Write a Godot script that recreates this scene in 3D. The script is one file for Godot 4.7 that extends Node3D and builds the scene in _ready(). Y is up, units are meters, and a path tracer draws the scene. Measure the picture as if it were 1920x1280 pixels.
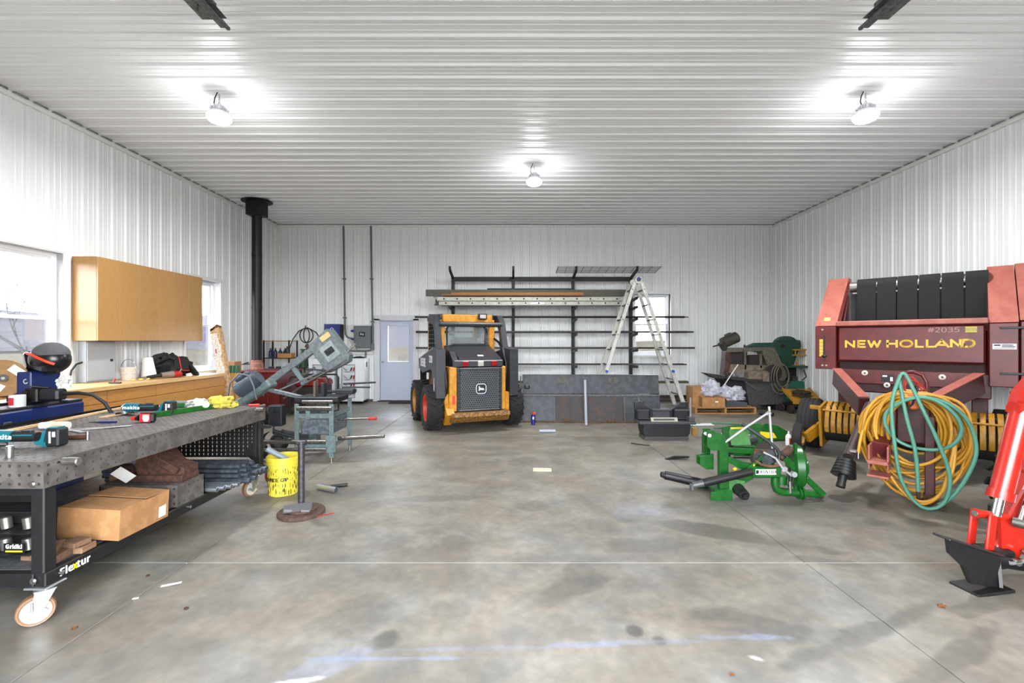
extends Node3D
# Farm machine shed. Units: metres, y up, the camera looks along -z from (0, 1.47, 0).

const EYE := 1.47
const LEFT := -5.75
const RIGHT := 6.42
const BACK := -11.286
const FRONT := 0.9
const TOP := 4.344
const RIB := 0.2286

# ---------------------------------------------------------------- geometry collector
class Geo:
	var v := PackedVector3Array()
	var n := PackedVector3Array()
	var x := Transform3D.IDENTITY
	func at(t: Transform3D) -> Geo:
		x = t
		return self
	func off(p: Vector3) -> Geo:
		x = Transform3D(Basis.IDENTITY, p)
		return self
	func turn(p: Vector3, deg: Vector3) -> Geo:
		x = Transform3D(Basis.from_euler(deg * PI / 180.0), p)
		return self
	func tri(a: Vector3, b: Vector3, c: Vector3, na: Vector3, nb: Vector3, nc: Vector3) -> void:
		var s := (b - a).cross(c - a)
		if s.length_squared() < 1e-18:
			return
		var flip := s.dot(na + nb + nc) > 0.0
		v.append(x * a)
		n.append((x.basis * na).normalized())
		if flip:
			v.append(x * c)
			n.append((x.basis * nc).normalized())
			v.append(x * b)
			n.append((x.basis * nb).normalized())
		else:
			v.append(x * b)
			n.append((x.basis * nb).normalized())
			v.append(x * c)
			n.append((x.basis * nc).normalized())
	func quad(a: Vector3, b: Vector3, c: Vector3, d: Vector3, nn: Vector3) -> void:
		tri(a, b, c, nn, nn, nn)
		tri(a, c, d, nn, nn, nn)
	func quads(a: Vector3, b: Vector3, c: Vector3, d: Vector3, na: Vector3, nb: Vector3, nc: Vector3, nd: Vector3) -> void:
		tri(a, b, c, na, nb, nc)
		tri(a, c, d, na, nc, nd)
	# chamfered box about a centre
	func box(c: Vector3, s: Vector3, bev := 0.003, r := Basis.IDENTITY) -> Geo:
		var h := s * 0.5
		var b: float = min(bev, min(h.x, min(h.y, h.z)) * 0.7)
		var keep := x
		x = x * Transform3D(r, c)
		var i := h - Vector3(b, b, b)
		for ax in 3:
			var u := (ax + 1) % 3
			var w := (ax + 2) % 3
			for sg in [-1.0, 1.0]:
				var nn := Vector3.ZERO
				nn[ax] = sg
				var q := []
				for k in [[-1, -1], [1, -1], [1, 1], [-1, 1]]:
					var p := Vector3.ZERO
					p[ax] = sg * h[ax]
					p[u] = k[0] * i[u]
					p[w] = k[1] * i[w]
					q.append(p)
				quad(q[0], q[1], q[2], q[3], nn)
			if b > 0.0:
				for su in [-1.0, 1.0]:
					for sw in [-1.0, 1.0]:
						var nn := Vector3.ZERO
						nn[u] = su
						nn[w] = sw
						nn = nn.normalized()
						var p0 := Vector3.ZERO
						p0[u] = su * h[u]
						p0[w] = sw * i[w]
						var p1 := Vector3.ZERO
						p1[u] = su * i[u]
						p1[w] = sw * h[w]
						var e := Vector3.ZERO
						e[ax] = i[ax]
						quad(p0 - e, p0 + e, p1 + e, p1 - e, nn)
		if b > 0.0:
			for sx in [-1.0, 1.0]:
				for sy in [-1.0, 1.0]:
					for sz in [-1.0, 1.0]:
						var nn := Vector3(sx, sy, sz).normalized()
						tri(Vector3(sx * h.x, sy * i.y, sz * i.z), Vector3(sx * i.x, sy * h.y, sz * i.z), Vector3(sx * i.x, sy * i.y, sz * h.z), nn, nn, nn)
		x = keep
		return self
	# a box given by two opposite corners
	func bb(a: Vector3, b: Vector3, bev := 0.003) -> Geo:
		return box((a + b) * 0.5, (b - a).abs(), bev)
	# a bar of section w (sideways) by h (along up) from a to b
	func bar(a: Vector3, b: Vector3, w: float, h: float, bev := 0.003, up := Vector3.UP) -> Geo:
		var z := (b - a).normalized()
		if absf(z.dot(up)) > 0.99:
			up = Vector3(1, 0, 0) if absf(z.x) < 0.9 else Vector3(0, 0, 1)
		var s := up.cross(z).normalized()
		var t := z.cross(s)
		return box((a + b) * 0.5, Vector3(w, h, a.distance_to(b)), bev, Basis(s, t, z))
	func cyl(a: Vector3, b: Vector3, r: float, r2 := -1.0, k := 16, caps := true) -> Geo:
		if r2 < 0.0:
			r2 = r
		var z := (b - a).normalized()
		var s := (Vector3.UP if absf(z.y) < 0.9 else Vector3.RIGHT).cross(z).normalized()
		var t := z.cross(s)
		for i in k:
			var a0 := TAU * i / k
			var a1 := TAU * (i + 1) / k
			var d0 := s * cos(a0) + t * sin(a0)
			var d1 := s * cos(a1) + t * sin(a1)
			quads(a + d0 * r, a + d1 * r, b + d1 * r2, b + d0 * r2, d0, d1, d1, d0)
			if caps:
				tri(a, a + d0 * r, a + d1 * r, -z, -z, -z)
				tri(b, b + d0 * r2, b + d1 * r2, z, z, z)
		return self
	# open pipe with a wall
	func pipe(a: Vector3, b: Vector3, r: float, wall := 0.004, k := 16) -> Geo:
		var z := (b - a).normalized()
		var s := (Vector3.UP if absf(z.y) < 0.9 else Vector3.RIGHT).cross(z).normalized()
		var t := z.cross(s)
		var q := r - wall
		for i in k:
			var a0 := TAU * i / k
			var a1 := TAU * (i + 1) / k
			var d0 := s * cos(a0) + t * sin(a0)
			var d1 := s * cos(a1) + t * sin(a1)
			quads(a + d0 * r, a + d1 * r, b + d1 * r, b + d0 * r, d0, d1, d1, d0)
			quads(a + d0 * q, a + d1 * q, b + d1 * q, b + d0 * q, -d0, -d1, -d1, -d0)
			quad(a + d0 * r, a + d1 * r, a + d1 * q, a + d0 * q, -z)
			quad(b + d0 * r, b + d1 * r, b + d1 * q, b + d0 * q, z)
		return self
	# swept round tube through points
	func tube(p: Array, r: float, k := 8, closed := false) -> Geo:
		var m := p.size()
		var up := Vector3.UP
		var rings := []
		var dirs := []
		for i in m:
			var d: Vector3
			if closed:
				d = p[(i + 1) % m] - p[(i - 1 + m) % m]
			else:
				d = p[min(i + 1, m - 1)] - p[max(i - 1, 0)]
			d = d.normalized()
			if i == 0 and absf(d.dot(up)) > 0.95:
				up = Vector3.RIGHT
			var s := up.cross(d)
			if s.length() < 1e-4:
				s = Vector3.FORWARD.cross(d)
			s = s.normalized()
			var t := d.cross(s)
			up = t
			var ring := []
			for j in k:
				var an := TAU * j / k
				ring.append(s * cos(an) + t * sin(an))
			rings.append(ring)
			dirs.append(d)
		for i in (m if closed else m - 1):
			var i2 := (i + 1) % m
			for j in k:
				var j2 := (j + 1) % k
				var a: Vector3 = rings[i][j]
				var b: Vector3 = rings[i][j2]
				var c: Vector3 = rings[i2][j2]
				var d: Vector3 = rings[i2][j]
				quads(p[i] + a * r, p[i] + b * r, p[i2] + c * r, p[i2] + d * r, a, b, c, d)
		if not closed:
			for e in [0, m - 1]:
				var nn: Vector3 = dirs[e] * (-1.0 if e == 0 else 1.0)
				for j in k:
					tri(p[e], p[e] + rings[e][j] * r, p[e] + rings[e][(j + 1) % k] * r, nn, nn, nn)
		return self
	# turned shape about the local y axis; points are (radius, height), from bottom to top outside
	func lathe(pts: Array, k := 24, smooth := false, a0 := 0.0, a1 := TAU) -> Geo:
		var m := pts.size()
		var nrm := []
		for i in m - 1:
			var d: Vector2 = pts[i + 1] - pts[i]
			nrm.append(Vector2(d.y, -d.x).normalized())
		for i in m - 1:
			var p: Vector2 = pts[i]
			var q: Vector2 = pts[i + 1]
			var np: Vector2 = nrm[i]
			var nq: Vector2 = nrm[i]
			if smooth:
				if i > 0:
					np = (nrm[i] + nrm[i - 1]).normalized()
				if i < m - 2:
					nq = (nrm[i] + nrm[i + 1]).normalized()
			for j in k:
				var t0 := a0 + (a1 - a0) * j / k
				var t1 := a0 + (a1 - a0) * (j + 1) / k
				var c0 := Vector3(cos(t0), 0, sin(t0))
				var c1 := Vector3(cos(t1), 0, sin(t1))
				var up := Vector3.UP
				quads(c0 * p.x + up * p.y, c1 * p.x + up * p.y, c1 * q.x + up * q.y, c0 * q.x + up * q.y, c0 * np.x + up * np.y, c1 * np.x + up * np.y, c1 * nq.x + up * nq.y, c0 * nq.x + up * nq.y)
		return self
	# polygon in local xy, extruded along z by d about z = 0
	func ext(poly: Array, d: float) -> Geo:
		var pk := PackedVector2Array(poly)
		if Geometry2D.is_polygon_clockwise(pk):
			pk.reverse()
		var idx := Geometry2D.triangulate_polygon(pk)
		var h := d * 0.5
		for i in range(0, idx.size(), 3):
			for sg in [-1.0, 1.0]:
				var q := []
				for e in 3:
					q.append(Vector3(pk[idx[i + e]].x, pk[idx[i + e]].y, sg * h))
				tri(q[0], q[1], q[2], Vector3(0, 0, sg), Vector3(0, 0, sg), Vector3(0, 0, sg))
		for i in pk.size():
			var a := pk[i]
			var b := pk[(i + 1) % pk.size()]
			var e := b - a
			quad(Vector3(a.x, a.y, -h), Vector3(b.x, b.y, -h), Vector3(b.x, b.y, h), Vector3(a.x, a.y, h), Vector3(e.y, -e.x, 0).normalized())
		return self
	func ball(c: Vector3, r: Vector3, ku := 16, kv := 10) -> Geo:
		for i in kv:
			for j in ku:
				var q := []
				var m := []
				for e in [[0, 0], [1, 0], [1, 1], [0, 1]]:
					var th: float = PI * (i + e[1]) / kv
					var ph: float = TAU * (j + e[0]) / ku
					var d := Vector3(sin(th) * cos(ph), cos(th), sin(th) * sin(ph))
					q.append(c + d * r)
					m.append((d / r).normalized())
				quads(q[0], q[1], q[2], q[3], m[0], m[1], m[2], m[3])
		return self
	# plate in local xy centred on the origin with nx by ny holes; the hole is a k-gon of half sizes hx, hy; t is the thickness behind the face
	func perf(nx: int, ny: int, px: float, py: float, hx: float, hy: float, t: float, k := 8, stagger := false) -> Geo:
		for j in ny:
			for i in nx:
				var sh := (px * 0.5 if j % 2 == 1 else 0.0) if stagger else 0.0
				var c := Vector3((i - (nx - 1) * 0.5) * px + sh - (px * 0.25 if stagger else 0.0), (j - (ny - 1) * 0.5) * py, 0)
				var ring := []
				var edge := []
				for e in k:
					var an := TAU * (e + 0.5) / k
					var d := Vector3(cos(an), sin(an), 0)
					if k == 4:
						d = Vector3(signf(d.x), signf(d.y), 0)
					ring.append(c + Vector3(d.x * hx, d.y * hy, 0))
					var m: float = max(absf(d.x), absf(d.y))
					edge.append(c + Vector3(d.x / m * px * 0.5, d.y / m * py * 0.5, 0))
				for e in k:
					var f := (e + 1) % k
					quad(ring[e], ring[f], edge[f], edge[e], Vector3(0, 0, 1))
					if k > 4:
						# close the corner of the cell
						var a: Vector3 = edge[e] - c
						var b: Vector3 = edge[f] - c
						var ax: bool = absf(absf(a.x) - px * 0.5) < 1e-5
						var bx: bool = absf(absf(b.x) - px * 0.5) < 1e-5
						if ax != bx:
							var cor: Vector3 = c + (Vector3(a.x, b.y, 0) if ax else Vector3(b.x, a.y, 0))
							tri(edge[e], cor, edge[f], Vector3(0, 0, 1), Vector3(0, 0, 1), Vector3(0, 0, 1))
					var mid: Vector3 = (c - (ring[e] + ring[f]) * 0.5).normalized()
					var dn := Vector3(0, 0, -t)
					quad(ring[e], ring[f], ring[f] + dn, ring[e] + dn, mid)
		return self

# ---------------------------------------------------------------- naming, parenting, materials
var taken := {}
var mats := {}
var tex := {}

func geo() -> Geo:
	return Geo.new()

func V(x: float, y: float, d: float) -> Vector3:   # d is the distance in front of the camera plane
	return Vector3(x, y, -d)

func numbered(called: String) -> String:
	if not taken.has(called):
		taken[called] = 0
		return called
	taken[called] += 1
	return "%s_%03d" % [called, taken[called]]

func to_mesh(g: Geo) -> ArrayMesh:
	var a := []
	a.resize(Mesh.ARRAY_MAX)
	a[Mesh.ARRAY_VERTEX] = g.v
	a[Mesh.ARRAY_NORMAL] = g.n
	var m := ArrayMesh.new()
	m.add_surface_from_arrays(Mesh.PRIMITIVE_TRIANGLES, a)
	return m

# a part: one mesh under its thing
func part(called: String, g: Geo, m: Material, parent: Node3D) -> MeshInstance3D:
	var o := MeshInstance3D.new()
	o.name = called
	o.mesh = to_mesh(g)
	o.material_override = m
	parent.add_child(o, true)
	return o

func part_mesh(called: String, me: Mesh, m: Material, parent: Node3D, t := Transform3D.IDENTITY) -> MeshInstance3D:
	var o := MeshInstance3D.new()
	o.name = called
	o.mesh = me
	o.material_override = m
	o.transform = t
	parent.add_child(o, true)
	return o

func tag(o: Node, label: String, category: String, group := "") -> void:
	o.set_meta("label", label)
	o.set_meta("category", category)
	if group != "":
		o.set_meta("group", group)

# a thing made of parts: a node at its base
func thing(called: String, label: String, category: String, where := Vector3.ZERO, yaw := 0.0, group := "") -> Node3D:
	var o := Node3D.new()
	o.name = numbered(called)
	add_child(o)
	o.position = where
	o.rotation_degrees.y = yaw
	tag(o, label, category, group)
	return o

# a thing that is one mesh
func solo(called: String, g: Geo, m: Material, label: String, category: String, where := Vector3.ZERO, yaw := 0.0, group := "") -> MeshInstance3D:
	var o := MeshInstance3D.new()
	o.name = numbered(called)
	o.mesh = to_mesh(g)
	o.material_override = m
	add_child(o)
	o.position = where
	o.rotation_degrees.y = yaw
	tag(o, label, category, group)
	return o

func dup(src: Node3D, called: String, label: String, where: Vector3, yaw: float) -> Node3D:
	var o: Node3D = src.duplicate()
	o.name = numbered(called)
	add_child(o)
	o.position = where
	o.rotation_degrees.y = yaw
	if label != "":
		o.set_meta("label", label)
	return o

func struct(called: String, g: Geo, m: Material, parent: Node3D = null) -> MeshInstance3D:
	var o := part(called, g, m, parent if parent else self)
	if not parent:
		o.set_meta("kind", "structure")
	return o

func frame_node(called: String) -> Node3D:
	var o := Node3D.new()
	o.name = called
	o.set_meta("kind", "structure")
	add_child(o)
	return o

func noise(key: String, freq: float, octaves: int, lo: float, hi: float, size := 512, kind := FastNoiseLite.TYPE_SIMPLEX_SMOOTH, mid := 0.5) -> NoiseTexture2D:
	if tex.has(key):
		return tex[key]
	var f := FastNoiseLite.new()
	f.seed = hash(key) % 1000
	f.noise_type = kind
	f.frequency = freq
	f.fractal_octaves = octaves
	var t := NoiseTexture2D.new()
	t.width = size
	t.height = size
	t.seamless = true
	t.noise = f
	var r := Gradient.new()
	r.offsets = PackedFloat32Array([0.0, mid, 1.0])
	var md := (lo + hi) * 0.5
	r.colors = PackedColorArray([Color(lo, lo, lo), Color(md, md, md), Color(hi, hi, hi)])
	t.color_ramp = r
	tex[key] = t
	return t

# plain finish with optional grain: wear picks the mottling texture
func mat(key: String, c: Color, rough := 0.6, metal := 0.0, wear := "", scale := 1.0) -> StandardMaterial3D:
	if mats.has(key):
		return mats[key]
	var m := StandardMaterial3D.new()
	m.resource_name = key
	m.albedo_color = c
	m.roughness = rough
	m.metallic = metal
	if wear != "":
		m.albedo_texture = wear_tex(wear)
		m.uv1_triplanar = true
		m.uv1_scale = Vector3.ONE * scale
	mats[key] = m
	return m

func wear_tex(k: String) -> Texture2D:
	match k:
		"soft":
			return noise("soft", 0.008, 4, 0.82, 1.0)
		"scuff":
			return noise("scuff", 0.014, 5, 0.6, 1.0)
		"rough":
			return noise("rough", 0.02, 6, 0.38, 1.0)
		"speck":
			return noise("speck", 0.12, 3, 0.7, 1.0)
	return null

# paint over rust: two colours mixed by noise
func duo(key: String, a: Color, b: Color, rough := 0.6, metal := 0.0, scale := 1.0, freq := 0.015, mid := 0.5, octaves := 5, edge := 0.12) -> StandardMaterial3D:
	if mats.has(key):
		return mats[key]
	var f := FastNoiseLite.new()
	f.seed = hash(key) % 997
	f.noise_type = FastNoiseLite.TYPE_SIMPLEX_SMOOTH
	f.frequency = freq
	f.fractal_octaves = octaves
	var t := NoiseTexture2D.new()
	t.width = 512
	t.height = 512
	t.seamless = true
	t.noise = f
	var r := Gradient.new()
	r.offsets = PackedFloat32Array([0.0, mid - edge, mid + edge, 1.0])
	r.colors = PackedColorArray([a, a.lerp(b, 0.12), b.lerp(a, 0.15), b])
	t.color_ramp = r
	var m := StandardMaterial3D.new()
	m.resource_name = key
	m.albedo_texture = t
	m.uv1_triplanar = true
	m.uv1_scale = Vector3.ONE * scale
	m.roughness = rough
	m.metallic = metal
	mats[key] = m
	return m

# wood: streaks along one axis of the thing
func wood(key: String, a: Color, b: Color, axis := 0, rough := 0.55) -> StandardMaterial3D:
	if mats.has(key):
		return mats[key]
	var m := duo(key, a, b, rough, 0.0, 1.0, 0.02, 0.5, 4, 0.3)
	var s := Vector3(6, 6, 6)
	s[axis] = 0.55
	m.uv1_scale = s
	return m

func lettering(text: String, height: float, c: Color, parent: Node3D, t: Transform3D, wide := 1.0, bold := true, serif := false) -> MeshInstance3D:
	var f := SystemFont.new()
	f.font_names = PackedStringArray(["Droid Serif" if serif else "Droid Sans"])
	f.font_weight = 700 if bold else 400
	var tm := TextMesh.new()
	tm.text = text
	tm.font = f
	tm.font_size = 48
	tm.pixel_size = height / 35.0
	tm.depth = 0.0015
	tm.curve_step = 2.0
	return part_mesh("lettering", tm, mat("ink_" + c.to_html(), c, 0.5), parent, t * Transform3D(Basis.from_scale(Vector3(wide, 1, 1)), Vector3.ZERO))

# ---------------------------------------------------------------- scene
func _ready() -> void:
	# camera
	var cam := Camera3D.new()
	cam.position = Vector3(0, EYE, 0)
	cam.fov = rad_to_deg(2.0 * atan(640.0 / 860.0))
	cam.near = 0.05
	cam.far = 600.0
	cam.current = true
	add_child(cam)
	# overcast sky and exposure
	var env := Environment.new()
	env.tonemap_mode = Environment.TONE_MAPPER_LINEAR
	env.tonemap_exposure = 1.55
	env.background_mode = Environment.BG_SKY
	var sm := ProceduralSkyMaterial.new()
	sm.sky_top_color = Color(0.86, 0.89, 0.94)
	sm.sky_horizon_color = Color(0.98, 0.98, 0.98)
	sm.ground_horizon_color = Color(0.62, 0.62, 0.60)
	sm.ground_bottom_color = Color(0.40, 0.39, 0.36)
	sm.sky_energy_multiplier = 3.5
	sm.ground_energy_multiplier = 3.0
	sm.sun_angle_max = 0.0
	var sky := Sky.new()
	sky.sky_material = sm
	env.sky = sky
	env.sdfgi_enabled = true
	env.ssao_enabled = true
	env.ssil_enabled = true
	var we := WorldEnvironment.new()
	we.environment = env
	add_child(we)
	# large structure
	build_floor()
	build_shell()
	build_outdoors()
	# high-bay lamps: the three in view
	high_bay(V(-3.39, 4.08, 5.31), 0.0, "round white high-bay lamp hanging above the perforated welding table")
	high_bay(V(4.07, 4.08, 5.28), 0.0, "round white high-bay lamp hanging above the red baler")
	high_bay(V(0.36, 4.08, 7.44), 0.0, "round white high-bay lamp hanging in front of the material rack")
	# ---- left side
	welding_table()
	table_top_things()
	table_shelf_things()
	welder_station()
	counter_and_cabinet()
	counter_things()
	stove_corner()
	power_wall()
	band_saw()
	floor_things_left()
	# ---- middle and back
	skid_steer()
	material_rack()
	step_ladder()
	loader_bucket()
	middle_floor()
	pallet_corner()
	old_saw()
	ironworker()
	# ---- right side
	plastic_crate()
	green_implement()
	behind_implement()
	baler()
	baler_hoses()
	red_arm()

# ---------------------------------------------------------------- floor
func floor_material() -> StandardMaterial3D:
	var s := 1024
	var a := FastNoiseLite.new()
	a.seed = 11
	a.frequency = 0.006
	a.fractal_octaves = 6
	var b := FastNoiseLite.new()
	b.seed = 23
	b.frequency = 0.03
	b.fractal_octaves = 5
	var c := FastNoiseLite.new()
	c.seed = 37
	c.frequency = 0.016
	c.fractal_octaves = 6
	var ia := a.get_image(s, s)
	var ib := b.get_image(s, s)
	var ic := c.get_image(s, s)
	var da := ia.get_data()
	var db := ib.get_data()
	var dc := ic.get_data()
	var out := PackedByteArray()
	out.resize(s * s * 3)
	# stains seen on the slab: x, distance, half sizes, turn, colour, strength
	var oil := Vector3(0.30, 0.29, 0.27)
	var blue := Vector3(0.52, 0.56, 0.66)
	var tan := Vector3(0.55, 0.495, 0.42)
	var pale := Vector3(0.86, 0.85, 0.82)
	var stains := [
		[1.55, 3.55, 0.75, 0.13, -0.45, oil, 0.75], [1.05, 3.3, 0.35, 0.16, 0.1, oil, 0.5], [2.15, 3.05, 0.25, 0.06, -0.3, oil, 0.55],
		[0.35, 2.72, 0.28, 0.10, 0.5, oil, 0.6], [0.45, 2.95, 0.10, 0.2, 0.0, oil, 0.5], [0.62, 2.33, 0.05, 0.06, 0.0, oil, 0.95], [0.72, 2.25, 0.04, 0.04, 0.2, oil, 0.8],
		[1.35, 2.35, 0.42, 0.13, -0.2, oil, 0.6], [1.75, 2.3, 0.85, 0.07, 0.42, oil, 0.6], [2.0, 2.1, 0.5, 0.06, 0.5, oil, 0.55], [-0.62, 2.25, 0.1, 0.09, 0.3, oil, 0.75],
		[0.2, 4.1, 0.22, 0.14, 0.0, oil, 0.5], [-0.75, 4.3, 0.6, 0.10, 0.1, oil, 0.4], [-0.4, 3.35, 0.13, 0.16, -0.3, oil, 0.45], [2.95, 3.72, 0.16, 0.11, 0.0, oil, 0.9],
		[3.3, 3.7, 0.14, 0.1, 0.3, oil, 0.8], [3.15, 4.3, 0.6, 0.22, 0.3, oil, 0.85], [4.0, 4.1, 0.5, 0.25, 0.0, oil, 0.7], [0.15, 5.6, 0.2, 0.25, 0.0, oil, 0.35],
		[-0.75, 7.05, 0.9, 0.35, 0.0, oil, 0.45], [1.3, 6.9, 0.5, 0.25, 0.0, oil, 0.35], [2.6, 4.0, 1.0, 0.25, 0.0, oil, 0.45], [-1.6, 4.5, 0.8, 0.2, 0.3, oil, 0.35], [4.6, 5.4, 1.0, 0.5, 0.0, oil, 0.5],
		[-0.85, 2.08, 0.35, 0.09, 0.6, blue, 0.42], [-0.1, 2.2, 0.75, 0.018, 0.03, blue, 0.45], [0.55, 2.24, 0.45, 0.02, 0.03, blue, 0.45], [1.15, 2.28, 0.25, 0.03, 0.0, blue, 0.7], [-0.5, 2.13, 0.5, 0.016, 0.0, blue, 0.7],
		[0.2, 2.18, 1.2, 0.02, 0.03, tan, 0.4], [-0.1, 2.65, 0.12, 0.35, -0.3, tan, 0.38], [0.6, 2.45, 0.5, 0.04, -0.15, tan, 0.35], [-1.3, 2.45, 0.35, 0.2, 0.4, tan, 0.35],
		[-0.95, 1.98, 0.13, 0.02, 0.2, pale, 1.0], [1.13, 2.13, 0.06, 0.025, -0.5, pale, 1.0], [1.1, 3.95, 0.3, 0.16, 0.0, blue, 0.35],
	]
	var boxes := []
	var wx := RIGHT - LEFT
	var dz := -BACK
	for t in stains:
		var r: float = maxf(t[2], t[3]) * 1.7
		boxes.append([(t[0] - r - LEFT) / wx * s, (t[0] + r - LEFT) / wx * s, (t[1] - r) / dz * s, (t[1] + r) / dz * s])
	var rows := []
	for j in s:
		var live := []
		for k in boxes.size():
			if j >= boxes[k][2] and j <= boxes[k][3]:
				live.append(k)
		rows.append(live)
	for j in s:
		var live: Array = rows[j]
		var d := (j + 0.5) / s * dz
		for i in s:
			var at := j * s + i
			var na := da[at] / 255.0
			var nb := db[at] / 255.0
			var nc := dc[at] / 255.0
			var base := 0.474 + (na - 0.5) * 0.08 + (nb - 0.5) * 0.15
			var warm := (nc - 0.5) * 0.07
			var col := Vector3(base * (1.02 + warm), base * 0.972, base * (0.885 - warm * 1.2))
			var dk := clampf((nc - 0.60) * 4.0, 0.0, 1.0) * clampf((nb - 0.35) * 2.5, 0.0, 1.0)
			col = col.lerp(Vector3(0.37, 0.36, 0.34), dk * 0.45)
			for k in live:
				if i < boxes[k][0] or i > boxes[k][1]:
					continue
				var t: Array = stains[k]
				var x: float = LEFT + (i + 0.5) / s * wx - t[0]
				var z: float = d - t[1]
				var cs := cos(t[4])
				var sn := sin(t[4])
				var u: float = (x * cs + z * sn) / t[2]
				var w: float = (-x * sn + z * cs) / t[3]
				var e: float = 1.0 - sqrt(u * u + w * w) + (nb - 0.5) * 1.1 + (nc - 0.5) * 0.9
				if e > 0.0:
					col = col.lerp(t[5], clampf(e * 3.0, 0.0, 1.0) * t[6] * (0.55 + nb * 0.5))
			out[at * 3] = int(clampf(col.x, 0, 1) * 255)
			out[at * 3 + 1] = int(clampf(col.y, 0, 1) * 255)
			out[at * 3 + 2] = int(clampf(col.z, 0, 1) * 255)
	var m := StandardMaterial3D.new()
	m.resource_name = "troweled_concrete"
	m.albedo_texture = ImageTexture.create_from_image(Image.create_from_data(s, s, false, Image.FORMAT_RGB8, out))
	m.roughness = 0.62
	m.roughness_texture = noise("floor_gloss", 0.012, 5, 0.55, 1.0)
	m.metallic_specular = 0.5
	m.detail_enabled = true
	m.detail_albedo = noise("floor_fine", 0.011, 7, 0.86, 1.0, 1024)
	m.detail_blend_mode = BaseMaterial3D.BLEND_MODE_MUL
	m.detail_uv_layer = BaseMaterial3D.DETAIL_UV_2
	m.uv2_triplanar = true
	m.uv2_world_triplanar = true
	m.uv2_scale = Vector3.ONE * 0.9
	m.heightmap_enabled = false
	return m

func build_floor() -> void:
	var f := frame_node("floor")
	var m := floor_material()
	var xs := [LEFT, -2.16, 1.95, RIGHT]
	var zs := [0.6 - FRONT, 3.05, 7.15, 11.286]
	zs[0] = -FRONT
	for i in 3:
		for j in 3:
			var a := V(xs[i] + (0.003 if i else 0.0), -0.15, zs[j] + (0.003 if j else 0.0))
			var b := V(xs[i + 1] - (0.003 if i < 2 else 0.0), 0.0, zs[j + 1] - (0.003 if j < 2 else 0.0))
			var g := geo().bb(a, b, 0.002)
			var o := part("slab", g, m, f)
			var uv := PackedVector2Array()
			for p in g.v:
				uv.append(Vector2((p.x - LEFT) / (RIGHT - LEFT), -p.z / -BACK))
			var arr := []
			arr.resize(Mesh.ARRAY_MAX)
			arr[Mesh.ARRAY_VERTEX] = g.v
			arr[Mesh.ARRAY_NORMAL] = g.n
			arr[Mesh.ARRAY_TEX_UV] = uv
			var me := ArrayMesh.new()
			me.add_surface_from_arrays(Mesh.PRIMITIVE_TRIANGLES, arr)
			o.mesh = me
	part("joint_sealant", geo().bb(V(LEFT, -0.011, 3.0475), V(RIGHT, -0.001, 3.0525), 0.0), mat("sealant", Color(0.66, 0.65, 0.62), 0.8), f)
	part("subbase", geo().bb(Vector3(LEFT, -0.3, BACK), Vector3(RIGHT, -0.012, FRONT), 0.0).off(Vector3.ZERO), mat("joint_fill", Color(0.30, 0.29, 0.27), 0.95), f)

# ---------------------------------------------------------------- ribbed steel lining
func rib_height(a: float) -> float:
	var t := fposmod(a, RIB)
	if t > RIB - 0.034:
		t = t - RIB
	if absf(t) <= 0.034:
		return clampf((0.034 - absf(t)) / 0.018, 0.0, 1.0) * 0.019
	for c in [0.0762, 0.1524]:
		if absf(t - c) < 0.013:
			return clampf((0.013 - absf(t - c)) / 0.008, 0.0, 1.0) * 0.0045
	return 0.0

# one strip of sheet: o + A*a + L*l + H*h
func sheet(g: Geo, a0: float, a1: float, l0: float, l1: float, A: Vector3, L: Vector3, H: Vector3, o: Vector3, lift: float) -> void:
	var stops := [a0, a1]
	var k0 := int(floor(a0 / RIB)) - 1
	var k1 := int(ceil(a1 / RIB)) + 1
	for k in range(k0, k1 + 1):
		for q in [-0.034, -0.016, 0.016, 0.034, 0.0632, 0.0712, 0.0812, 0.0892, 0.1394, 0.1474, 0.1574, 0.1654]:
			var s: float = k * RIB + q
			if s > a0 + 1e-4 and s < a1 - 1e-4:
				stops.append(s)
	stops.sort()
	for i in stops.size() - 1:
		var s: float = stops[i]
		var t: float = stops[i + 1]
		var hs := rib_height(s) + lift
		var ht := rib_height(t) + lift
		var nn := (H * (t - s) - A * (ht - hs)).normalized()
		g.quad(o + A * s + H * hs + L * l0, o + A * t + H * ht + L * l0, o + A * t + H * ht + L * l1, o + A * s + H * hs + L * l1, nn)

# a wall of 3-foot sheets with openings [a0, a1, l0, l1] left free
func lined(parent: Node3D, m: Material, a0: float, a1: float, l0: float, l1: float, A: Vector3, L: Vector3, H: Vector3, o: Vector3, holes := []) -> void:
	var w := RIB * 4.0
	var a: float = floor(a0 / w) * w - 0.05
	var count := 0
	while a < a1:
		var s := maxf(a, a0)
		var e := minf(a + w, a1)
		if e - s > 0.01:
			var g := geo()
			var cuts := [s, e]
			for h in holes:
				for q in [h[0], h[1]]:
					if q > s and q < e:
						cuts.append(q)
			cuts.sort()
			for i in cuts.size() - 1:
				var mid: float = (cuts[i] + cuts[i + 1]) * 0.5
				var spans := [[l0, l1]]
				for h in holes:
					if mid > h[0] and mid < h[1]:
						var next := []
						for sp in spans:
							if h[2] > sp[0]:
								next.append([sp[0], minf(sp[1], h[2])])
							if h[3] < sp[1]:
								next.append([maxf(sp[0], h[3]), sp[1]])
						spans = next
				for sp in spans:
					if sp[1] - sp[0] > 0.001:
						sheet(g, cuts[i], cuts[i + 1], sp[0], sp[1], A, L, H, o, 0.0012 * (count % 2))
			if g.v.size():
				part("panel", g, m, parent)
		a += w
		count += 1

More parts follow.
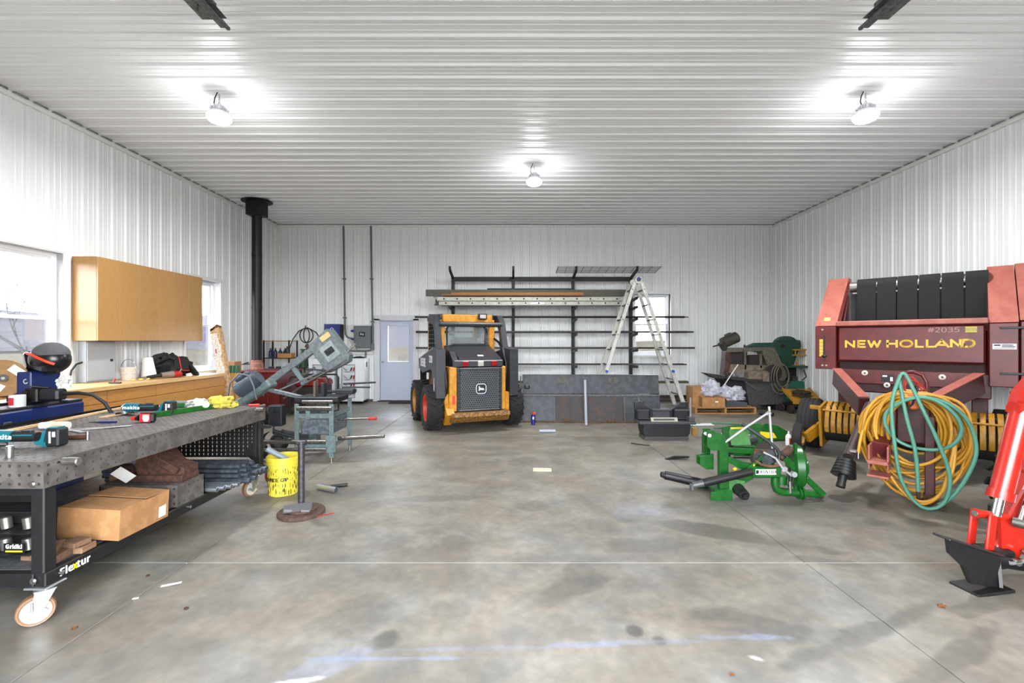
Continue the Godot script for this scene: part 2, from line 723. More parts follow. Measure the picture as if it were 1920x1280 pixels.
# solid wall behind the lining: boxes around the openings (a along the wall, l up)
func core(parent: Node3D, a0: float, a1: float, l0: float, l1: float, holes: Array, make: Callable) -> void:
	var g := geo()
	var xs := [a0, a1]
	for h in holes:
		xs.append(h[0])
		xs.append(h[1])
	xs.sort()
	for i in xs.size() - 1:
		if xs[i + 1] - xs[i] < 0.001:
			continue
		var mid: float = (xs[i] + xs[i + 1]) * 0.5
		var lo := l0
		var open := []
		for h in holes:
			if mid > h[0] and mid < h[1]:
				open = h
		if open.is_empty():
			make.call(g, xs[i], xs[i + 1], l0, l1)
		else:
			if open[2] > l0:
				make.call(g, xs[i], xs[i + 1], l0, open[2])
			if open[3] < l1:
				make.call(g, xs[i], xs[i + 1], open[3], l1)
	part("wall_core", g, mat("framing", Color(0.6, 0.6, 0.6), 0.9), parent)

func build_shell() -> void:
	var steel := mat("white_steel", Color(0.85, 0.856, 0.855), 0.42, 0.0)
	steel.metallic_specular = 0.5
	var up := Vector3.UP
	# left wall, along depth
	var wl := frame_node("wall_left")
	var hl := [[4.72, 5.9, 0.93, 2.60], [8.08, 9.02, 0.93, 2.62]]
	core(wl, -FRONT, 11.4, -0.1, TOP + 0.2, hl, func(g, a, b, l, t): g.bb(Vector3(LEFT - 0.22, l, -a), Vector3(LEFT - 0.025, t, -b), 0.0))
	lined(wl, steel, -FRONT, 11.286, 0.0, TOP, Vector3(0, 0, -1), up, Vector3(1, 0, 0), Vector3(LEFT - 0.02, 0, 0), hl)
	# right wall
	var wr := frame_node("wall_right")
	core(wr, -FRONT, 11.4, -0.1, TOP + 0.2, [], func(g, a, b, l, t): g.bb(Vector3(RIGHT + 0.025, l, -a), Vector3(RIGHT + 0.22, t, -b), 0.0))
	lined(wr, steel, -FRONT, 11.286, 0.0, TOP, Vector3(0, 0, -1), up, Vector3(-1, 0, 0), Vector3(RIGHT + 0.02, 0, 0))
	# back wall
	var wb := frame_node("wall_back")
	var hb := [[-3.30, -2.38, 0.0, 2.03], [3.0, 3.90, 1.14, 2.64]]
	core(wb, LEFT - 0.22, RIGHT + 0.22, -0.1, TOP + 0.2, hb, func(g, a, b, l, t): g.bb(Vector3(a, l, BACK - 0.025), Vector3(b, t, BACK - 0.22), 0.0))
	lined(wb, steel, LEFT, RIGHT, 0.0, TOP, Vector3(1, 0, 0), up, Vector3(0, 0, 1), Vector3(0, 0, BACK - 0.02), hb)
	# front wall behind the camera with the raised overhead door's opening
	var wf := frame_node("wall_front")
	var hf := [[-2.21, 2.69, 0.0, 3.66]]
	core(wf, LEFT - 0.22, RIGHT + 0.22, -0.1, TOP + 0.2, hf, func(g, a, b, l, t): g.bb(Vector3(a, l, FRONT + 0.025), Vector3(b, t, FRONT + 0.22), 0.0))
	lined(wf, steel, LEFT, RIGHT, 0.0, TOP, Vector3(1, 0, 0), up, Vector3(0, 0, -1), Vector3(0, 0, FRONT + 0.02), hf)
	# ceiling: ribs run across, two lengths lapped near the middle
	var c := frame_node("ceiling")
	part("roof_deck", geo().bb(Vector3(LEFT - 0.22, TOP + 0.025, BACK - 0.22), Vector3(RIGHT + 0.22, TOP + 0.2, FRONT + 0.22), 0.0), mat("framing", Color(0.6, 0.6, 0.6), 0.9), c)
	lined(c, steel, -FRONT, 11.286, LEFT, 0.46, Vector3(0, 0, -1), Vector3(1, 0, 0), Vector3(0, -1, 0), Vector3(0, TOP + 0.02, 0))
	lined(c, steel, -FRONT, 11.286, 0.44, RIGHT, Vector3(0, 0, -1), Vector3(1, 0, 0), Vector3(0, -1, 0), Vector3(0, TOP + 0.0185, 0))
	# trims: J channel under the ceiling, corners, base
	var tm := mat("trim_steel", Color(0.84, 0.84, 0.83), 0.45)
	struct("trim_1", geo().bb(Vector3(LEFT - 0.02, TOP - 0.075, BACK + 0.03), Vector3(LEFT + 0.024, TOP - 0.03, FRONT), 0.002), tm)
	struct("trim_2", geo().bb(Vector3(RIGHT - 0.024, TOP - 0.075, BACK + 0.03), Vector3(RIGHT + 0.02, TOP - 0.03, FRONT), 0.002), tm)
	struct("trim_3", geo().bb(Vector3(LEFT, TOP - 0.055, BACK - 0.02), Vector3(RIGHT, TOP - 0.015, BACK + 0.024), 0.002), tm)
	struct("trim_4", geo().bb(Vector3(LEFT - 0.02, 0, BACK - 0.02), Vector3(LEFT + 0.07, TOP - 0.08, BACK + 0.026), 0.003).bb(Vector3(LEFT - 0.02, 0, BACK), Vector3(LEFT + 0.026, TOP - 0.08, BACK + 0.07), 0.003), tm)
	struct("trim_5", geo().bb(Vector3(RIGHT + 0.02, 0, BACK - 0.02), Vector3(RIGHT - 0.07, TOP - 0.06, BACK + 0.026), 0.003).bb(Vector3(RIGHT + 0.02, 0, BACK), Vector3(RIGHT - 0.026, TOP - 0.08, BACK + 0.07), 0.003), tm)
	var bm := mat("base_board", Color(0.36, 0.33, 0.31), 0.8, 0.0, "scuff")
	struct("baseboard_back", geo().bb(Vector3(LEFT, 0, BACK - 0.02), Vector3(-3.42, 0.05, BACK + 0.03), 0.003).bb(Vector3(-2.27, 0, BACK - 0.02), Vector3(RIGHT, 0.05, BACK + 0.03), 0.003), bm)
	struct("baseboard_right", geo().bb(Vector3(RIGHT - 0.03, 0, BACK + 0.05), Vector3(RIGHT + 0.02, 0.07, FRONT), 0.003), tm)
	struct("baseboard_left", geo().bb(Vector3(LEFT + 0.03, 0, BACK + 0.05), Vector3(LEFT - 0.02, 0.07, FRONT), 0.003), tm)
	build_window("window_1", Transform3D(Basis(Vector3(0, 0, -1), Vector3.UP, Vector3(1, 0, 0)), Vector3(LEFT, 0.93, -4.72)), 1.18, 1.67)
	build_window("window_2", Transform3D(Basis(Vector3(0, 0, -1), Vector3.UP, Vector3(1, 0, 0)), Vector3(LEFT, 0.93, -8.08)), 0.94, 1.69)
	build_window("window_3", Transform3D(Basis.IDENTITY, Vector3(3.0, 1.14, BACK)), 0.90, 1.50)
	build_door()
	door_track(-2.22, 1.0, "galvanized overhead door track hung from perforated angle above the welding table side")
	door_track(2.72, -1.0, "galvanized overhead door track hung from perforated angle above the baler side")
	overhead_door()

# local frame: x along the wall, y up, z into the room; origin at the lower corner on the lining
func build_window(called: String, t: Transform3D, w: float, h: float) -> void:
	var o := frame_node(called)
	o.transform = t
	var vinyl := mat("window_vinyl", Color(0.90, 0.91, 0.92), 0.35)
	var trim := mat("trim_steel", Color(0.84, 0.84, 0.83), 0.45)
	var d := -0.2
	part("jamb", geo().bb(Vector3(-0.012, -0.012, d), Vector3(0.0, h + 0.012, 0.012), 0.0).bb(Vector3(w, -0.012, d), Vector3(w + 0.012, h + 0.012, 0.012), 0.0).bb(Vector3(0, h, d), Vector3(w, h + 0.012, 0.012), 0.0).bb(Vector3(-0.012, -0.014, d), Vector3(w + 0.012, 0.0, 0.014), 0.0), vinyl, o)
	part("casing", geo().bb(Vector3(-0.06, -0.06, 0.0), Vector3(-0.008, h + 0.06, 0.022)).bb(Vector3(w + 0.008, -0.06, 0.0), Vector3(w + 0.06, h + 0.06, 0.022)).bb(Vector3(-0.008, h + 0.008, 0.0), Vector3(w + 0.008, h + 0.06, 0.022)).bb(Vector3(-0.008, -0.06, 0.0), Vector3(w + 0.008, -0.008, 0.022)), trim, o)
	var f := 0.045
	var z0 := d + 0.005
	part("window_frame", geo().bb(Vector3(0, 0, z0), Vector3(f, h, z0 + 0.09)).bb(Vector3(w - f, 0, z0), Vector3(w, h, z0 + 0.09)).bb(Vector3(f, h - f, z0), Vector3(w - f, h, z0 + 0.09)).bb(Vector3(f, 0, z0), Vector3(w - f, f, z0 + 0.09)), vinyl, o)
	for k in 2:
		var y0 := f if k == 0 else h * 0.5 - 0.02
		var y1 := h * 0.5 + 0.02 if k == 0 else h - f
		var zz := z0 + (0.05 if k == 0 else 0.012)
		var s := 0.038
		var p := part("sash", geo().bb(Vector3(f, y0, zz), Vector3(f + s, y1, zz + 0.034)).bb(Vector3(w - f - s, y0, zz), Vector3(w - f, y1, zz + 0.034)).bb(Vector3(f + s, y1 - s, zz), Vector3(w - f - s, y1, zz + 0.034)).bb(Vector3(f + s, y0, zz), Vector3(w - f - s, y0 + s, zz + 0.034)), vinyl, o)
		part("pane", geo().bb(Vector3(f + s - 0.004, y0 + s - 0.004, zz + 0.014), Vector3(w - f - s + 0.004, y1 - s + 0.004, zz + 0.018), 0.0), glass(), p)
		if k == 0:
			part("sash_lock", geo().box(Vector3(w * 0.5, y1 + 0.006, zz + 0.02), Vector3(0.05, 0.014, 0.025)), vinyl, p)

func glass() -> StandardMaterial3D:
	if mats.has("clear_glass"):
		return mats["clear_glass"]
	var m := mat("clear_glass", Color(0.95, 0.98, 1.0, 0.06), 0.02)
	m.transparency = BaseMaterial3D.TRANSPARENCY_ALPHA
	return m

func build_door() -> void:
	var o := frame_node("door_1")
	o.position = Vector3(-3.30, 0, BACK)
	var paint := mat("door_paint", Color(0.66, 0.69, 0.75), 0.4)
	var fr := mat("door_frame_paint", Color(0.72, 0.73, 0.75), 0.45)
	part("door_frame", geo().bb(Vector3(-0.085, 0, -0.2), Vector3(0.05, 2.03, 0.03)).bb(Vector3(0.87, 0, -0.2), Vector3(1.005, 2.03, 0.03)).bb(Vector3(-0.085, 1.985, -0.2), Vector3(1.005, 2.115, 0.03)), fr, o)
	part("threshold", geo().bb(Vector3(0.0, 0, -0.18), Vector3(0.92, 0.022, 0.04)), mat("dark_bronze", Color(0.2, 0.16, 0.13), 0.4, 0.6), o)
	var z := -0.045
	# leaf around its light
	var leaf := geo()
	leaf.bb(Vector3(0.055, 0.025, z - 0.044), Vector3(0.205, 1.98, z)).bb(Vector3(0.775, 0.025, z - 0.044), Vector3(0.865, 1.98, z)).bb(Vector3(0.205, 0.025, z - 0.044), Vector3(0.775, 0.945, z), 0.0).bb(Vector3(0.205, 1.885, z - 0.044), Vector3(0.775, 1.98, z), 0.0)
	var lf := part("door_leaf", leaf, paint, o)
	var lr := part("light_frame", geo().bb(Vector3(0.205, 0.945, z - 0.05), Vector3(0.235, 1.885, z + 0.012)).bb(Vector3(0.745, 0.945, z - 0.05), Vector3(0.775, 1.885, z + 0.012)).bb(Vector3(0.235, 1.855, z - 0.05), Vector3(0.745, 1.885, z + 0.012)).bb(Vector3(0.235, 0.945, z - 0.05), Vector3(0.745, 0.975, z + 0.012)), paint, lf)
	part("pane", geo().bb(Vector3(0.23, 0.97, z - 0.024), Vector3(0.75, 1.86, z - 0.02), 0.0), glass(), lf)
	part("door_knob", geo().cyl(Vector3(0.115, 0.98, z), Vector3(0.115, 0.98, z + 0.045), 0.012).ball(Vector3(0.115, 0.98, z + 0.06), Vector3(0.028, 0.028, 0.022)).cyl(Vector3(0.115, 0.98, z - 0.002), Vector3(0.115, 0.98, z + 0.008), 0.032), mat("satin_nickel", Color(0.7, 0.68, 0.64), 0.3, 1.0), lf)
	for y in [0.25, 1.0, 1.75]:
		part("hinge", geo().cyl(Vector3(0.872, y - 0.05, z + 0.008), Vector3(0.872, y + 0.05, z + 0.008), 0.009), mat("satin_nickel", Color(0.7, 0.68, 0.64), 0.3, 1.0), lf)

func galv() -> StandardMaterial3D:
	return mat("galvanized", Color(0.46, 0.48, 0.48), 0.5, 0.3, "scuff", 3.0)

func door_track(x: float, s: float, label: String) -> void:
	var o := thing("door_track", label, "track", Vector3(x, 0, 0))
	var y := 3.86
	# C-shaped rail running from the overhead door into the room
	var rail := geo()
	var z0 := -3.5
	var z1 := FRONT - 0.15
	rail.bb(Vector3(-0.002, y, z0), Vector3(0.0, y + 0.076, z1), 0.0).bb(Vector3(0, y, z0), Vector3(s * 0.045, y + 0.003, z1), 0.0).bb(Vector3(0, y + 0.073, z0), Vector3(s * 0.045, y + 0.076, z1), 0.0).bb(Vector3(s * 0.043, y, z0), Vector3(s * 0.045, y + 0.02, z1), 0.0)
	part("rail", rail, galv(), o)
	# stiffening angle bolted along the outer side
	part("stiffener", geo().bb(Vector3(-s * 0.003, y + 0.03, z0 + 0.05), Vector3(-s * 0.006, y + 0.15, z1), 0.0).bb(Vector3(-s * 0.003, y + 0.030, z0 + 0.05), Vector3(-s * 0.11, y + 0.034, z1), 0.0), galv(), o)
	part("end_stop", geo().bb(Vector3(s * 0.01, y + 0.02, z0 - 0.06), Vector3(s * 0.035, y + 0.045, z0 + 0.04)), galv(), o)
	for zz in [z0 + 0.22, -0.6]:
		# perforated hanger angle up to the ceiling and a diagonal brace
		var h := geo()
		var hh := TOP - y
		var cnt := int(hh / 0.03)
		h.at(Transform3D(Basis(Vector3(1, 0, 0), Vector3(0, 1, 0), Vector3(0, 0, 1)), Vector3(-s * 0.03, y + hh * 0.5, zz)))
		h.perf(1, cnt, 0.04, hh / cnt, 0.007, 0.008, 0.003)
		h.at(Transform3D(Basis(Vector3(0, 0, -1), Vector3(0, 1, 0), Vector3(1, 0, 0)), Vector3(-s * 0.03 - 0.02, y + hh * 0.5, zz - 0.02)))
		h.perf(1, cnt, 0.04, hh / cnt, 0.007, 0.008, 0.003)
		part("hanger", h, galv(), o)
		part("brace", geo().bar(Vector3(-s * 0.03, y + 0.1, zz), Vector3(-s * 0.55, TOP - 0.02, zz + 0.05), 0.004, 0.035, 0.0).bar(Vector3(-s * 0.03, y + 0.1, zz + 0.017), Vector3(-s * 0.55, TOP - 0.02, zz + 0.067), 0.035, 0.004, 0.0), galv(), o)

# the raised sectional door, lying on its tracks above and behind the camera
func overhead_door() -> void:
	var o := frame_node("door_2")
	var m := mat("overhead_door_paint", Color(0.85, 0.85, 0.84), 0.5)
	for k in 6:
		var z := FRONT - 0.35 - k * 0.56
		part("door_section", geo().bb(Vector3(-2.17, 3.875, z - 0.55), Vector3(2.67, 3.92, z), 0.006), m, o)

# ---------------------------------------------------------------- outdoors through the windows
func build_outdoors() -> void:
	var f := FastNoiseLite.new()
	f.seed = 5
	f.frequency = 0.02
	var g := geo()
	# grass field around the shed
	var n := 24
	for i in n:
		for j in n:
			var q := []
			for e in [[0, 0], [1, 0], [1, 1], [0, 1]]:
				var x: float = -120.0 + 240.0 * (i + e[0]) / n
				var z: float = -120.0 + 240.0 * (j + e[1]) / n
				var r: float = maxf(absf(x), absf(z))
				q.append(Vector3(x, -0.25 + maxf(0.0, r - 25.0) * 0.02 + f.get_noise_2d(x, z) * 0.4 * clampf((r - 20.0) / 20.0, 0, 1), z))
			g.quad(q[0], q[1], q[2], q[3], Vector3.UP)
	struct("ground", g, duo("field_grass", Color(0.135, 0.125, 0.10), Color(0.17, 0.155, 0.12), 1.0, 0.0, 0.05))
	struct("added_bounce_apron", geo().bb(Vector3(-9, -0.3, FRONT + 0.22), Vector3(9.5, -0.02, 16), 0.0), duo("pale_gravel", Color(0.62, 0.60, 0.56), Color(0.70, 0.68, 0.64), 1.0, 0.0, 0.5, 0.1))  # unseen pale apron, added to bounce daylight through the door onto the ceiling
	# a wooded ridge
	var h := geo()
	for i in 60:
		var q := []
		for e in [[0, 0], [1, 0], [1, 1], [0, 1]]:
			var an: float = PI * 0.42 + PI * 1.16 * (i + e[0]) / 60.0
			var r: float = 70.0 + e[1] * 30.0
			var top: float = (0.5 if e[1] == 0 else 6.0 + f.get_noise_1d((i + e[0]) * 14.0) * 3.0)
			q.append(Vector3(cos(an) * r, top, -sin(an) * r))
		h.quad(q[0], q[1], q[2], q[3], Vector3(0, 1, 0.5).normalized())
	struct("ridge", h, duo("bare_woods", Color(0.13, 0.125, 0.135), Color(0.16, 0.155, 0.165), 1.0, 0.0, 0.12))
	for k in ["field_grass", "bare_woods"]:
		mats[k].metallic_specular = 0.0
	var rng := RandomNumberGenerator.new()
	rng.seed = 77
	var bark := mat("pale_bark", Color(0.09, 0.085, 0.08), 0.95)
	bark.metallic_specular = 0.0
	var spots := [[-13.0, 9.6, 3.4], [-16.5, 15.8, 5.2], [-26.0, 21.0, 6.0], [-22.0, 25.5, 5.0], [-24.0, 33.0, 6.0]]
	var names := ["bare pale-branched shrub tree outside the window beside the wall cabinet", "bare grey tree rising behind the pale-branched shrub tree outside", "tall bare tree at the field edge before the ridge", "spindly bare tree between field edge and ridge", "far bare tree seen through the window behind the wall cabinet"]
	for k in spots.size():
		var t := geo()
		branch(t, rng, Vector3(0, 0, 0), Vector3(rng.randf_range(-0.15, 0.15), 1, 0), spots[k][2] * 0.3, 0.036 * spots[k][2] / 4.0, 6)
		var o := thing("bare_tree", names[k], "tree", V(spots[k][0], -0.25, spots[k][1]), 0.0, "bare trees outside")
		part("trunk_and_branches", t, bark, o)

func branch(g: Geo, rng: RandomNumberGenerator, p: Vector3, d: Vector3, len: float, r: float, left: int) -> void:
	var q := p + d.normalized() * len
	g.cyl(p, q, r, r * 0.7, 5, false)
	if left == 0:
		return
	for k in (3 if left > 2 else 2):
		var e := (d.normalized() + Vector3(rng.randf_range(-0.75, 0.75), rng.randf_range(-0.3, 0.45), rng.randf_range(-0.75, 0.75))).normalized()
		branch(g, rng, p.lerp(q, rng.randf_range(0.65, 1.0)), e, len * rng.randf_range(0.62, 0.86), r * 0.62, left - 1)

# ---------------------------------------------------------------- lamps
func high_bay(where: Vector3, tilt: float, label: String) -> void:
	var o := thing("high_bay_lamp", label, "lamp", where, 0.0, "round high-bay lamps on the ceiling")
	var tr := Transform3D(Basis.from_euler(Vector3(0, 0, tilt * PI / 180.0)), Vector3.ZERO)
	var body := mat("lamp_housing", Color(0.78, 0.78, 0.80), 0.4, 0.3)
	var g := geo().at(tr)
	g.lathe([Vector2(0.0, 0.0), Vector2(0.095, 0.0), Vector2(0.10, 0.012), Vector2(0.095, 0.04), Vector2(0.08, 0.055), Vector2(0.065, 0.06), Vector2(0.06, 0.11), Vector2(0.0, 0.115)], 28)
	for k in 12:
		var an := TAU * k / 12.0
		g.bar(Vector3(cos(an) * 0.06, 0.075, sin(an) * 0.06), Vector3(cos(an) * 0.092, 0.06, sin(an) * 0.092), 0.006, 0.04, 0.0)
	part("housing", g, body, o)
	var lens := StandardMaterial3D.new()
	lens.albedo_color = Color(1, 1, 1)
	lens.emission_enabled = true
	lens.emission = Color(0.96, 0.98, 1.0)
	lens.emission_energy_multiplier = 5.0
	lens.resource_name = "led_lens"
	part("led_lens", geo().at(tr).lathe([Vector2(0.0, -0.088), Vector2(0.06, -0.084), Vector2(0.105, -0.066), Vector2(0.128, -0.035), Vector2(0.13, -0.008), Vector2(0.095, 0.002)], 28, true), lens, o)
	var loop := geo().tube([Vector3(0, 0.11, 0), Vector3(0.015, 0.135, 0), Vector3(0, 0.16, 0), Vector3(-0.015, 0.135, 0)], 0.004, 6, true)
	part("eye_loop", loop, mat("hook_steel", Color(0.5, 0.5, 0.52), 0.4, 0.8), o)
	var chain := geo()
	for k in 3:
		chain.turn(Vector3(0, 0.175 + k * 0.03, 0), Vector3(0, 90 * (k % 2), 0))
		chain.tube([Vector3(0, -0.02, 0), Vector3(0.009, 0, 0), Vector3(0, 0.02, 0), Vector3(-0.009, 0, 0)], 0.0025, 5, true)
	part("chain", chain, mat("hook_steel", Color(0.5, 0.5, 0.52), 0.4, 0.8), o)
	part("cord", geo().tube([Vector3(-0.04, 0.09, 0), Vector3(-0.06, 0.15, 0), Vector3(-0.05, 0.21, 0), Vector3(-0.02, TOP - where.y + 0.01, 0)], 0.006, 6), mat("black_rubber", Color(0.05, 0.05, 0.05), 0.6), o)
	var a := OmniLight3D.new()
	a.name = "lamp_glow"
	a.light_energy = 0.65
	a.light_color = Color(0.985, 0.99, 0.995)
	a.light_size = 0.10
	a.shadow_enabled = true
	a.omni_range = 40.0
	a.omni_attenuation = 2.0
	a.position = Vector3(0, -0.06, 0)
	o.add_child(a)
	var b := AreaLight3D.new()
	b.name = "lamp_beam"
	b.area_size = Vector2(0.24, 0.24)
	b.light_energy = 8.0
	b.light_color = Color(0.985, 0.99, 0.995)
	b.shadow_enabled = true
	b.area_range = 40.0
	b.position = Vector3(0, -0.095, 0)
	b.rotation_degrees = Vector3(-90, 0, 0)
	o.add_child(b)

# ---------------------------------------------------------------- welding table
const TT := 0.854   # table top height
const SH := 0.278   # shelf height

func black_paint() -> StandardMaterial3D:
	return mat("black_powder_coat", Color(0.085, 0.085, 0.09), 0.5, 0.0, "scuff", 2.0)

func chrome() -> StandardMaterial3D:
	return mat("bright_steel", Color(0.78, 0.78, 0.77), 0.25, 1.0)

func welding_table() -> void:
	var o := thing("welding_table", "long grey steel welding table drilled all over with holes on black wheeled frame", "table", V(-3.05, 0, 3.415))
	var plate := duo("raw_plate_steel", Color(0.29, 0.272, 0.255), Color(0.375, 0.352, 0.33), 0.58, 0.2, 1.4, 0.012)
	var hx := 0.65
	var hz := 1.065
	var ah := 0.139
	var ym := TT - ah * 0.5
	var g := geo()
	g.at(Transform3D(Basis(Vector3(1, 0, 0), Vector3(0, 0, -1), Vector3(0, 1, 0)), Vector3(0, TT, 0)))
	g.perf(26, 42, 0.05, 2.0 * hz / 42.0, 0.0082, 0.0082, 0.012)
	part("tabletop", g, plate, o)
	g = geo().at(Transform3D(Basis(Vector3(0, 0, -1), Vector3.UP, Vector3(1, 0, 0)), Vector3(hx, ym, 0)))
	g.perf(42, 3, 2.0 * hz / 42.0, ah / 3.0, 0.0082, 0.0082, 0.012)
	part("apron", g, plate, o)
	g = geo().at(Transform3D(Basis.IDENTITY, Vector3(0, ym, hz)))
	g.perf(26, 3, 0.05, ah / 3.0, 0.0082, 0.0082, 0.012)
	part("apron", g, plate, o)
	part("apron", geo().bb(Vector3(-hx, TT - ah, -hz), Vector3(-hx + 0.012, TT - 0.001, hz - 0.001), 0.0), plate, o)
	part("apron", geo().bb(Vector3(-hx, TT - ah, -hz), Vector3(hx, TT - 0.001, -hz + 0.012), 0.0), plate, o)
	var bp := black_paint()
	for sx in [-1.0, 1.0]:
		for sz in [-1.0, 1.0]:
			part("leg", geo().bb(Vector3(sx * (hx - 0.015), 0.205, sz * (hz - 0.015)), Vector3(sx * (hx - 0.085), TT - ah, sz * (hz - 0.085)), 0.006), bp, o)
	for sx in [-1.0, 1.0]:
		part("rail", geo().bb(Vector3(sx * (hx - 0.002), 0.205, -hz + 0.01), Vector3(sx * (hx - 0.055), 0.275, hz - 0.01), 0.005), bp, o)
		part("rail", geo().bb(Vector3(-hx + 0.06, 0.205, sx * (hz - 0.004)), Vector3(hx - 0.06, 0.275, sx * (hz - 0.055)), 0.005), bp, o)
	part("shelf", geo().bb(Vector3(-hx + 0.05, 0.262, -hz + 0.05), Vector3(hx - 0.05, SH, hz - 0.05), 0.0), mat("shelf_steel", Color(0.45, 0.46, 0.47), 0.5, 0.5, "scuff", 2.0), o)
	part("rail", geo().bb(Vector3(-hx + 0.09, 0.66, hz - 0.05), Vector3(hx - 0.09, 0.70, hz - 0.085), 0.004), bp, o)
	# bolts
	for p in [Vector3(hx - 0.055, 0.24, hz - 0.004), Vector3(hx - 0.055, TT - 0.115, hz + 0.001)]:
		part("bolt", geo().cyl(p, p + Vector3(0, 0, 0.01), 0.012, -1, 6).cyl(p, p + Vector3(0, 0, 0.004), 0.017), chrome(), o)
	for z in [hz - 0.09, 0.0, -hz + 0.09]:
		var p := Vector3(hx - 0.002, 0.24, z)
		part("bolt", geo().cyl(p, p + Vector3(0.01, 0, 0), 0.012, -1, 6), chrome(), o)
	# name plate on the rail
	var pl := part("name_plate", geo().bb(Vector3(hx - 0.002, 0.212, 0.80), Vector3(hx + 0.001, 0.27, 0.99), 0.0), mat("plate_black", Color(0.05, 0.05, 0.05), 0.4), o)
	var side := Basis(Vector3(0, 0, -1), Vector3.UP, Vector3(1, 0, 0))
	lettering("Fle", 0.04, Color(0.92, 0.92, 0.92), pl, Transform3D(side, Vector3(hx + 0.0018, 0.242, 0.945)))
	lettering("x", 0.04, Color(0.95, 0.83, 0.1), pl, Transform3D(side, Vector3(hx + 0.0018, 0.242, 0.897)))
	lettering("tur", 0.04, Color(0.92, 0.92, 0.92), pl, Transform3D(side, Vector3(hx + 0.0018, 0.242, 0.847)))
	# slotted tool panel hung below the far end
	var pb := geo().at(Transform3D(Basis.IDENTITY, Vector3(0.0, 0.545, -hz + 0.1)))
	pb.perf(28, 9, 0.042, 0.0376, 0.005, 0.0105, 0.003, 4)
	var pan := part("tool_panel", pb, mat("panel_black", Color(0.06, 0.06, 0.065), 0.5), o)
	part("panel_frame", geo().bb(Vector3(0.585, 0.37, -hz + 0.08), Vector3(0.615, 0.72, -hz + 0.115)).bb(Vector3(-0.6, 0.37, -hz + 0.08), Vector3(0.6, 0.378, -hz + 0.115)), mat("panel_black", Color(0.06, 0.06, 0.065), 0.5), pan)
	part("handle", geo().tube([Vector3(0.26, 0.665, -hz + 0.105), Vector3(0.26, 0.665, -hz + 0.14), Vector3(0.36, 0.68, -hz + 0.14), Vector3(0.36, 0.68, -hz + 0.105)], 0.006), chrome(), pan)
	part("latch", geo().bb(Vector3(0.62, 0.64, -hz + 0.07), Vector3(0.74, 0.665, -hz + 0.1)), bp, o)
	# casters; the near one is swivelled towards the open floor
	caster(o, Vector3(-2.475 + 3.05, 0, 3.415 - 2.385), 45.0)
	caster(o, Vector3(0.56, 0, -hz + 0.12), 70.0)
	caster(o, Vector3(-0.56, 0, hz - 0.1), 30.0)
	caster(o, Vector3(-0.56, 0, -hz + 0.1), 80.0)

func caster(o: Node3D, p: Vector3, yaw: float) -> void:
	var c := Node3D.new()
	c.name = "caster"
	o.add_child(c, true)
	c.position = p
	c.rotation_degrees.y = yaw
	var zinc := mat("zinc_plate", Color(0.72, 0.73, 0.74), 0.35, 0.75, "soft", 4.0)
	var cr := Transform3D(Basis(Vector3(1, 0, 0), Vector3(0, 0, -1), Vector3(0, 1, 0)), Vector3(0, 0.076, 0))
	# wheel: turned about its axle (local z)
	var w := geo().at(cr)
	w.lathe([Vector2(0.060, -0.022), Vector2(0.069, -0.024), Vector2(0.076, -0.016), Vector2(0.076, 0.016), Vector2(0.069, 0.024), Vector2(0.060, 0.022)], 36)
	part("tread", w, mat("caster_tread", Color(0.46, 0.33, 0.22), 0.6), c)
	var h := geo().at(cr)
	h.lathe([Vector2(0.0, -0.02), Vector2(0.062, -0.019), Vector2(0.064, -0.021), Vector2(0.070, -0.0245), Vector2(0.070, 0.0245), Vector2(0.064, 0.021), Vector2(0.062, 0.016), Vector2(0.03, 0.012), Vector2(0.026, 0.026), Vector2(0.0, 0.026)], 36)
	part("hub", h, mat("caster_cream", Color(0.70, 0.68, 0.64), 0.5), c)
	var f := geo()
	for s in [-1.0, 1.0]:
		f.off(Vector3(0, 0, s * 0.032))
		f.ext([Vector2(-0.02, 0.06), Vector2(0.0, 0.05), Vector2(0.02, 0.06), Vector2(0.075, 0.178), Vector2(-0.005, 0.178)], 0.004)
	f.off(Vector3.ZERO).bb(Vector3(-0.01, 0.172, -0.036), Vector3(0.078, 0.18, 0.036))
	f.cyl(Vector3(0, 0.076, -0.042), Vector3(0, 0.076, 0.042), 0.011, -1, 8)
	part("fork", f, zinc, c)
	part("top_plate", geo().cyl(Vector3(0.035, 0.178, 0), Vector3(0.035, 0.19, 0), 0.036, -1, 24).box(Vector3(0.035, 0.197, 0), Vector3(0.115, 0.01, 0.115), 0.002, Basis(Vector3.UP, PI / 4)), zinc, c)
	part("brake", geo().off(Vector3(0, 0, 0.037)).ext([Vector2(-0.05, 0.074), Vector2(-0.038, 0.092), Vector2(-0.012, 0.088), Vector2(0.002, 0.098), Vector2(0.03, 0.092), Vector2(0.05, 0.072), Vector2(0.012, 0.062), Vector2(0.004, 0.045), Vector2(-0.01, 0.06)], 0.005).bb(Vector3(-0.02, 0.08, -0.006), Vector3(-0.008, 0.13, 0.004)), zinc, c)

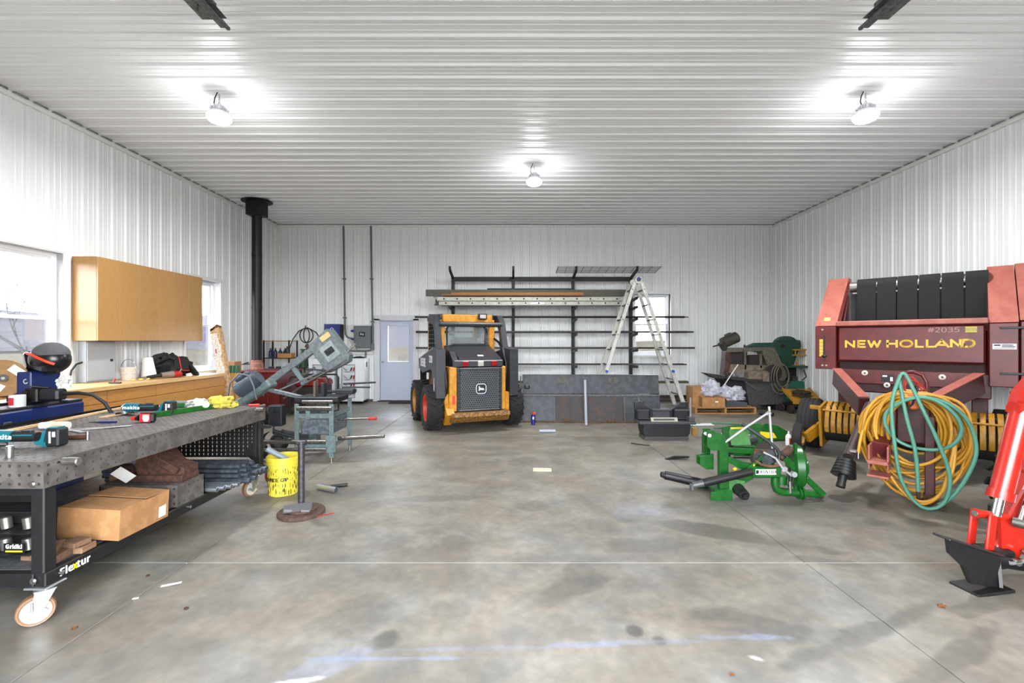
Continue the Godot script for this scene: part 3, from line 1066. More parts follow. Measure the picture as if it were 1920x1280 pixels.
# cordless angle grinder lying along x, battery at +x
func grinder(called: String, label: String, where: Vector3, yaw: float, text: bool) -> void:
	var o := thing(called, label, "grinder", where, yaw, "cordless grinders on the welding table")
	var teal := mat("tool_teal", Color(0.05, 0.36, 0.40), 0.4)
	var dark := mat("tool_black", Color(0.07, 0.075, 0.085), 0.55)
	var g := geo()
	g.cyl(Vector3(-0.21, 0.062, 0), Vector3(-0.10, 0.06, 0), 0.036, 0.034, 18)
	g.ball(Vector3(-0.205, 0.06, 0), Vector3(0.035, 0.037, 0.036))
	part("motor_housing", g, teal, o)
	part("gear_head", geo().bb(Vector3(-0.245, 0.035, -0.03), Vector3(-0.19, 0.085, 0.03), 0.015).cyl(Vector3(-0.225, 0.01, 0), Vector3(-0.225, 0.05, 0), 0.025), mat("cast_alloy", Color(0.55, 0.56, 0.57), 0.4, 0.7), o)
	part("handle_grip", geo().cyl(Vector3(-0.10, 0.06, 0), Vector3(0.03, 0.055, 0), 0.033, 0.028, 16).bb(Vector3(-0.06, 0.078, -0.012), Vector3(0.0, 0.094, 0.012), 0.004), dark, o)
	part("side_stripe", geo().bb(Vector3(-0.085, 0.066, 0.022), Vector3(0.02, 0.074, 0.034), 0.002), teal, o)
	var b := geo().turn(Vector3(0, 0, 0), Vector3.ZERO)
	b.off(Vector3(0, 0, 0)).ext([Vector2(0.02, 0.035), Vector2(0.05, 0.028), Vector2(0.065, 0.05), Vector2(0.075, 0.09), Vector2(0.11, 0.115), Vector2(0.16, 0.115), Vector2(0.16, 0.1), Vector2(0.115, 0.1), Vector2(0.09, 0.08), Vector2(0.08, 0.03), Vector2(0.11, 0.015), Vector2(0.10, 0.0), Vector2(0.04, 0.014)], 0.05)
	part("battery_mount", b, teal, o)
	var bt := part("battery", geo().box(Vector3(0.135, 0.056, 0), Vector3(0.075, 0.104, 0.075), 0.008), dark, o)
	part("battery_label", geo().box(Vector3(0.128, 0.058, 0.0385), Vector3(0.011, 0.068, 0.001), 0.0), mat("label_white", Color(0.85, 0.85, 0.86), 0.5), bt)
	part("battery_label", geo().box(Vector3(0.150, 0.075, 0.0385), Vector3(0.018, 0.03, 0.001), 0.0), mat("label_grey", Color(0.72, 0.70, 0.72), 0.5), bt)
	part("guard", geo().at(Transform3D(Basis(Vector3(1, 0, 0), PI), Vector3(-0.225, 0.02, 0))).lathe([Vector2(0.02, 0.0), Vector2(0.06, 0.0), Vector2(0.063, 0.015)], 20, false, 0.3, PI + 0.6), dark, o)
	if text:
		lettering("makita", 0.026, Color(0.93, 0.95, 0.95), o, Transform3D(Basis.from_euler(Vector3(0, 0, -0.02)), Vector3(-0.152, 0.062, 0.0368)), 1.15)

func lump(size: Vector3, sd: int, amount: float, ku := 22, kv := 14) -> Geo:
	var f := FastNoiseLite.new()
	f.seed = sd
	f.frequency = 1.1
	f.fractal_octaves = 3
	var g := geo()
	var grid := []
	for i in kv + 1:
		var row := []
		for j in ku:
			var th := PI * i / kv
			var ph := TAU * j / ku
			var d := Vector3(sin(th) * cos(ph), cos(th), sin(th) * sin(ph))
			var r := 1.0 + f.get_noise_3dv(d * 1.6) * amount
			var p := d * r
			p.y = maxf(p.y, -0.55) + 0.55
			row.append(p * size * Vector3(0.5, 0.62, 0.5))
		grid.append(row)
	for i in kv:
		for j in ku:
			var a: Vector3 = grid[i][j]
			var b: Vector3 = grid[i][(j + 1) % ku]
			var c: Vector3 = grid[i + 1][(j + 1) % ku]
			var e: Vector3 = grid[i + 1][j]
			var nn := (c - a).cross(b - e)
			if nn.length() < 1e-9:
				nn = Vector3.UP
			var mid := (a + c) * 0.5 - Vector3(0, size.y * 0.3, 0)
			if nn.dot(mid) < 0.0:
				nn = -nn
			g.quad(a, b, c, e, nn.normalized())
	return g

func table_top_things() -> void:
	grinder("angle_grinder", "teal and black cordless grinder lying beside the white bottle", V(-2.82, TT, 2.70), 3.0, true)
	grinder("angle_grinder", "teal and black cordless grinder lying on the green tube frame", V(-3.02, TT + 0.003, 3.86), 4.0, true)
	var cy := func(r: float, h: float) -> Geo: return geo().lathe([Vector2(0, 0), Vector2(r - 0.002, 0), Vector2(r, 0.002), Vector2(r, h - 0.003), Vector2(r - 0.003, h), Vector2(0, h)], 20)
	solo("steel_pin", cy.call(0.017, 0.064), chrome(), "short bright steel pin standing upright on the welding table corner", "pin", V(-2.66, TT, 2.43), 0, "steel pins")
	solo("steel_pin", cy.call(0.0105, 0.056), chrome(), "thin bright steel pin standing upright behind the grinder battery", "pin", V(-2.655, TT, 2.87), 0, "steel pins")
	var pin := solo("steel_pin", geo().at(Transform3D(Basis(Vector3(0, 0, 1), -PI / 2), Vector3(-0.03, 0, 0))).lathe([Vector2(0, 0), Vector2(0.0075, 0), Vector2(0.0075, 0.03), Vector2(0.021, 0.03), Vector2(0.021, 0.115), Vector2(0.017, 0.119), Vector2(0, 0.119)], 24), chrome(), "thick bright steel pin plugged into the side of the welding table", "pin", V(-2.40, TT - 0.023, 2.45), 0, "steel pins")
	solo("steel_pin", geo().at(Transform3D(Basis(Vector3(0, 0, 1), -PI / 2), Vector3(-0.03, 0, 0))).lathe([Vector2(0, 0), Vector2(0.0075, 0), Vector2(0.0075, 0.03), Vector2(0.02, 0.03), Vector2(0.02, 0.10), Vector2(0, 0.10)], 20), chrome(), "bright steel pin plugged into the table side near the band saw", "pin", V(-2.40, TT - 0.023, 4.3), 0, "steel pins")
	solo("copper_rod", geo().cyl(V(-0.06, 0.014, -0.01), V(0.045, 0.014, 0.01), 0.0135), duo("brown_bar", Color(0.30, 0.18, 0.13), Color(0.40, 0.24, 0.17), 0.5, 0.3), "short brown round bar behind the nearest grinder", "rod", V(-2.735, TT, 2.89))
	# white bottle on its side
	var bo := thing("plastic_bottle", "white plastic bottle with printed label lying on its side", "bottle", V(-3.21, TT + 0.027, 3.22), 5)
	var sideways := Transform3D(Basis(Vector3(0, 0, 1), PI / 2), Vector3(0.09, 0, 0))
	part("body", geo().at(sideways).lathe([Vector2(0, 0), Vector2(0.026, 0), Vector2(0.027, 0.01), Vector2(0.027, 0.115), Vector2(0.02, 0.13), Vector2(0.02, 0.14)], 20), mat("white_plastic", Color(0.86, 0.85, 0.80), 0.45), bo)
	part("label_band", geo().at(sideways).lathe([Vector2(0.0274, 0.02), Vector2(0.0274, 0.1)], 20), duo("bottle_label", Color(0.85, 0.82, 0.72), Color(0.62, 0.45, 0.35), 0.6, 0, 8, 0.05, 0.62), bo)
	part("cap", geo().at(sideways).lathe([Vector2(0, 0.178), Vector2(0.023, 0.178), Vector2(0.024, 0.14), Vector2(0, 0.14)], 20), mat("cap_white", Color(0.92, 0.92, 0.92), 0.4), bo)
	# screwdriver with orange handle
	var sd := thing("screwdriver", "orange-handled screwdriver lying behind the nearest grinder", "screwdriver", V(-3.06, TT + 0.013, 3.02), 8)
	part("handle", geo().cyl(Vector3(-0.14, 0, 0), Vector3(-0.02, 0, 0), 0.010, 0.013, 10).cyl(Vector3(-0.02, 0, 0), Vector3(0, 0, 0), 0.013, 0.006, 10), mat("orange_grip", Color(0.72, 0.25, 0.10), 0.5), sd)
	part("blade", geo().cyl(Vector3(0, 0, 0), Vector3(0.14, -0.004, 0), 0.0035, -1, 8), chrome(), sd)
	var mk := thing("marker_pen", "dark blue marker pen lying near the white bottle", "pen", V(-3.08, TT + 0.008, 3.46), 6)
	part("barrel", geo().cyl(Vector3(-0.03, 0, 0), Vector3(0.09, 0, 0), 0.0075, -1, 10), mat("marker_blue", Color(0.08, 0.12, 0.36), 0.4), mk)
	part("nib_holder", geo().cyl(Vector3(-0.1, 0, 0), Vector3(-0.03, 0, 0), 0.003, 0.006, 8), mat("tool_black", Color(0.07, 0.075, 0.085), 0.55), mk)
	# folding square of two flat bars
	var sq := thing("steel_square", "folding square of two pale flat bars on the welding table", "square", V(-2.90, TT, 3.16), 0)
	part("blade", geo().bar(V(-0.17, 0.004, 0.06), V(0.14, 0.004, 0.16), 0.025, 0.004, 0.001), mat("pale_alloy", Color(0.66, 0.66, 0.68), 0.35, 0.8), sq)
	part("blade", geo().bar(V(-0.12, 0.009, -0.04), V(0.14, 0.009, 0.17), 0.022, 0.004, 0.001), mat("pale_alloy", Color(0.66, 0.66, 0.68), 0.35, 0.8), sq)
	part("blade", geo().bar(V(-0.20, 0.006, 0.04), V(0.02, 0.006, -0.08), 0.03, 0.006, 0.001), mat("pale_alloy", Color(0.66, 0.66, 0.68), 0.35, 0.8), sq)
	# strips lying along the far edge
	solo("wood_strip", geo().bar(V(0.0, 0.009, -0.55), V(-0.16, 0.009, 0.62), 0.03, 0.016, 0.001), wood("pale_strip", Color(0.74, 0.60, 0.42), Color(0.83, 0.71, 0.54), 2), "pale wooden strip lying along the table behind the grinders", "strip", V(-3.42, TT, 3.65))
	solo("wood_strip", geo().bar(V(0.0, 0.005, -0.4), V(-0.02, 0.005, 0.25), 0.07, 0.008, 0.001), wood("tan_strip", Color(0.66, 0.52, 0.36), Color(0.77, 0.63, 0.46), 2), "flat tan wooden slat lying beside the dark angle bar", "strip", V(-3.30, TT, 4.1))
	solo("angle_bar", geo().bar(V(0, 0.012, -0.95), V(-0.02, 0.012, 0.9), 0.004, 0.024, 0.0).bar(V(0.014, 0.002, -0.95), V(-0.006, 0.002, 0.9), 0.03, 0.004, 0.0), mat("dark_bar", Color(0.16, 0.15, 0.15), 0.45, 0.6, "scuff", 3.0), "long dark steel angle bar lying along the table edge", "bar", V(-3.60, TT, 3.45))
	# black oil bottle with red cap on its side
	var ob := thing("oil_bottle", "small black bottle with red cap and printed label on its side", "bottle", V(-2.80, TT, 3.5), 0)
	part("body", geo().box(Vector3(0.02, 0.037, 0), Vector3(0.11, 0.074, 0.05), 0.012), mat("bottle_black", Color(0.05, 0.05, 0.055), 0.35), ob)
	part("shoulder", geo().cyl(Vector3(-0.035, 0.035, 0), Vector3(-0.07, 0.03, 0), 0.028, 0.014, 14), mat("bottle_black", Color(0.05, 0.05, 0.055), 0.35), ob)
	part("cap", geo().cyl(Vector3(-0.068, 0.03, 0), Vector3(-0.095, 0.03, 0), 0.016, 0.015, 14), mat("cap_red", Color(0.80, 0.12, 0.08), 0.4), ob)
	var lb := part("label", geo().box(Vector3(0.018, 0.038, 0.0255), Vector3(0.08, 0.062, 0.001), 0.0), mat("label_red", Color(0.78, 0.13, 0.16), 0.5), ob)
	part("label_print", geo().off(Vector3(0.022, 0.035, 0.0265)).ext([Vector2(-0.018, 0.026), Vector2(0.028, 0.026), Vector2(0.03, -0.005), Vector2(0.018, -0.026), Vector2(-0.01, -0.026), Vector2(-0.022, -0.002)], 0.0006), mat("label_grey", Color(0.72, 0.70, 0.72), 0.5), lb)
	# bent green tube frame
	var green := duo("tractor_green_worn", Color(0.05, 0.28, 0.07), Color(0.08, 0.36, 0.10), 0.4, 0.0, 1.5, 0.02)
	var gf := thing("tube_frame", "bent square-tube green frame lying on the welding table", "frame", V(-2.80, TT, 4.0))
	part("near_bar", geo().bar(V(-0.10, 0.022, -0.28), V(0.05, 0.022, 0.2), 0.02, 0.042), green, gf)
	part("end_bar", geo().bar(V(0.05, 0.022, 0.21), V(-0.03, 0.022, 0.36), 0.02, 0.042), green, gf)
	part("far_bar", geo().bar(V(-0.03, 0.022, 0.36), V(-0.42, 0.022, 0.24), 0.02, 0.042), green, gf)
	solo("cutting_disc", geo().lathe([Vector2(0.011, 0), Vector2(0.06, 0), Vector2(0.06, 0.003), Vector2(0.02, 0.004), Vector2(0.011, 0.006)], 28), mat("disc_grey", Color(0.24, 0.23, 0.23), 0.9, 0, "speck", 6), "grey cutting disc lying flat near the oil bottle", "disc", V(-2.98, TT, 3.72))
	solo("paper_cup", geo().at(Transform3D(Basis(Vector3(0, 0, 1), PI / 2 - 0.12) * Basis(Vector3(1, 0, 0), 0.15), Vector3(0.0, 0.038, 0))).lathe([Vector2(0, 0.10), Vector2(0.028, 0.10), Vector2(0.038, 0.0), Vector2(0.036, 0.0), Vector2(0.026, 0.098)], 22), mat("paper_white", Color(0.84, 0.83, 0.80), 0.8), "white paper cup lying on its side by the green frame", "cup", V(-2.84, TT, 4.16), 150)
	var pv := mat("grey_pvc", Color(0.42, 0.45, 0.48), 0.4)
	solo("pvc_pipe", geo().pipe(Vector3(-0.23, 0.026, 0.0), Vector3(0.05, 0.026, 0.02), 0.025, 0.003), pv, "grey plastic pipe piece lying at the far table edge", "pipe", V(-3.03, TT, 4.38))
	solo("pvc_pipe", geo().pipe(Vector3(0, 0.024, 0.07), Vector3(0.14, 0.024, -0.06), 0.023, 0.003), pv, "short grey plastic pipe piece touching the longer one, hollow end showing", "pipe", V(-3.01, TT, 4.29))
	solo("rag", lump(Vector3(0.17, 0.075, 0.16), 4, 0.9), mat("rag_white", Color(0.84, 0.83, 0.80), 0.95, 0, "soft", 4), "crumpled white rag beside the yellow glove", "rag", V(-2.94, TT, 4.30))
	solo("work_glove", lump(Vector3(0.24, 0.10, 0.18), 9, 1.0).box(Vector3(0.07, 0.03, 0.06), Vector3(0.09, 0.035, 0.03), 0.012).box(Vector3(0.10, 0.03, 0.02), Vector3(0.09, 0.035, 0.03), 0.012), mat("glove_yellow", Color(0.80, 0.74, 0.30), 0.9, 0, "soft", 5), "crumpled yellow work glove on the far end of the welding table", "glove", V(-2.72, TT, 4.30))
	var rs := thing("screwdriver", "small red-handled screwdriver lying at the far table end", "screwdriver", V(-2.50, TT + 0.011, 4.36), 12)
	part("handle", geo().cyl(Vector3(0.0, 0, 0), Vector3(0.09, 0, 0), 0.010, 0.012, 10), mat("cap_red", Color(0.80, 0.12, 0.08), 0.4), rs)
	part("blade", geo().cyl(Vector3(-0.12, 0, 0), Vector3(0, 0, 0), 0.004, -1, 8), mat("dark_bar", Color(0.16, 0.15, 0.15), 0.45, 0.6), rs)

func cardboard() -> StandardMaterial3D:
	return duo("cardboard", Color(0.56, 0.40, 0.24), Color(0.63, 0.46, 0.29), 0.85, 0.0, 1.5, 0.01)

func carton(called: String, label: String, where: Vector3, yaw: float, s: Vector3, open := false, cat := "box") -> Node3D:
	var o := thing(called, label, cat, where, yaw, "")
	var cb := cardboard()
	var g := geo()
	var w := 0.005
	g.bb(Vector3(-s.x / 2, 0, -s.z / 2), Vector3(s.x / 2, w, s.z / 2), 0.0)
	g.bb(Vector3(-s.x / 2, w, s.z / 2 - w), Vector3(s.x / 2, s.y, s.z / 2), 0.001).bb(Vector3(-s.x / 2, w, -s.z / 2), Vector3(s.x / 2, s.y, -s.z / 2 + w), 0.001)
	g.bb(Vector3(-s.x / 2, w, -s.z / 2 + w), Vector3(-s.x / 2 + w, s.y, s.z / 2 - w), 0.001).bb(Vector3(s.x / 2 - w, w, -s.z / 2 + w), Vector3(s.x / 2, s.y, s.z / 2 - w), 0.001)
	part("box_body", g, cb, o)
	if not open:
		# four closed flaps, the outer pair meeting in the middle
		part("flap", geo().bb(Vector3(-s.x / 2, s.y, 0.0015), Vector3(s.x / 2, s.y + 0.004, s.z / 2), 0.001), cb, o)
		part("flap", geo().turn(Vector3(0, s.y, -s.z / 2), Vector3(-2.0, 0, 0)).bb(Vector3(-s.x / 2, 0, 0), Vector3(s.x / 2, 0.004, s.z / 2 - 0.0015), 0.001), cb, o)
	return o

func table_shelf_things() -> void:
	var bx := carton("cardboard_box", "closed brown cardboard box on the shelf under the welding table", V(-2.515, SH + 0.008, 2.912), 0, Vector3(0.37, 0.178, 0.39))
	bx.rotation_degrees.z = -3.0
	bx.position.y += 0.012
	part("shipping_label", geo().bb(Vector3(0.1855, 0.02, -0.17), Vector3(0.1862, 0.09, -0.11), 0.0), mat("label_white", Color(0.85, 0.85, 0.86), 0.5), bx)
	# wooden blocks by the near leg
	var wd := [wood("block_wood_a", Color(0.35, 0.25, 0.18), Color(0.44, 0.33, 0.24), 0, 0.8), wood("block_wood_b", Color(0.42, 0.31, 0.22), Color(0.53, 0.41, 0.30), 2, 0.8)]
	var bl := [[-2.50, 0, 2.52, 10, 0.09, 0.04, 0.13], [-2.62, 0, 2.55, -6, 0.10, 0.04, 0.12], [-2.55, 0.04, 2.53, 25, 0.10, 0.035, 0.11], [-2.44, 0.0, 2.62, 4, 0.05, 0.035, 0.10], [-2.47, 0.04, 2.60, -12, 0.10, 0.03, 0.09], [-2.68, 0.04, 2.56, 3, 0.09, 0.035, 0.12]]
	for k in bl.size():
		var b: Array = bl[k]
		solo("wood_block", geo().box(Vector3(0, b[5] / 2, 0), Vector3(b[4], b[5], b[6]), 0.003), wd[k % 2], "small brown hardwood block piled beside the near table leg", "block", V(b[0], SH + b[1], b[2]), b[3], "wood blocks on the table shelf")
	solo("aluminium_channel", geo().bb(Vector3(-0.02, 0, -0.12), Vector3(0.02, 0.003, 0.12), 0.0).bb(Vector3(-0.02, 0, -0.12), Vector3(-0.017, 0.035, 0.12), 0.0).bb(Vector3(0.017, 0, -0.12), Vector3(0.02, 0.035, 0.12), 0.0), mat("pale_alloy", Color(0.66, 0.66, 0.68), 0.35, 0.8), "short aluminium channel lying under the cardboard box edge", "channel", V(-2.60, SH, 2.70), 78)
	# mallet with wooden handle
	var ml := thing("mallet", "black-headed mallet with wooden handle behind the cardboard box", "mallet", V(-2.80, SH, 2.82), 10)
	part("head", geo().cyl(Vector3(-0.12, 0.065, -0.05), Vector3(-0.12, 0.065, 0.06), 0.045), mat("black_rubber", Color(0.05, 0.05, 0.05), 0.6), ml)
	part("handle", geo().cyl(Vector3(-0.12, 0.11, 0), Vector3(0.1, 0.12, 0), 0.014, 0.017, 10), wood("tool_handle", Color(0.55, 0.38, 0.20), Color(0.66, 0.48, 0.28), 0), ml)
	# discs
	var iron := mat("dark_iron", Color(0.16, 0.15, 0.145), 0.6, 0.5, "scuff", 2.0)
	solo("iron_disc", geo().lathe([Vector2(0.03, 0), Vector2(0.15, 0), Vector2(0.152, 0.008), Vector2(0.15, 0.018), Vector2(0.09, 0.022), Vector2(0.03, 0.022)], 32), iron, "wide flat iron disc on the shelf behind the cardboard box", "disc", V(-2.86, SH + 0.0, 3.2), 0)
	solo("iron_disc", geo().lathe([Vector2(0.03, 0), Vector2(0.12, 0), Vector2(0.122, 0.012), Vector2(0.05, 0.03), Vector2(0.03, 0.03)], 32), iron, "smaller iron disc stacked on the wide flat one", "disc", V(-2.86, SH + 0.022, 3.2), 0)
	# riser block drilled like the table
	var o := thing("riser_block", "drilled steel riser block carrying the rusty vise on the shelf", "block", V(-2.68, SH, 3.435))
	var st := duo("raw_plate_steel", Color(0.29, 0.272, 0.255), Color(0.375, 0.352, 0.33), 0.58, 0.2)
	var g := geo().at(Transform3D(Basis(Vector3(0, 0, -1), Vector3.UP, Vector3(1, 0, 0)), Vector3(0.28, 0.08, 0)))
	g.perf(6, 3, 0.0483, 0.052, 0.008, 0.008, 0.01)
	part("side_plate", g, st, o)
	g = geo().at(Transform3D(Basis.IDENTITY, Vector3(0, 0.08, 0.145)))
	g.perf(11, 3, 0.051, 0.052, 0.008, 0.008, 0.01)
	part("side_plate", g, st, o)
	part("side_plate", geo().bb(Vector3(-0.28, 0.0, -0.145), Vector3(-0.27, 0.155, 0.145), 0.0), st, o)
	part("side_plate", geo().bb(Vector3(-0.27, 0.0, -0.145), Vector3(0.28, 0.155, -0.135), 0.0), st, o)
	g = geo().at(Transform3D(Basis(Vector3(1, 0, 0), Vector3(0, 0, -1), Vector3(0, 1, 0)), Vector3(0, 0.1585, 0)))
	g.perf(11, 6, 0.051, 0.0483, 0.008, 0.008, 0.003)
	part("top_plate", g, st, o)
	# rusty machine vise
	var rust := duo("rust_brown", Color(0.20, 0.13, 0.10), Color(0.33, 0.20, 0.14), 0.85, 0.2, 2.0, 0.02)
	var v := thing("machine_vise", "big rusty brown machine vise standing on the drilled riser block", "vise", V(-2.62, SH + 0.16, 3.46), 0)
	part("base", geo().bb(Vector3(-0.22, 0, -0.09), Vector3(0.2, 0.05, 0.1), 0.006), rust, v)
	part("body", geo().off(Vector3(0.03, 0, 0)).ext([Vector2(-0.18, 0.05), Vector2(0.17, 0.05), Vector2(0.17, 0.10), Vector2(0.08, 0.13), Vector2(-0.02, 0.24), Vector2(-0.12, 0.26), Vector2(-0.19, 0.2)], 0.15), rust, v)
	part("jaw", geo().turn(Vector3(0.10, 0.12, 0.03), Vector3(0, 0, -30)).box(Vector3.ZERO, Vector3(0.16, 0.05, 0.17), 0.006), rust, v)
	part("jaw", geo().turn(Vector3(-0.08, 0.22, 0.02), Vector3(0, 0, -32)).box(Vector3.ZERO, Vector3(0.12, 0.06, 0.16), 0.006), rust, v)
	part("screw", geo().cyl(Vector3(-0.2, 0.09, 0.05), Vector3(-0.34, 0.09, 0.05), 0.02).cyl(Vector3(-0.3, 0.09, -0.06), Vector3(-0.3, 0.14, 0.16), 0.008), rust, v)
	var sc := carton("small_carton", "small brown printed carton behind the vise on the shelf", V(-2.98, SH, 3.62), 5, Vector3(0.24, 0.15, 0.18))
	part("printed_band", geo().bb(Vector3(-0.1, 0.02, 0.0902), Vector3(0.1, 0.045, 0.0908), 0.0), mat("dark_print", Color(0.2, 0.12, 0.08), 0.8), sc)
	solo("paper_sheet", geo().turn(Vector3.ZERO, Vector3(25, 20, 40)).box(Vector3(0, 0.06, 0), Vector3(0.09, 0.12, 0.002), 0.0), mat("paper_white", Color(0.84, 0.83, 0.80), 0.8), "folded white paper tucked beside the vise arm", "paper", V(-2.74, SH + 0.2, 3.30))
	var bt := thing("putty_knife", "putty knife with bright blue handle lying behind the iron discs", "knife", V(-2.98, SH + 0.055, 3.34), 8)
	part("handle", geo().box(Vector3(-0.04, 0, 0), Vector3(0.12, 0.022, 0.028), 0.008), mat("handle_blue", Color(0.08, 0.25, 0.62), 0.4), bt)
	part("blade", geo().box(Vector3(0.08, 0, 0), Vector3(0.12, 0.002, 0.06), 0.0), chrome(), bt)
	solo("spacer_plate", geo().box(Vector3(0, 0.045, 0), Vector3(0.09, 0.09, 0.02), 0.002), mat("pale_alloy", Color(0.66, 0.66, 0.68), 0.35, 0.8), "pale metal plate standing between cardboard box and riser block", "plate", V(-2.46, SH, 3.2))
	# steel pipes stacked across the far end of the shelf
	var pm := mat("pipe_steel", Color(0.50, 0.53, 0.57), 0.35, 0.8, "scuff", 2.0)
	var rng := RandomNumberGenerator.new()
	rng.seed = 9
	var pm0: Mesh = to_mesh(geo().pipe(Vector3(-1.15, 0, 0), Vector3(0, 0, 0), 0.019, 0.003, 14))
	var n := 0
	for layer in 4:
		var cnt: int = [9, 8, 7, 5][layer]
		for k in cnt:
			var o2 := MeshInstance3D.new()
			o2.name = numbered("steel_pipe")
			o2.mesh = pm0
			o2.material_override = pm
			add_child(o2)
			o2.position = V(-2.30 + rng.randf_range(-0.06, 0.06) + (0.05 if layer < 2 else 0.0), SH + 0.0195 + layer * 0.0345, 3.86 + (k + layer * 0.5) * 0.041)
			o2.rotation_degrees.y = 0.0
			tag(o2, "thin grey steel pipe in the stack across the table shelf", "pipe", "grey steel pipes on the table shelf")
			n += 1
	var bright := to_mesh(geo().pipe(Vector3(-0.5, 0, 0), Vector3(0, 0, 0), 0.02, 0.003, 14))
	for k in 4:
		var o3 := MeshInstance3D.new()
		o3.name = numbered("pipe_offcut")
		o3.mesh = bright
		o3.material_override = mat("zinc_pipe", Color(0.68, 0.70, 0.72), 0.3, 0.85)
		add_child(o3)
		o3.position = V(-2.33 + k * 0.03, SH + 0.021, 3.63 + k * 0.044)
		tag(o3, "short bright pipe offcut lying before the grey pipe stack", "pipe", "bright pipe offcuts")
	# rack of pins at the near end
	var r := thing("pin_rack", "black tiered rack holding steel pins under the near table end", "rack", V(-2.72, SH, 2.50))
	var bp := black_paint()
	part("back_plate", geo().bb(Vector3(-0.35, 0.0, -0.06), Vector3(0.16, 0.34, -0.05), 0.002), bp, r)
	for k in 3:
		part("tier", geo().turn(Vector3(-0.1, 0.06 + k * 0.115, 0.0), Vector3(8, 0, 0)).box(Vector3.ZERO, Vector3(0.50, 0.006, 0.12), 0.001), bp, r)
	var tagp := part("name_plate", geo().bb(Vector3(0.02, 0.065, 0.062), Vector3(0.13, 0.12, 0.064), 0.0), mat("plate_black", Color(0.05, 0.05, 0.05), 0.4), r)
	lettering("Gridki", 0.022, Color(0.9, 0.9, 0.9), tagp, Transform3D(Basis.IDENTITY, Vector3(0.075, 0.103, 0.0652)))
	part("yellow_line", geo().bb(Vector3(0.03, 0.074, 0.064), Vector3(0.12, 0.082, 0.065), 0.0), mat("ink_yellow", Color(0.9, 0.78, 0.1), 0.5), tagp)
	for k in 4:
		var q := solo("rack_pin", geo().turn(Vector3.ZERO, Vector3(0, 0, 8)).lathe([Vector2(0, 0), Vector2(0.021, 0), Vector2(0.024, 0.003), Vector2(0.024, 0.06), Vector2(0.018, 0.065), Vector2(0, 0.065)], 20), mat("dull_steel", Color(0.55, 0.55, 0.52), 0.35, 0.9), "stubby steel pin standing in the black tiered rack", "pin", V(-2.62 - (k % 2) * 0.12, SH + 0.063 + (k / 2) * 0.115, 2.49), 0, "pins in the tiered rack")

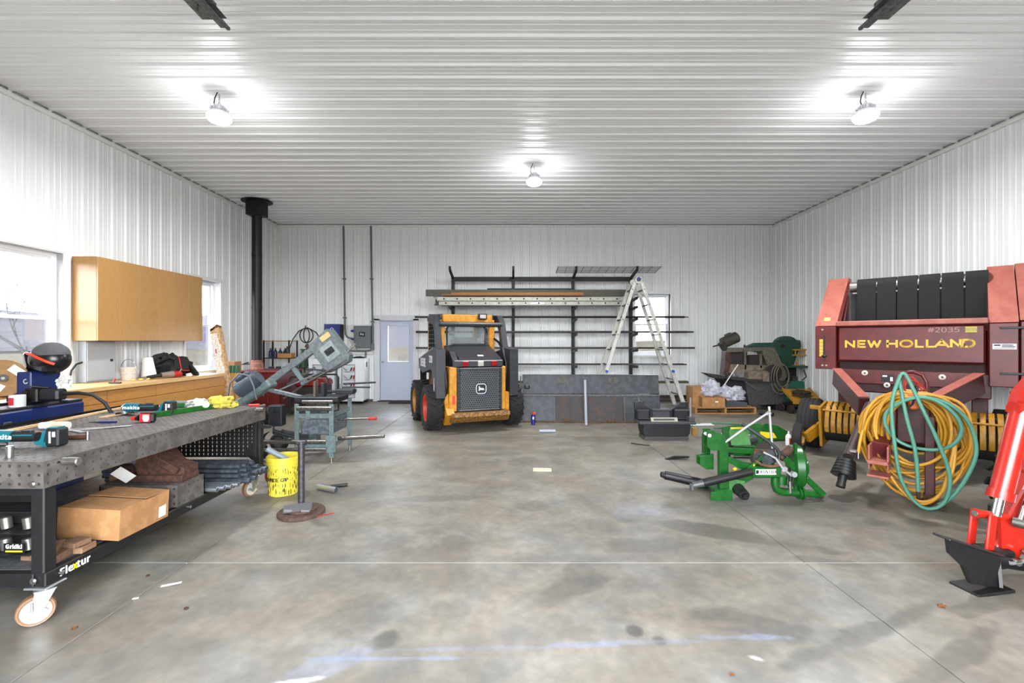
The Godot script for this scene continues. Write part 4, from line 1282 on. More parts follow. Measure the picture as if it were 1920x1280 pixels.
# ---------------------------------------------------------------- blue welder with its feeder
func welder_station() -> void:
	var blue := mat("welder_blue", Color(0.045, 0.14, 0.36), 0.4, 0.0, "soft", 1.0)
	var dark := mat("welder_dark", Color(0.07, 0.07, 0.085), 0.5)
	var o := thing("welder", "blue welding power source standing between the table and the window", "welder", V(-4.25, 0, 3.78), 3)
	part("cabinet", geo().bb(Vector3(-0.32, 0.14, -0.45), Vector3(0.32, 0.92, 0.5), 0.012), blue, o)
	part("top_cover", geo().bb(Vector3(-0.32, 0.922, -0.44), Vector3(0.31, 0.945, 0.49), 0.004), dark, o)
	part("side_groove", geo().bb(Vector3(0.318, 0.80, -0.44), Vector3(0.3225, 0.806, 0.48), 0.0), mat("groove_light", Color(0.25, 0.36, 0.58), 0.4), o)
	for sx in [-1.0, 1.0]:
		for sz in [-1.0, 1.0]:
			part("wheel", geo().cyl(Vector3(sx * 0.28, 0.075, sz * 0.36), Vector3(sx * 0.33, 0.075, sz * 0.36), 0.075), mat("black_rubber", Color(0.05, 0.05, 0.05), 0.6), o)
	part("undercarriage", geo().bb(Vector3(-0.28, 0.06, -0.4), Vector3(0.28, 0.14, 0.42), 0.006), dark, o)
	part("hook", geo().bb(Vector3(0.323, 0.80, 0.30), Vector3(0.335, 0.96, 0.36), 0.003).bb(Vector3(0.323, 0.80, 0.30), Vector3(0.42, 0.815, 0.36), 0.003).bb(Vector3(0.41, 0.80, 0.30), Vector3(0.42, 0.86, 0.36), 0.003), mat("bracket_grey", Color(0.25, 0.25, 0.25), 0.5, 0.4), o)
	# looped cables hanging on the hook
	var cab := thing("welding_cable", "thick black welding cable looped over the hook on the blue welder", "cable", V(-3.89, 0.55, 3.46))
	var rub := mat("black_rubber", Color(0.05, 0.05, 0.05), 0.6)
	for k in 5:
		var pts := []
		for i in 28:
			var a := TAU * i / 28.0
			pts.append(Vector3(0.0 + k * 0.012 + 0.01 * sin(a * 2 + k), 0.05 + cos(a) * (0.22 - k * 0.012), sin(a) * (0.25 - k * 0.018) + 0.01 * k))
		part("loop", geo().tube(pts, 0.013, 8, true), rub, cab)
	# wire feeder on the welder
	var f := thing("wire_feeder", "blue wire feeder with exposed drive motor standing on the welder", "feeder", V(-4.02, 0.945, 3.98), 0)
	part("feeder_body", geo().bb(Vector3(-0.16, 0, -0.13), Vector3(-0.02, 0.27, 0.13), 0.008), blue, f)
	part("control_face", geo().bb(Vector3(-0.21, 0.0, -0.13), Vector3(-0.165, 0.3, 0.13), 0.01), dark, f)
	part("emblem", geo().at(Transform3D(Basis(Vector3(1, 0, 0), PI / 2), Vector3(-0.06, 0.19, 0.131))).lathe([Vector2(0.012, 0), Vector2(0.022, 0), Vector2(0.022, 0.002), Vector2(0.012, 0.002)], 16, false, 0.4, 5.2), chrome(), f)
	part("drive_block", geo().bb(Vector3(-0.05, 0.015, 0.03), Vector3(0.06, 0.135, 0.16), 0.01).cyl(Vector3(-0.02, 0.1, 0.15), Vector3(-0.02, 0.1, 0.18), 0.024).cyl(Vector3(-0.02, 0.045, 0.15), Vector3(-0.02, 0.045, 0.18), 0.024), mat("cast_dark", Color(0.2, 0.19, 0.18), 0.5, 0.6, "scuff", 4), f)
	part("motor", geo().bb(Vector3(0.06, 0.03, 0.05), Vector3(0.22, 0.125, 0.15), 0.015), dark, f)
	part("lever", geo().cyl(Vector3(0.1, 0.135, 0.1), Vector3(0.0, 0.155, 0.17), 0.006).cyl(Vector3(0.2, 0.02, 0.1), Vector3(0.3, 0.02, 0.12), 0.011), dark, f)
	part("gun_lead", geo().tube([Vector3(0.2, 0.085, 0.1), Vector3(0.34, 0.09, 0.09), Vector3(0.44, 0.07, 0.06), Vector3(0.51, 0.0, 0.03), Vector3(0.55, -0.1, 0.0), Vector3(0.56, -0.22, -0.02), Vector3(0.55, -0.6, -0.05)], 0.014, 10), rub, f)
	# wire spool facing the room
	var s := thing("wire_spool", "tan wooden welding wire spool with white paper labels on the welder", "spool", V(-4.24, 0.945, 3.82), 0)
	var tan := duo("fibre_board", Color(0.50, 0.37, 0.22), Color(0.57, 0.43, 0.27), 0.8, 0, 2.0)
	var ax := Transform3D(Basis(Vector3(0, 1, 0), deg_to_rad(48)) * Basis(Vector3(1, 0, 0), PI / 2), Vector3(0, 0.222, 0))
	part("flange", geo().at(ax).lathe([Vector2(0.028, 0.03), Vector2(0.15, 0.03), Vector2(0.15, 0.042), Vector2(0.028, 0.042)], 40), tan, s)
	part("flange", geo().at(ax).lathe([Vector2(0.028, -0.05), Vector2(0.15, -0.05), Vector2(0.15, -0.038), Vector2(0.028, -0.038)], 40), tan, s)
	part("wire", geo().at(ax).lathe([Vector2(0.12, -0.04), Vector2(0.12, 0.031)], 32), mat("copper_wire", Color(0.6, 0.36, 0.22), 0.35, 0.8), s)
	part("hub", geo().at(ax).lathe([Vector2(0.012, 0.055), Vector2(0.03, 0.055), Vector2(0.03, -0.055)], 20), dark, s)
	var lw := mat("label_white", Color(0.85, 0.85, 0.86), 0.5)
	part("paper_label", geo().at(ax * Transform3D(Basis(Vector3(0, 1, 0), -0.6), Vector3(-0.035, 0.0425, 0.088))).box(Vector3.ZERO, Vector3(0.06, 0.0012, 0.09), 0.0), lw, s)
	part("paper_label", geo().at(ax * Transform3D(Basis(Vector3(0, 1, 0), -0.75), Vector3(0.08, 0.0425, -0.055))).box(Vector3.ZERO, Vector3(0.1, 0.0012, 0.06), 0.0), lw, s)
	part("stand", geo().bb(Vector3(-0.03, 0, -0.08), Vector3(0.03, 0.16, -0.05), 0.003).bb(Vector3(-0.06, 0, -0.1), Vector3(0.06, 0.02, 0.1), 0.003), dark, s)
	# tin with red label
	var c := thing("tin_can", "white tin with red label standing in front of the drive motor", "tin", V(-3.99, 0.945, 3.70), 20)
	part("can", geo().lathe([Vector2(0, 0), Vector2(0.05, 0), Vector2(0.05, 0.09), Vector2(0.046, 0.094), Vector2(0, 0.09)], 24), mat("tin_white", Color(0.75, 0.76, 0.75), 0.45), c)
	part("red_label", geo().lathe([Vector2(0.0505, 0.015), Vector2(0.0505, 0.075)], 10, false, 1.5, 2.6), mat("label_crimson", Color(0.70, 0.10, 0.16), 0.5), c)
	# welding helmet
	var h := thing("welding_helmet", "black welding helmet with orange band resting on the wire feeder", "helmet", V(-4.06, 1.215, 4.02), -20)
	var shell := mat("helmet_black", Color(0.06, 0.06, 0.07), 0.3)
	part("shell", geo().ball(Vector3(0.02, 0.1, 0), Vector3(0.175, 0.13, 0.13), 26, 16), shell, h)
	part("crown_pad", geo().ball(Vector3(0.035, 0.145, 0), Vector3(0.15, 0.105, 0.12), 24, 14), mat("pad_grey", Color(0.30, 0.30, 0.31), 0.85), h)
	var band := []
	for i in 15:
		var t := i / 14.0
		band.append(Vector3(-0.04 + 0.235 * t, 0.155 - 0.085 * t * t - 0.01 * t, 0.134 * sqrt(maxf(0.02, 1.0 - pow((t * 0.235 - 0.06) / 0.19, 2.0)))))
	part("orange_band", geo().tube(band, 0.012, 6), mat("band_orange", Color(0.85, 0.24, 0.10), 0.4), h)
	part("visor", geo().turn(Vector3(-0.125, 0.09, 0.05), Vector3(0, 35, 10)).box(Vector3.ZERO, Vector3(0.06, 0.16, 0.14), 0.02), mat("visor_dark", Color(0.03, 0.03, 0.04), 0.12), h)
	part("chin", geo().turn(Vector3(0.06, 0.03, 0.06), Vector3(0, 0, -8)).box(Vector3.ZERO, Vector3(0.24, 0.07, 0.12), 0.03), shell, h)
	solo("rag", lump(Vector3(0.09, 0.12, 0.08), 31, 0.8), mat("rag_white", Color(0.84, 0.83, 0.80), 0.95, 0, "soft", 4), "crumpled white rag perched on the feeder motor", "rag", V(-3.83, 1.07, 3.92))

# ---------------------------------------------------------------- counter along the left wall
func counter_and_cabinet() -> void:
	var ply := wood("maple_ply", Color(0.60, 0.44, 0.25), Color(0.67, 0.51, 0.32), 1, 0.32)
	var ply_h := wood("maple_front", Color(0.64, 0.44, 0.20), Color(0.72, 0.52, 0.27), 2, 0.4)
	var o := thing("base_cabinet", "long wooden base cabinet with drawer fronts along the left wall", "cabinet", V(-5.72, 0, 6.47))
	# local z runs towards the camera
	part("carcass", geo().bb(Vector3(0, 0.08, -1.54), Vector3(0.68, 0.868, 1.54), 0.0), ply_h, o)
	part("plinth", geo().bb(Vector3(0, 0, -1.5), Vector3(0.62, 0.08, 1.5), 0.0), mat("plinth_dark", Color(0.2, 0.15, 0.1), 0.8), o)
	var cols := [-1.54, -0.78, 0.0, 0.78, 1.54]
	for c in 4:
		for r in 5:
			var y0: float = 0.088 + r * 0.156
			var d := part("drawer", geo().bb(Vector3(0.68, y0, cols[c] + 0.003), Vector3(0.70, y0 + 0.15, cols[c + 1] - 0.003), 0.002), ply_h, o)
	var t := solo("worktop", geo().bb(Vector3(-0.005, 0, -1.57), Vector3(0.735, 0.024, 1.57), 0.002).bb(Vector3(0.69, -0.026, -1.57), Vector3(0.735, -0.0005, 1.57), 0.002), wood("worktop_maple", Color(0.76, 0.60, 0.38), Color(0.82, 0.67, 0.46), 2, 0.4), "pale wooden worktop lying on the long base cabinet", "worktop", V(-5.72, 0.896, 6.47))
	var u := thing("wall_cabinet", "varnished maple wall cabinet hung between the two left windows", "cabinet", V(-5.735, 1.48, 6.99))
	part("carcass", geo().bb(Vector3(0, 0, -1.01), Vector3(0.315, 1.10, 1.01), 0.001), ply, u)
	for k in 6:
		var z0 := -1.01 + k * 2.02 / 6.0
		part("door", geo().bb(Vector3(0.317, 0.002, z0 + 0.0015), Vector3(0.336, 1.098, z0 + 2.02 / 6.0 - 0.0015), 0.0015), wood("maple_ply_%d" % (k % 3), Color(0.60, 0.445, 0.25).lerp(Color(0.66, 0.49, 0.29), 0.3 * (k % 3)), Color(0.68, 0.52, 0.32), 1, 0.32), u)

func counter_things() -> void:
	var ct := 0.92
	# grey electrical box under the cabinet
	var e := thing("electrical_box", "tall pale grey electrical box on the wall under the wall cabinet", "electrical box", V(-5.72, 0.925, 6.28))
	var gp := mat("box_grey", Color(0.62, 0.64, 0.66), 0.45)
	part("enclosure", geo().bb(Vector3(0, 0, -0.22), Vector3(0.10, 0.55, 0.23), 0.003), gp, e)
	part("cover", geo().bb(Vector3(0.101, 0.02, -0.21), Vector3(0.112, 0.53, 0.22), 0.003), gp, e)
	part("latch", geo().bb(Vector3(0.112, 0.27, -0.16), Vector3(0.122, 0.3, -0.12), 0.002), mat("black_plastic", Color(0.05, 0.05, 0.05), 0.5), e)
	part("cable", geo().tube([Vector3(0.05, 0.27, 0.23), Vector3(0.06, 0.25, 0.32), Vector3(0.07, 0.17, 0.40), Vector3(0.07, 0.04, 0.43), Vector3(0.07, 0.01, 0.43)], 0.012), mat("black_rubber", Color(0.05, 0.05, 0.05), 0.6), e)
	# white pail
	var p := thing("pail", "small white pail with wire handle on the worktop", "pail", V(-5.52, ct, 6.60))
	part("body", geo().lathe([Vector2(0, 0), Vector2(0.085, 0), Vector2(0.1, 0.17), Vector2(0.104, 0.17), Vector2(0.104, 0.18), Vector2(0.098, 0.18), Vector2(0.082, 0.004)], 28), duo("pail_white", Color(0.82, 0.80, 0.76), Color(0.72, 0.66, 0.58), 0.6, 0, 3, 0.02, 0.6), p)
	var hd := []
	for i in 13:
		var a := PI * i / 12.0
		hd.append(Vector3(cos(a) * 0.105, 0.165 + sin(a) * 0.13, 0.0))
	part("handle", geo().tube(hd, 0.004, 6), chrome(), p)
	solo("paper_tube", geo().turn(Vector3(0.04, 0, 0), Vector3(0, 0, 14)).lathe([Vector2(0.11, 0.0), Vector2(0.075, 0.28), Vector2(0.073, 0.28), Vector2(0.108, 0.0)], 28, false, -0.4, PI + 0.5), mat("paper_white", Color(0.84, 0.83, 0.80), 0.8), "curled white sheet leaning beside the small pail", "sheet", V(-5.42, ct + 0.025, 6.85), -30)
	for k in 3:
		solo("ear_plug", geo().ball(Vector3(0, 0.014, 0), Vector3(0.03, 0.015, 0.016), 10, 6), mat("foam_yellow", Color(0.85, 0.72, 0.40), 0.9), "small yellow foam scrap lying before the pail", "scrap", V(-5.30 + 0.05 * k, ct, 6.42 + 0.07 * k), 40.0 * k, "yellow foam scraps")
	var sb := thing("spray_trigger", "red-tipped black trigger lying on the worktop near the cable", "trigger", V(-5.15, ct, 5.95))
	part("body", geo().box(Vector3(0, 0.015, 0), Vector3(0.16, 0.02, 0.03), 0.006), mat("black_plastic", Color(0.05, 0.05, 0.05), 0.5), sb)
	part("tip", geo().bar(Vector3(-0.02, 0.02, 0), Vector3(0.0, 0.07, 0.0), 0.02, 0.02), mat("cap_red", Color(0.80, 0.12, 0.08), 0.4), sb)
	# black bag with orange zip
	var b := thing("tool_bag", "slumped black tool bag with orange zip on the worktop", "bag", V(-5.42, ct, 7.22), 60)
	var cl := mat("bag_black", Color(0.035, 0.035, 0.04), 0.75, 0, "soft", 3)
	part("body", lump(Vector3(0.62, 0.36, 0.34), 15, 0.5, 30, 18), cl, b)
	part("pocket", geo().turn(Vector3(0.13, 0.19, 0.13), Vector3(-14, 6, -5)).box(Vector3.ZERO, Vector3(0.22, 0.24, 0.10), 0.04), cl, b)
	part("zip", geo().tube([Vector3(0.08, 0.315, 0.165), Vector3(0.085, 0.24, 0.19), Vector3(0.1, 0.10, 0.205), Vector3(0.22, 0.09, 0.19)], 0.007, 6), mat("zip_orange", Color(0.80, 0.20, 0.09), 0.6), b)
	part("strap", geo().tube([Vector3(-0.28, 0.12, 0.1), Vector3(-0.22, 0.22, 0.15), Vector3(-0.05, 0.30, 0.15), Vector3(0.02, 0.27, 0.17)], 0.018, 6), cl, b)
	part("flap", geo().turn(Vector3(0.32, 0.1, 0.06), Vector3(0, -10, -58)).box(Vector3.ZERO, Vector3(0.24, 0.05, 0.22), 0.02), cl, b)
	# red and grey grinder
	var r := thing("electric_grinder", "red and grey electric grinder lying in front of the black bag", "grinder", V(-5.16, ct, 6.95), 65)
	part("motor_housing", geo().cyl(Vector3(-0.14, 0.05, 0), Vector3(0.02, 0.055, 0), 0.035, 0.05, 18), mat("housing_grey", Color(0.50, 0.44, 0.41), 0.5), r)
	part("red_cover", geo().cyl(Vector3(0.02, 0.055, 0), Vector3(0.12, 0.05, 0), 0.05, 0.042, 18).ball(Vector3(0.12, 0.05, 0), Vector3(0.03, 0.042, 0.042)), mat("tool_red", Color(0.62, 0.09, 0.08), 0.4), r)
	part("grip", geo().cyl(Vector3(-0.14, 0.05, 0), Vector3(-0.32, 0.03, 0), 0.028, 0.022, 12), mat("tool_black", Color(0.07, 0.075, 0.085), 0.55), r)
	part("spindle", geo().cyl(Vector3(0.1, 0.06, 0), Vector3(0.12, 0.13, 0.04), 0.012, -1, 8), chrome(), r)
	solo("paper_sheet", geo().box(Vector3(0, 0.002, 0), Vector3(0.3, 0.003, 0.42), 0.0), mat("paper_white", Color(0.84, 0.83, 0.80), 0.8), "white paper sheet lying at the far end of the worktop", "paper", V(-5.3, ct, 7.75), 8)
	# wrapped tall parcel leaning at the counter's end
	var tall := thing("wrapped_parcel", "tall narrow cardboard parcel wrapped in torn plastic leaning at the counter end", "parcel", V(-5.02, 0, 8.22), 0)
	tall.rotation_degrees = Vector3(0, 0, 9.5)
	part("carton", geo().bb(Vector3(-0.085, 0, -0.05), Vector3(0.085, 1.74, 0.05), 0.004), duo("parcel_board", Color(0.66, 0.50, 0.34), Color(0.80, 0.68, 0.52), 0.6, 0, 1.2, 0.02), tall)
	var film := duo("torn_film", Color(0.88, 0.88, 0.86), Color(0.74, 0.68, 0.58), 0.3, 0, 2.5, 0.02, 0.62)
	for k in 4:
		part("plastic_wrap", geo().turn(Vector3(0.0, 0.95 + k * 0.2, 0), Vector3(0, 0, 7 * (k % 2) - 4)).bb(Vector3(-0.09, -0.11, -0.054), Vector3(0.06 - 0.02 * (k % 2), 0.09, 0.055), 0.006), film, tall)
	part("torn_end", geo().turn(Vector3(-0.03, 1.72, 0), Vector3(0, 0, 28)).box(Vector3.ZERO, Vector3(0.13, 0.05, 0.1), 0.01).turn(Vector3(0.05, 1.75, 0.01), Vector3(0, 10, -35)).box(Vector3.ZERO, Vector3(0.08, 0.06, 0.08), 0.01), mat("torn_board", Color(0.36, 0.24, 0.16), 0.9), tall)
	part("red_print", geo().bb(Vector3(-0.04, 1.28, 0.056), Vector3(-0.02, 1.36, 0.058), 0.0), mat("print_red", Color(0.75, 0.2, 0.2), 0.6), tall)
	# three stakes with green tops, a box and a yellow ball behind
	for k in 3:
		var s := thing("survey_stake", "yellow wooden stake with green-painted top beside the tall parcel", "stake", V(-5.17 + k * 0.078, 0, 8.42 - 0.02 * k), 10.0 * k, "green-topped stakes")
		part("shaft", geo().bb(Vector3(-0.033, 0, -0.018), Vector3(0.033, 0.90, 0.018), 0.003), wood("stake_wood", Color(0.58, 0.42, 0.17), Color(0.70, 0.53, 0.25), 1), s)
		part("painted_top", geo().cyl(Vector3(0, 0.90, 0), Vector3(0, 1.02, 0), 0.036, 0.03, 14).cyl(Vector3(0, 1.02, 0), Vector3(0, 1.03, 0), 0.03, 0.02, 14), mat("stake_green", Color(0.04, 0.30, 0.14), 0.5), s)
	var cr := thing("wood_crate", "small open wooden crate behind the green-topped stakes", "crate", V(-5.38, 0.0, 8.72), 0)
	for q in [[-0.17, -0.11, 0.17, -0.095], [-0.17, 0.095, 0.17, 0.11], [-0.17, -0.095, -0.155, 0.095], [0.155, -0.095, 0.17, 0.095]]:
		part("board", geo().bb(Vector3(q[0], 0.6, q[1]), Vector3(q[2], 1.09, q[3]), 0.002), wood("crate_wood", Color(0.50, 0.34, 0.17), Color(0.62, 0.44, 0.24), 1), cr)
	part("board", geo().bb(Vector3(-0.17, 0.0, -0.11), Vector3(0.17, 0.6, 0.11), 0.003), wood("crate_wood", Color(0.50, 0.34, 0.17), Color(0.62, 0.44, 0.24), 1), cr)
	solo("yellow_plug", geo().ball(Vector3(0, 0.04, 0), Vector3(0.04, 0.04, 0.04), 14, 9), mat("plug_yellow", Color(0.85, 0.68, 0.08), 0.4), "round yellow plug on the far worktop corner by the window", "plug", V(-5.58, ct, 7.98))

# ---------------------------------------------------------------- stove corner
func stove_corner() -> void:
	var red := mat("stove_red", Color(0.36, 0.055, 0.05), 0.45, 0.0, "soft", 1.5)
	var o := thing("wood_stove", "dark red steel box stove under the black flue pipe", "stove", V(-4.95, 0, 9.35))
	part("body", geo().bb(Vector3(-0.42, 0.12, -0.48), Vector3(0.42, 0.86, 0.44), 0.01), red, o)
	part("top_plate", geo().bb(Vector3(-0.44, 0.86, -0.50), Vector3(0.44, 0.895, 0.46), 0.006), mat("stove_top", Color(0.50, 0.17, 0.15), 0.4, 0, "scuff", 2), o)
	part("fire_door", geo().bb(Vector3(-0.2, 0.28, 0.44), Vector3(0.22, 0.66, 0.465), 0.008), red, o)
	part("door_handle", geo().tube([Vector3(0.16, 0.42, 0.465), Vector3(0.16, 0.42, 0.51), Vector3(0.16, 0.54, 0.51)], 0.01), chrome(), o)
	for sx in [-1.0, 1.0]:
		for sz in [-1.0, 1.0]:
			part("leg", geo().bb(Vector3(sx * 0.36, 0, sz * 0.40), Vector3(sx * 0.42, 0.13, sz * 0.46)), black_paint(), o)
	part("flue_collar", geo().off(Vector3(-0.25, 0.895, 0.0)).lathe([Vector2(0.13, 0), Vector2(0.135, 0.02), Vector2(0.12, 0.06), Vector2(0.125, 0.12), Vector2(0.105, 0.15), Vector2(0.112, 0.2), Vector2(0.09, 0.2)], 24), duo("rust_pink", Color(0.45, 0.28, 0.23), Color(0.60, 0.42, 0.36), 0.8, 0.1, 3), o)
	part("damper_handle", geo().cyl(Vector3(-0.3, 1.02, 0.05), Vector3(-0.6, 1.0, 0.06), 0.01).box(Vector3(-0.44, 1.03, 0.06), Vector3(0.12, 0.025, 0.025), 0.006, Basis(Vector3(0, 0, 1), 0.35)), mat("dark_bar", Color(0.16, 0.15, 0.15), 0.45, 0.6), o)
	var p := thing("flue_pipe", "tall black stove pipe rising from the red stove to the ceiling", "flue pipe", V(-5.20, 1.095, 9.35))
	var bk := mat("flue_black", Color(0.055, 0.052, 0.06), 0.5, 0.2, "soft", 2)
	var hh := TOP - 1.095
	for k in 3:
		var y0 := hh * k / 3.0
		part("pipe_section", geo().lathe([Vector2(0.095, y0), Vector2(0.095, y0 + hh / 3.0 - 0.05), Vector2(0.099, y0 + hh / 3.0 - 0.045), Vector2(0.099, y0 + hh / 3.0)], 28), bk, p)
	part("support_box", geo().bb(Vector3(-0.15, hh - 0.32, -0.15), Vector3(0.15, hh - 0.03, 0.15), 0.006), bk, p)
	part("ceiling_plate", geo().lathe([Vector2(0.09, hh - 0.03), Vector2(0.29, hh - 0.03), Vector2(0.29, hh - 0.018), Vector2(0.09, hh - 0.018)], 32), bk, p)
	# shelf unit in the corner
	var dk := mat("shelf_dark", Color(0.15, 0.14, 0.13), 0.6, 0.3)
	var s := thing("shelf_unit", "small dark metal shelf unit crowded with supplies in the back corner", "shelf", V(-5.32, 0, 10.55))
	for sx in [-1.0, 1.0]:
		for sz in [-1.0, 1.0]:
			part("post", geo().bb(Vector3(sx * 0.27, 0, sz * 0.18), Vector3(sx * 0.30, 1.5, sz * 0.21), 0.002), dk, s)
	for y in [0.3, 0.7, 1.08, 1.47]:
		part("shelf_board", geo().bb(Vector3(-0.30, y, -0.21), Vector3(0.30, y + 0.02, 0.21), 0.002), dk if y < 1.4 else wood("shelf_top_wood", Color(0.5, 0.36, 0.16), Color(0.6, 0.45, 0.22), 0), s)
	var bt := mat("bottle_blue", Color(0.06, 0.10, 0.25), 0.4)
	for k in 4:
		solo("supply_bottle", geo().lathe([Vector2(0, 0), Vector2(0.04, 0), Vector2(0.042, 0.14), Vector2(0.015, 0.18), Vector2(0.015, 0.22), Vector2(0, 0.22)], 14), bt, "dark blue supply bottle in a row on the corner shelf", "bottle", V(-5.50 + k * 0.11, 1.10, 10.45), 0, "dark blue bottles on the corner shelf")
	for k in 3:
		solo("supply_can", geo().lathe([Vector2(0, 0), Vector2(0.06, 0), Vector2(0.06, 0.17), Vector2(0.05, 0.18), Vector2(0, 0.18)], 16), mat("can_slate", Color(0.16, 0.2, 0.27), 0.5), "slate grey can in a row on the lower corner shelf", "can", V(-5.48 + k * 0.16, 0.72, 10.45), 0, "slate cans on the corner shelf")
	var tr := solo("wood_tray", geo().bb(Vector3(-0.16, 0, -0.09), Vector3(0.16, 0.10, 0.09), 0.004), wood("tray_wood", Color(0.52, 0.33, 0.12), Color(0.66, 0.45, 0.2), 0), "small orange-brown wooden box among the corner shelf bottles", "box", V(-5.12, 1.10, 10.40), 0)
	solo("supply_jar", geo().lathe([Vector2(0, 0), Vector2(0.045, 0), Vector2(0.045, 0.1), Vector2(0.03, 0.13), Vector2(0.03, 0.16), Vector2(0, 0.16)], 14), mat("jar_dark", Color(0.12, 0.11, 0.12), 0.4), "dark jar standing on the small wooden box", "jar", V(-5.08, 1.20, 10.40))
	# green sprayer bottle by the shelf
	var gs := thing("sprayer", "green sprayer bottle standing on a stool beside the corner shelf", "sprayer", V(-4.90, 0.86, 10.75))
	part("bottle", geo().lathe([Vector2(0, 0), Vector2(0.09, 0), Vector2(0.095, 0.16), Vector2(0.06, 0.28), Vector2(0.05, 0.33), Vector2(0, 0.33)], 18), mat("sprayer_green", Color(0.10, 0.22, 0.12), 0.5), gs)
	part("pump", geo().cyl(Vector3(0, 0.33, 0), Vector3(0, 0.42, 0), 0.03).bar(Vector3(-0.06, 0.42, 0), Vector3(0.06, 0.42, 0), 0.03, 0.03), mat("sprayer_lid", Color(0.12, 0.32, 0.20), 0.5), gs)
	var st := thing("stool", "dark steel stool carrying the green sprayer", "stool", V(-4.90, 0, 10.75))
	part("seat", geo().bb(Vector3(-0.11, 0.83, -0.13), Vector3(0.11, 0.86, 0.13)), dk, st)
	for sx in [-1.0, 1.0]:
		for sz in [-1.0, 1.0]:
			part("leg", geo().bb(Vector3(sx * 0.08, 0, sz * 0.10), Vector3(sx * 0.105, 0.83, sz * 0.125)), dk, st)
	# hose on the back wall
	var h := thing("air_hose", "black air hose looped on a hook on the back wall", "hose", V(-5.02, 1.62, 11.2))
	var rub := mat("black_rubber", Color(0.05, 0.05, 0.05), 0.6)
	part("hook", geo().cyl(Vector3(0, 0.17, -0.06), Vector3(0, 0.17, 0.05), 0.012).cyl(Vector3(0, 0.17, 0.05), Vector3(0, 0.24, 0.05), 0.01), dk, h)
	for k in 2:
		var pts := []
		for i in 24:
			var a := TAU * i / 24.0
			pts.append(Vector3(sin(a) * (0.16 - 0.09 * k) + 0.01 * k, cos(a) * (0.18 - 0.01 * k), 0.0 + 0.02 * k))
		part("coil", geo().tube(pts, 0.012, 8, true), rub, h)
	part("run", geo().tube([Vector3(0, 0.19, 0.02), Vector3(-0.18, 0.10, 0.02), Vector3(-0.32, -0.1, 0.03), Vector3(-0.42, -0.42, 0.05)], 0.012), rub, h)
	part("run", geo().tube([Vector3(0.03, 0.19, 0.02), Vector3(0.25, 0.07, 0.02), Vector3(0.37, -0.12, 0.02), Vector3(0.42, -0.4, 0.03)], 0.012), rub, h)
	part("regulator", geo().cyl(Vector3(0.03, -0.2, 0.02), Vector3(0.03, -0.36, 0.02), 0.03).cyl(Vector3(0.03, -0.36, 0.02), Vector3(0.03, -0.75, 0.0), 0.015).box(Vector3(0.03, -0.27, 0.02), Vector3(0.1, 0.06, 0.06), 0.01), mat("brass_grey", Color(0.36, 0.32, 0.25), 0.5, 0.6), h)
	# red generator in its tube frame
	var g := thing("generator", "red portable generator in a black tube frame behind the band saw", "generator", V(-4.02, 0, 9.35), 0)
	part("engine", geo().bb(Vector3(-0.28, 0.3, -0.2), Vector3(0.28, 0.62, 0.2), 0.02), mat("engine_dark", Color(0.1, 0.09, 0.09), 0.5), g)
	part("fuel_tank", geo().bb(Vector3(-0.32, 0.55, -0.22), Vector3(0.3, 0.72, 0.24), 0.05), mat("tank_red", Color(0.42, 0.03, 0.05), 0.3), g)
	var fr := geo()
	for sz in [-0.27, 0.27]:
		fr.tube([Vector3(-0.38, 0.02, sz), Vector3(-0.38, 0.72, sz), Vector3(-0.34, 0.78, sz), Vector3(0.34, 0.78, sz), Vector3(0.38, 0.72, sz), Vector3(0.38, 0.02, sz)], 0.018)
	for sx in [-0.38, 0.38]:
		fr.cyl(Vector3(sx, 0.05, -0.27), Vector3(sx, 0.05, 0.27), 0.018).cyl(Vector3(sx, 0.3, -0.27), Vector3(sx, 0.3, 0.27), 0.018)
	part("frame", fr, black_paint(), g)
	part("deck", geo().bb(Vector3(-0.37, 0.27, -0.26), Vector3(0.37, 0.3, 0.26)), black_paint(), g)

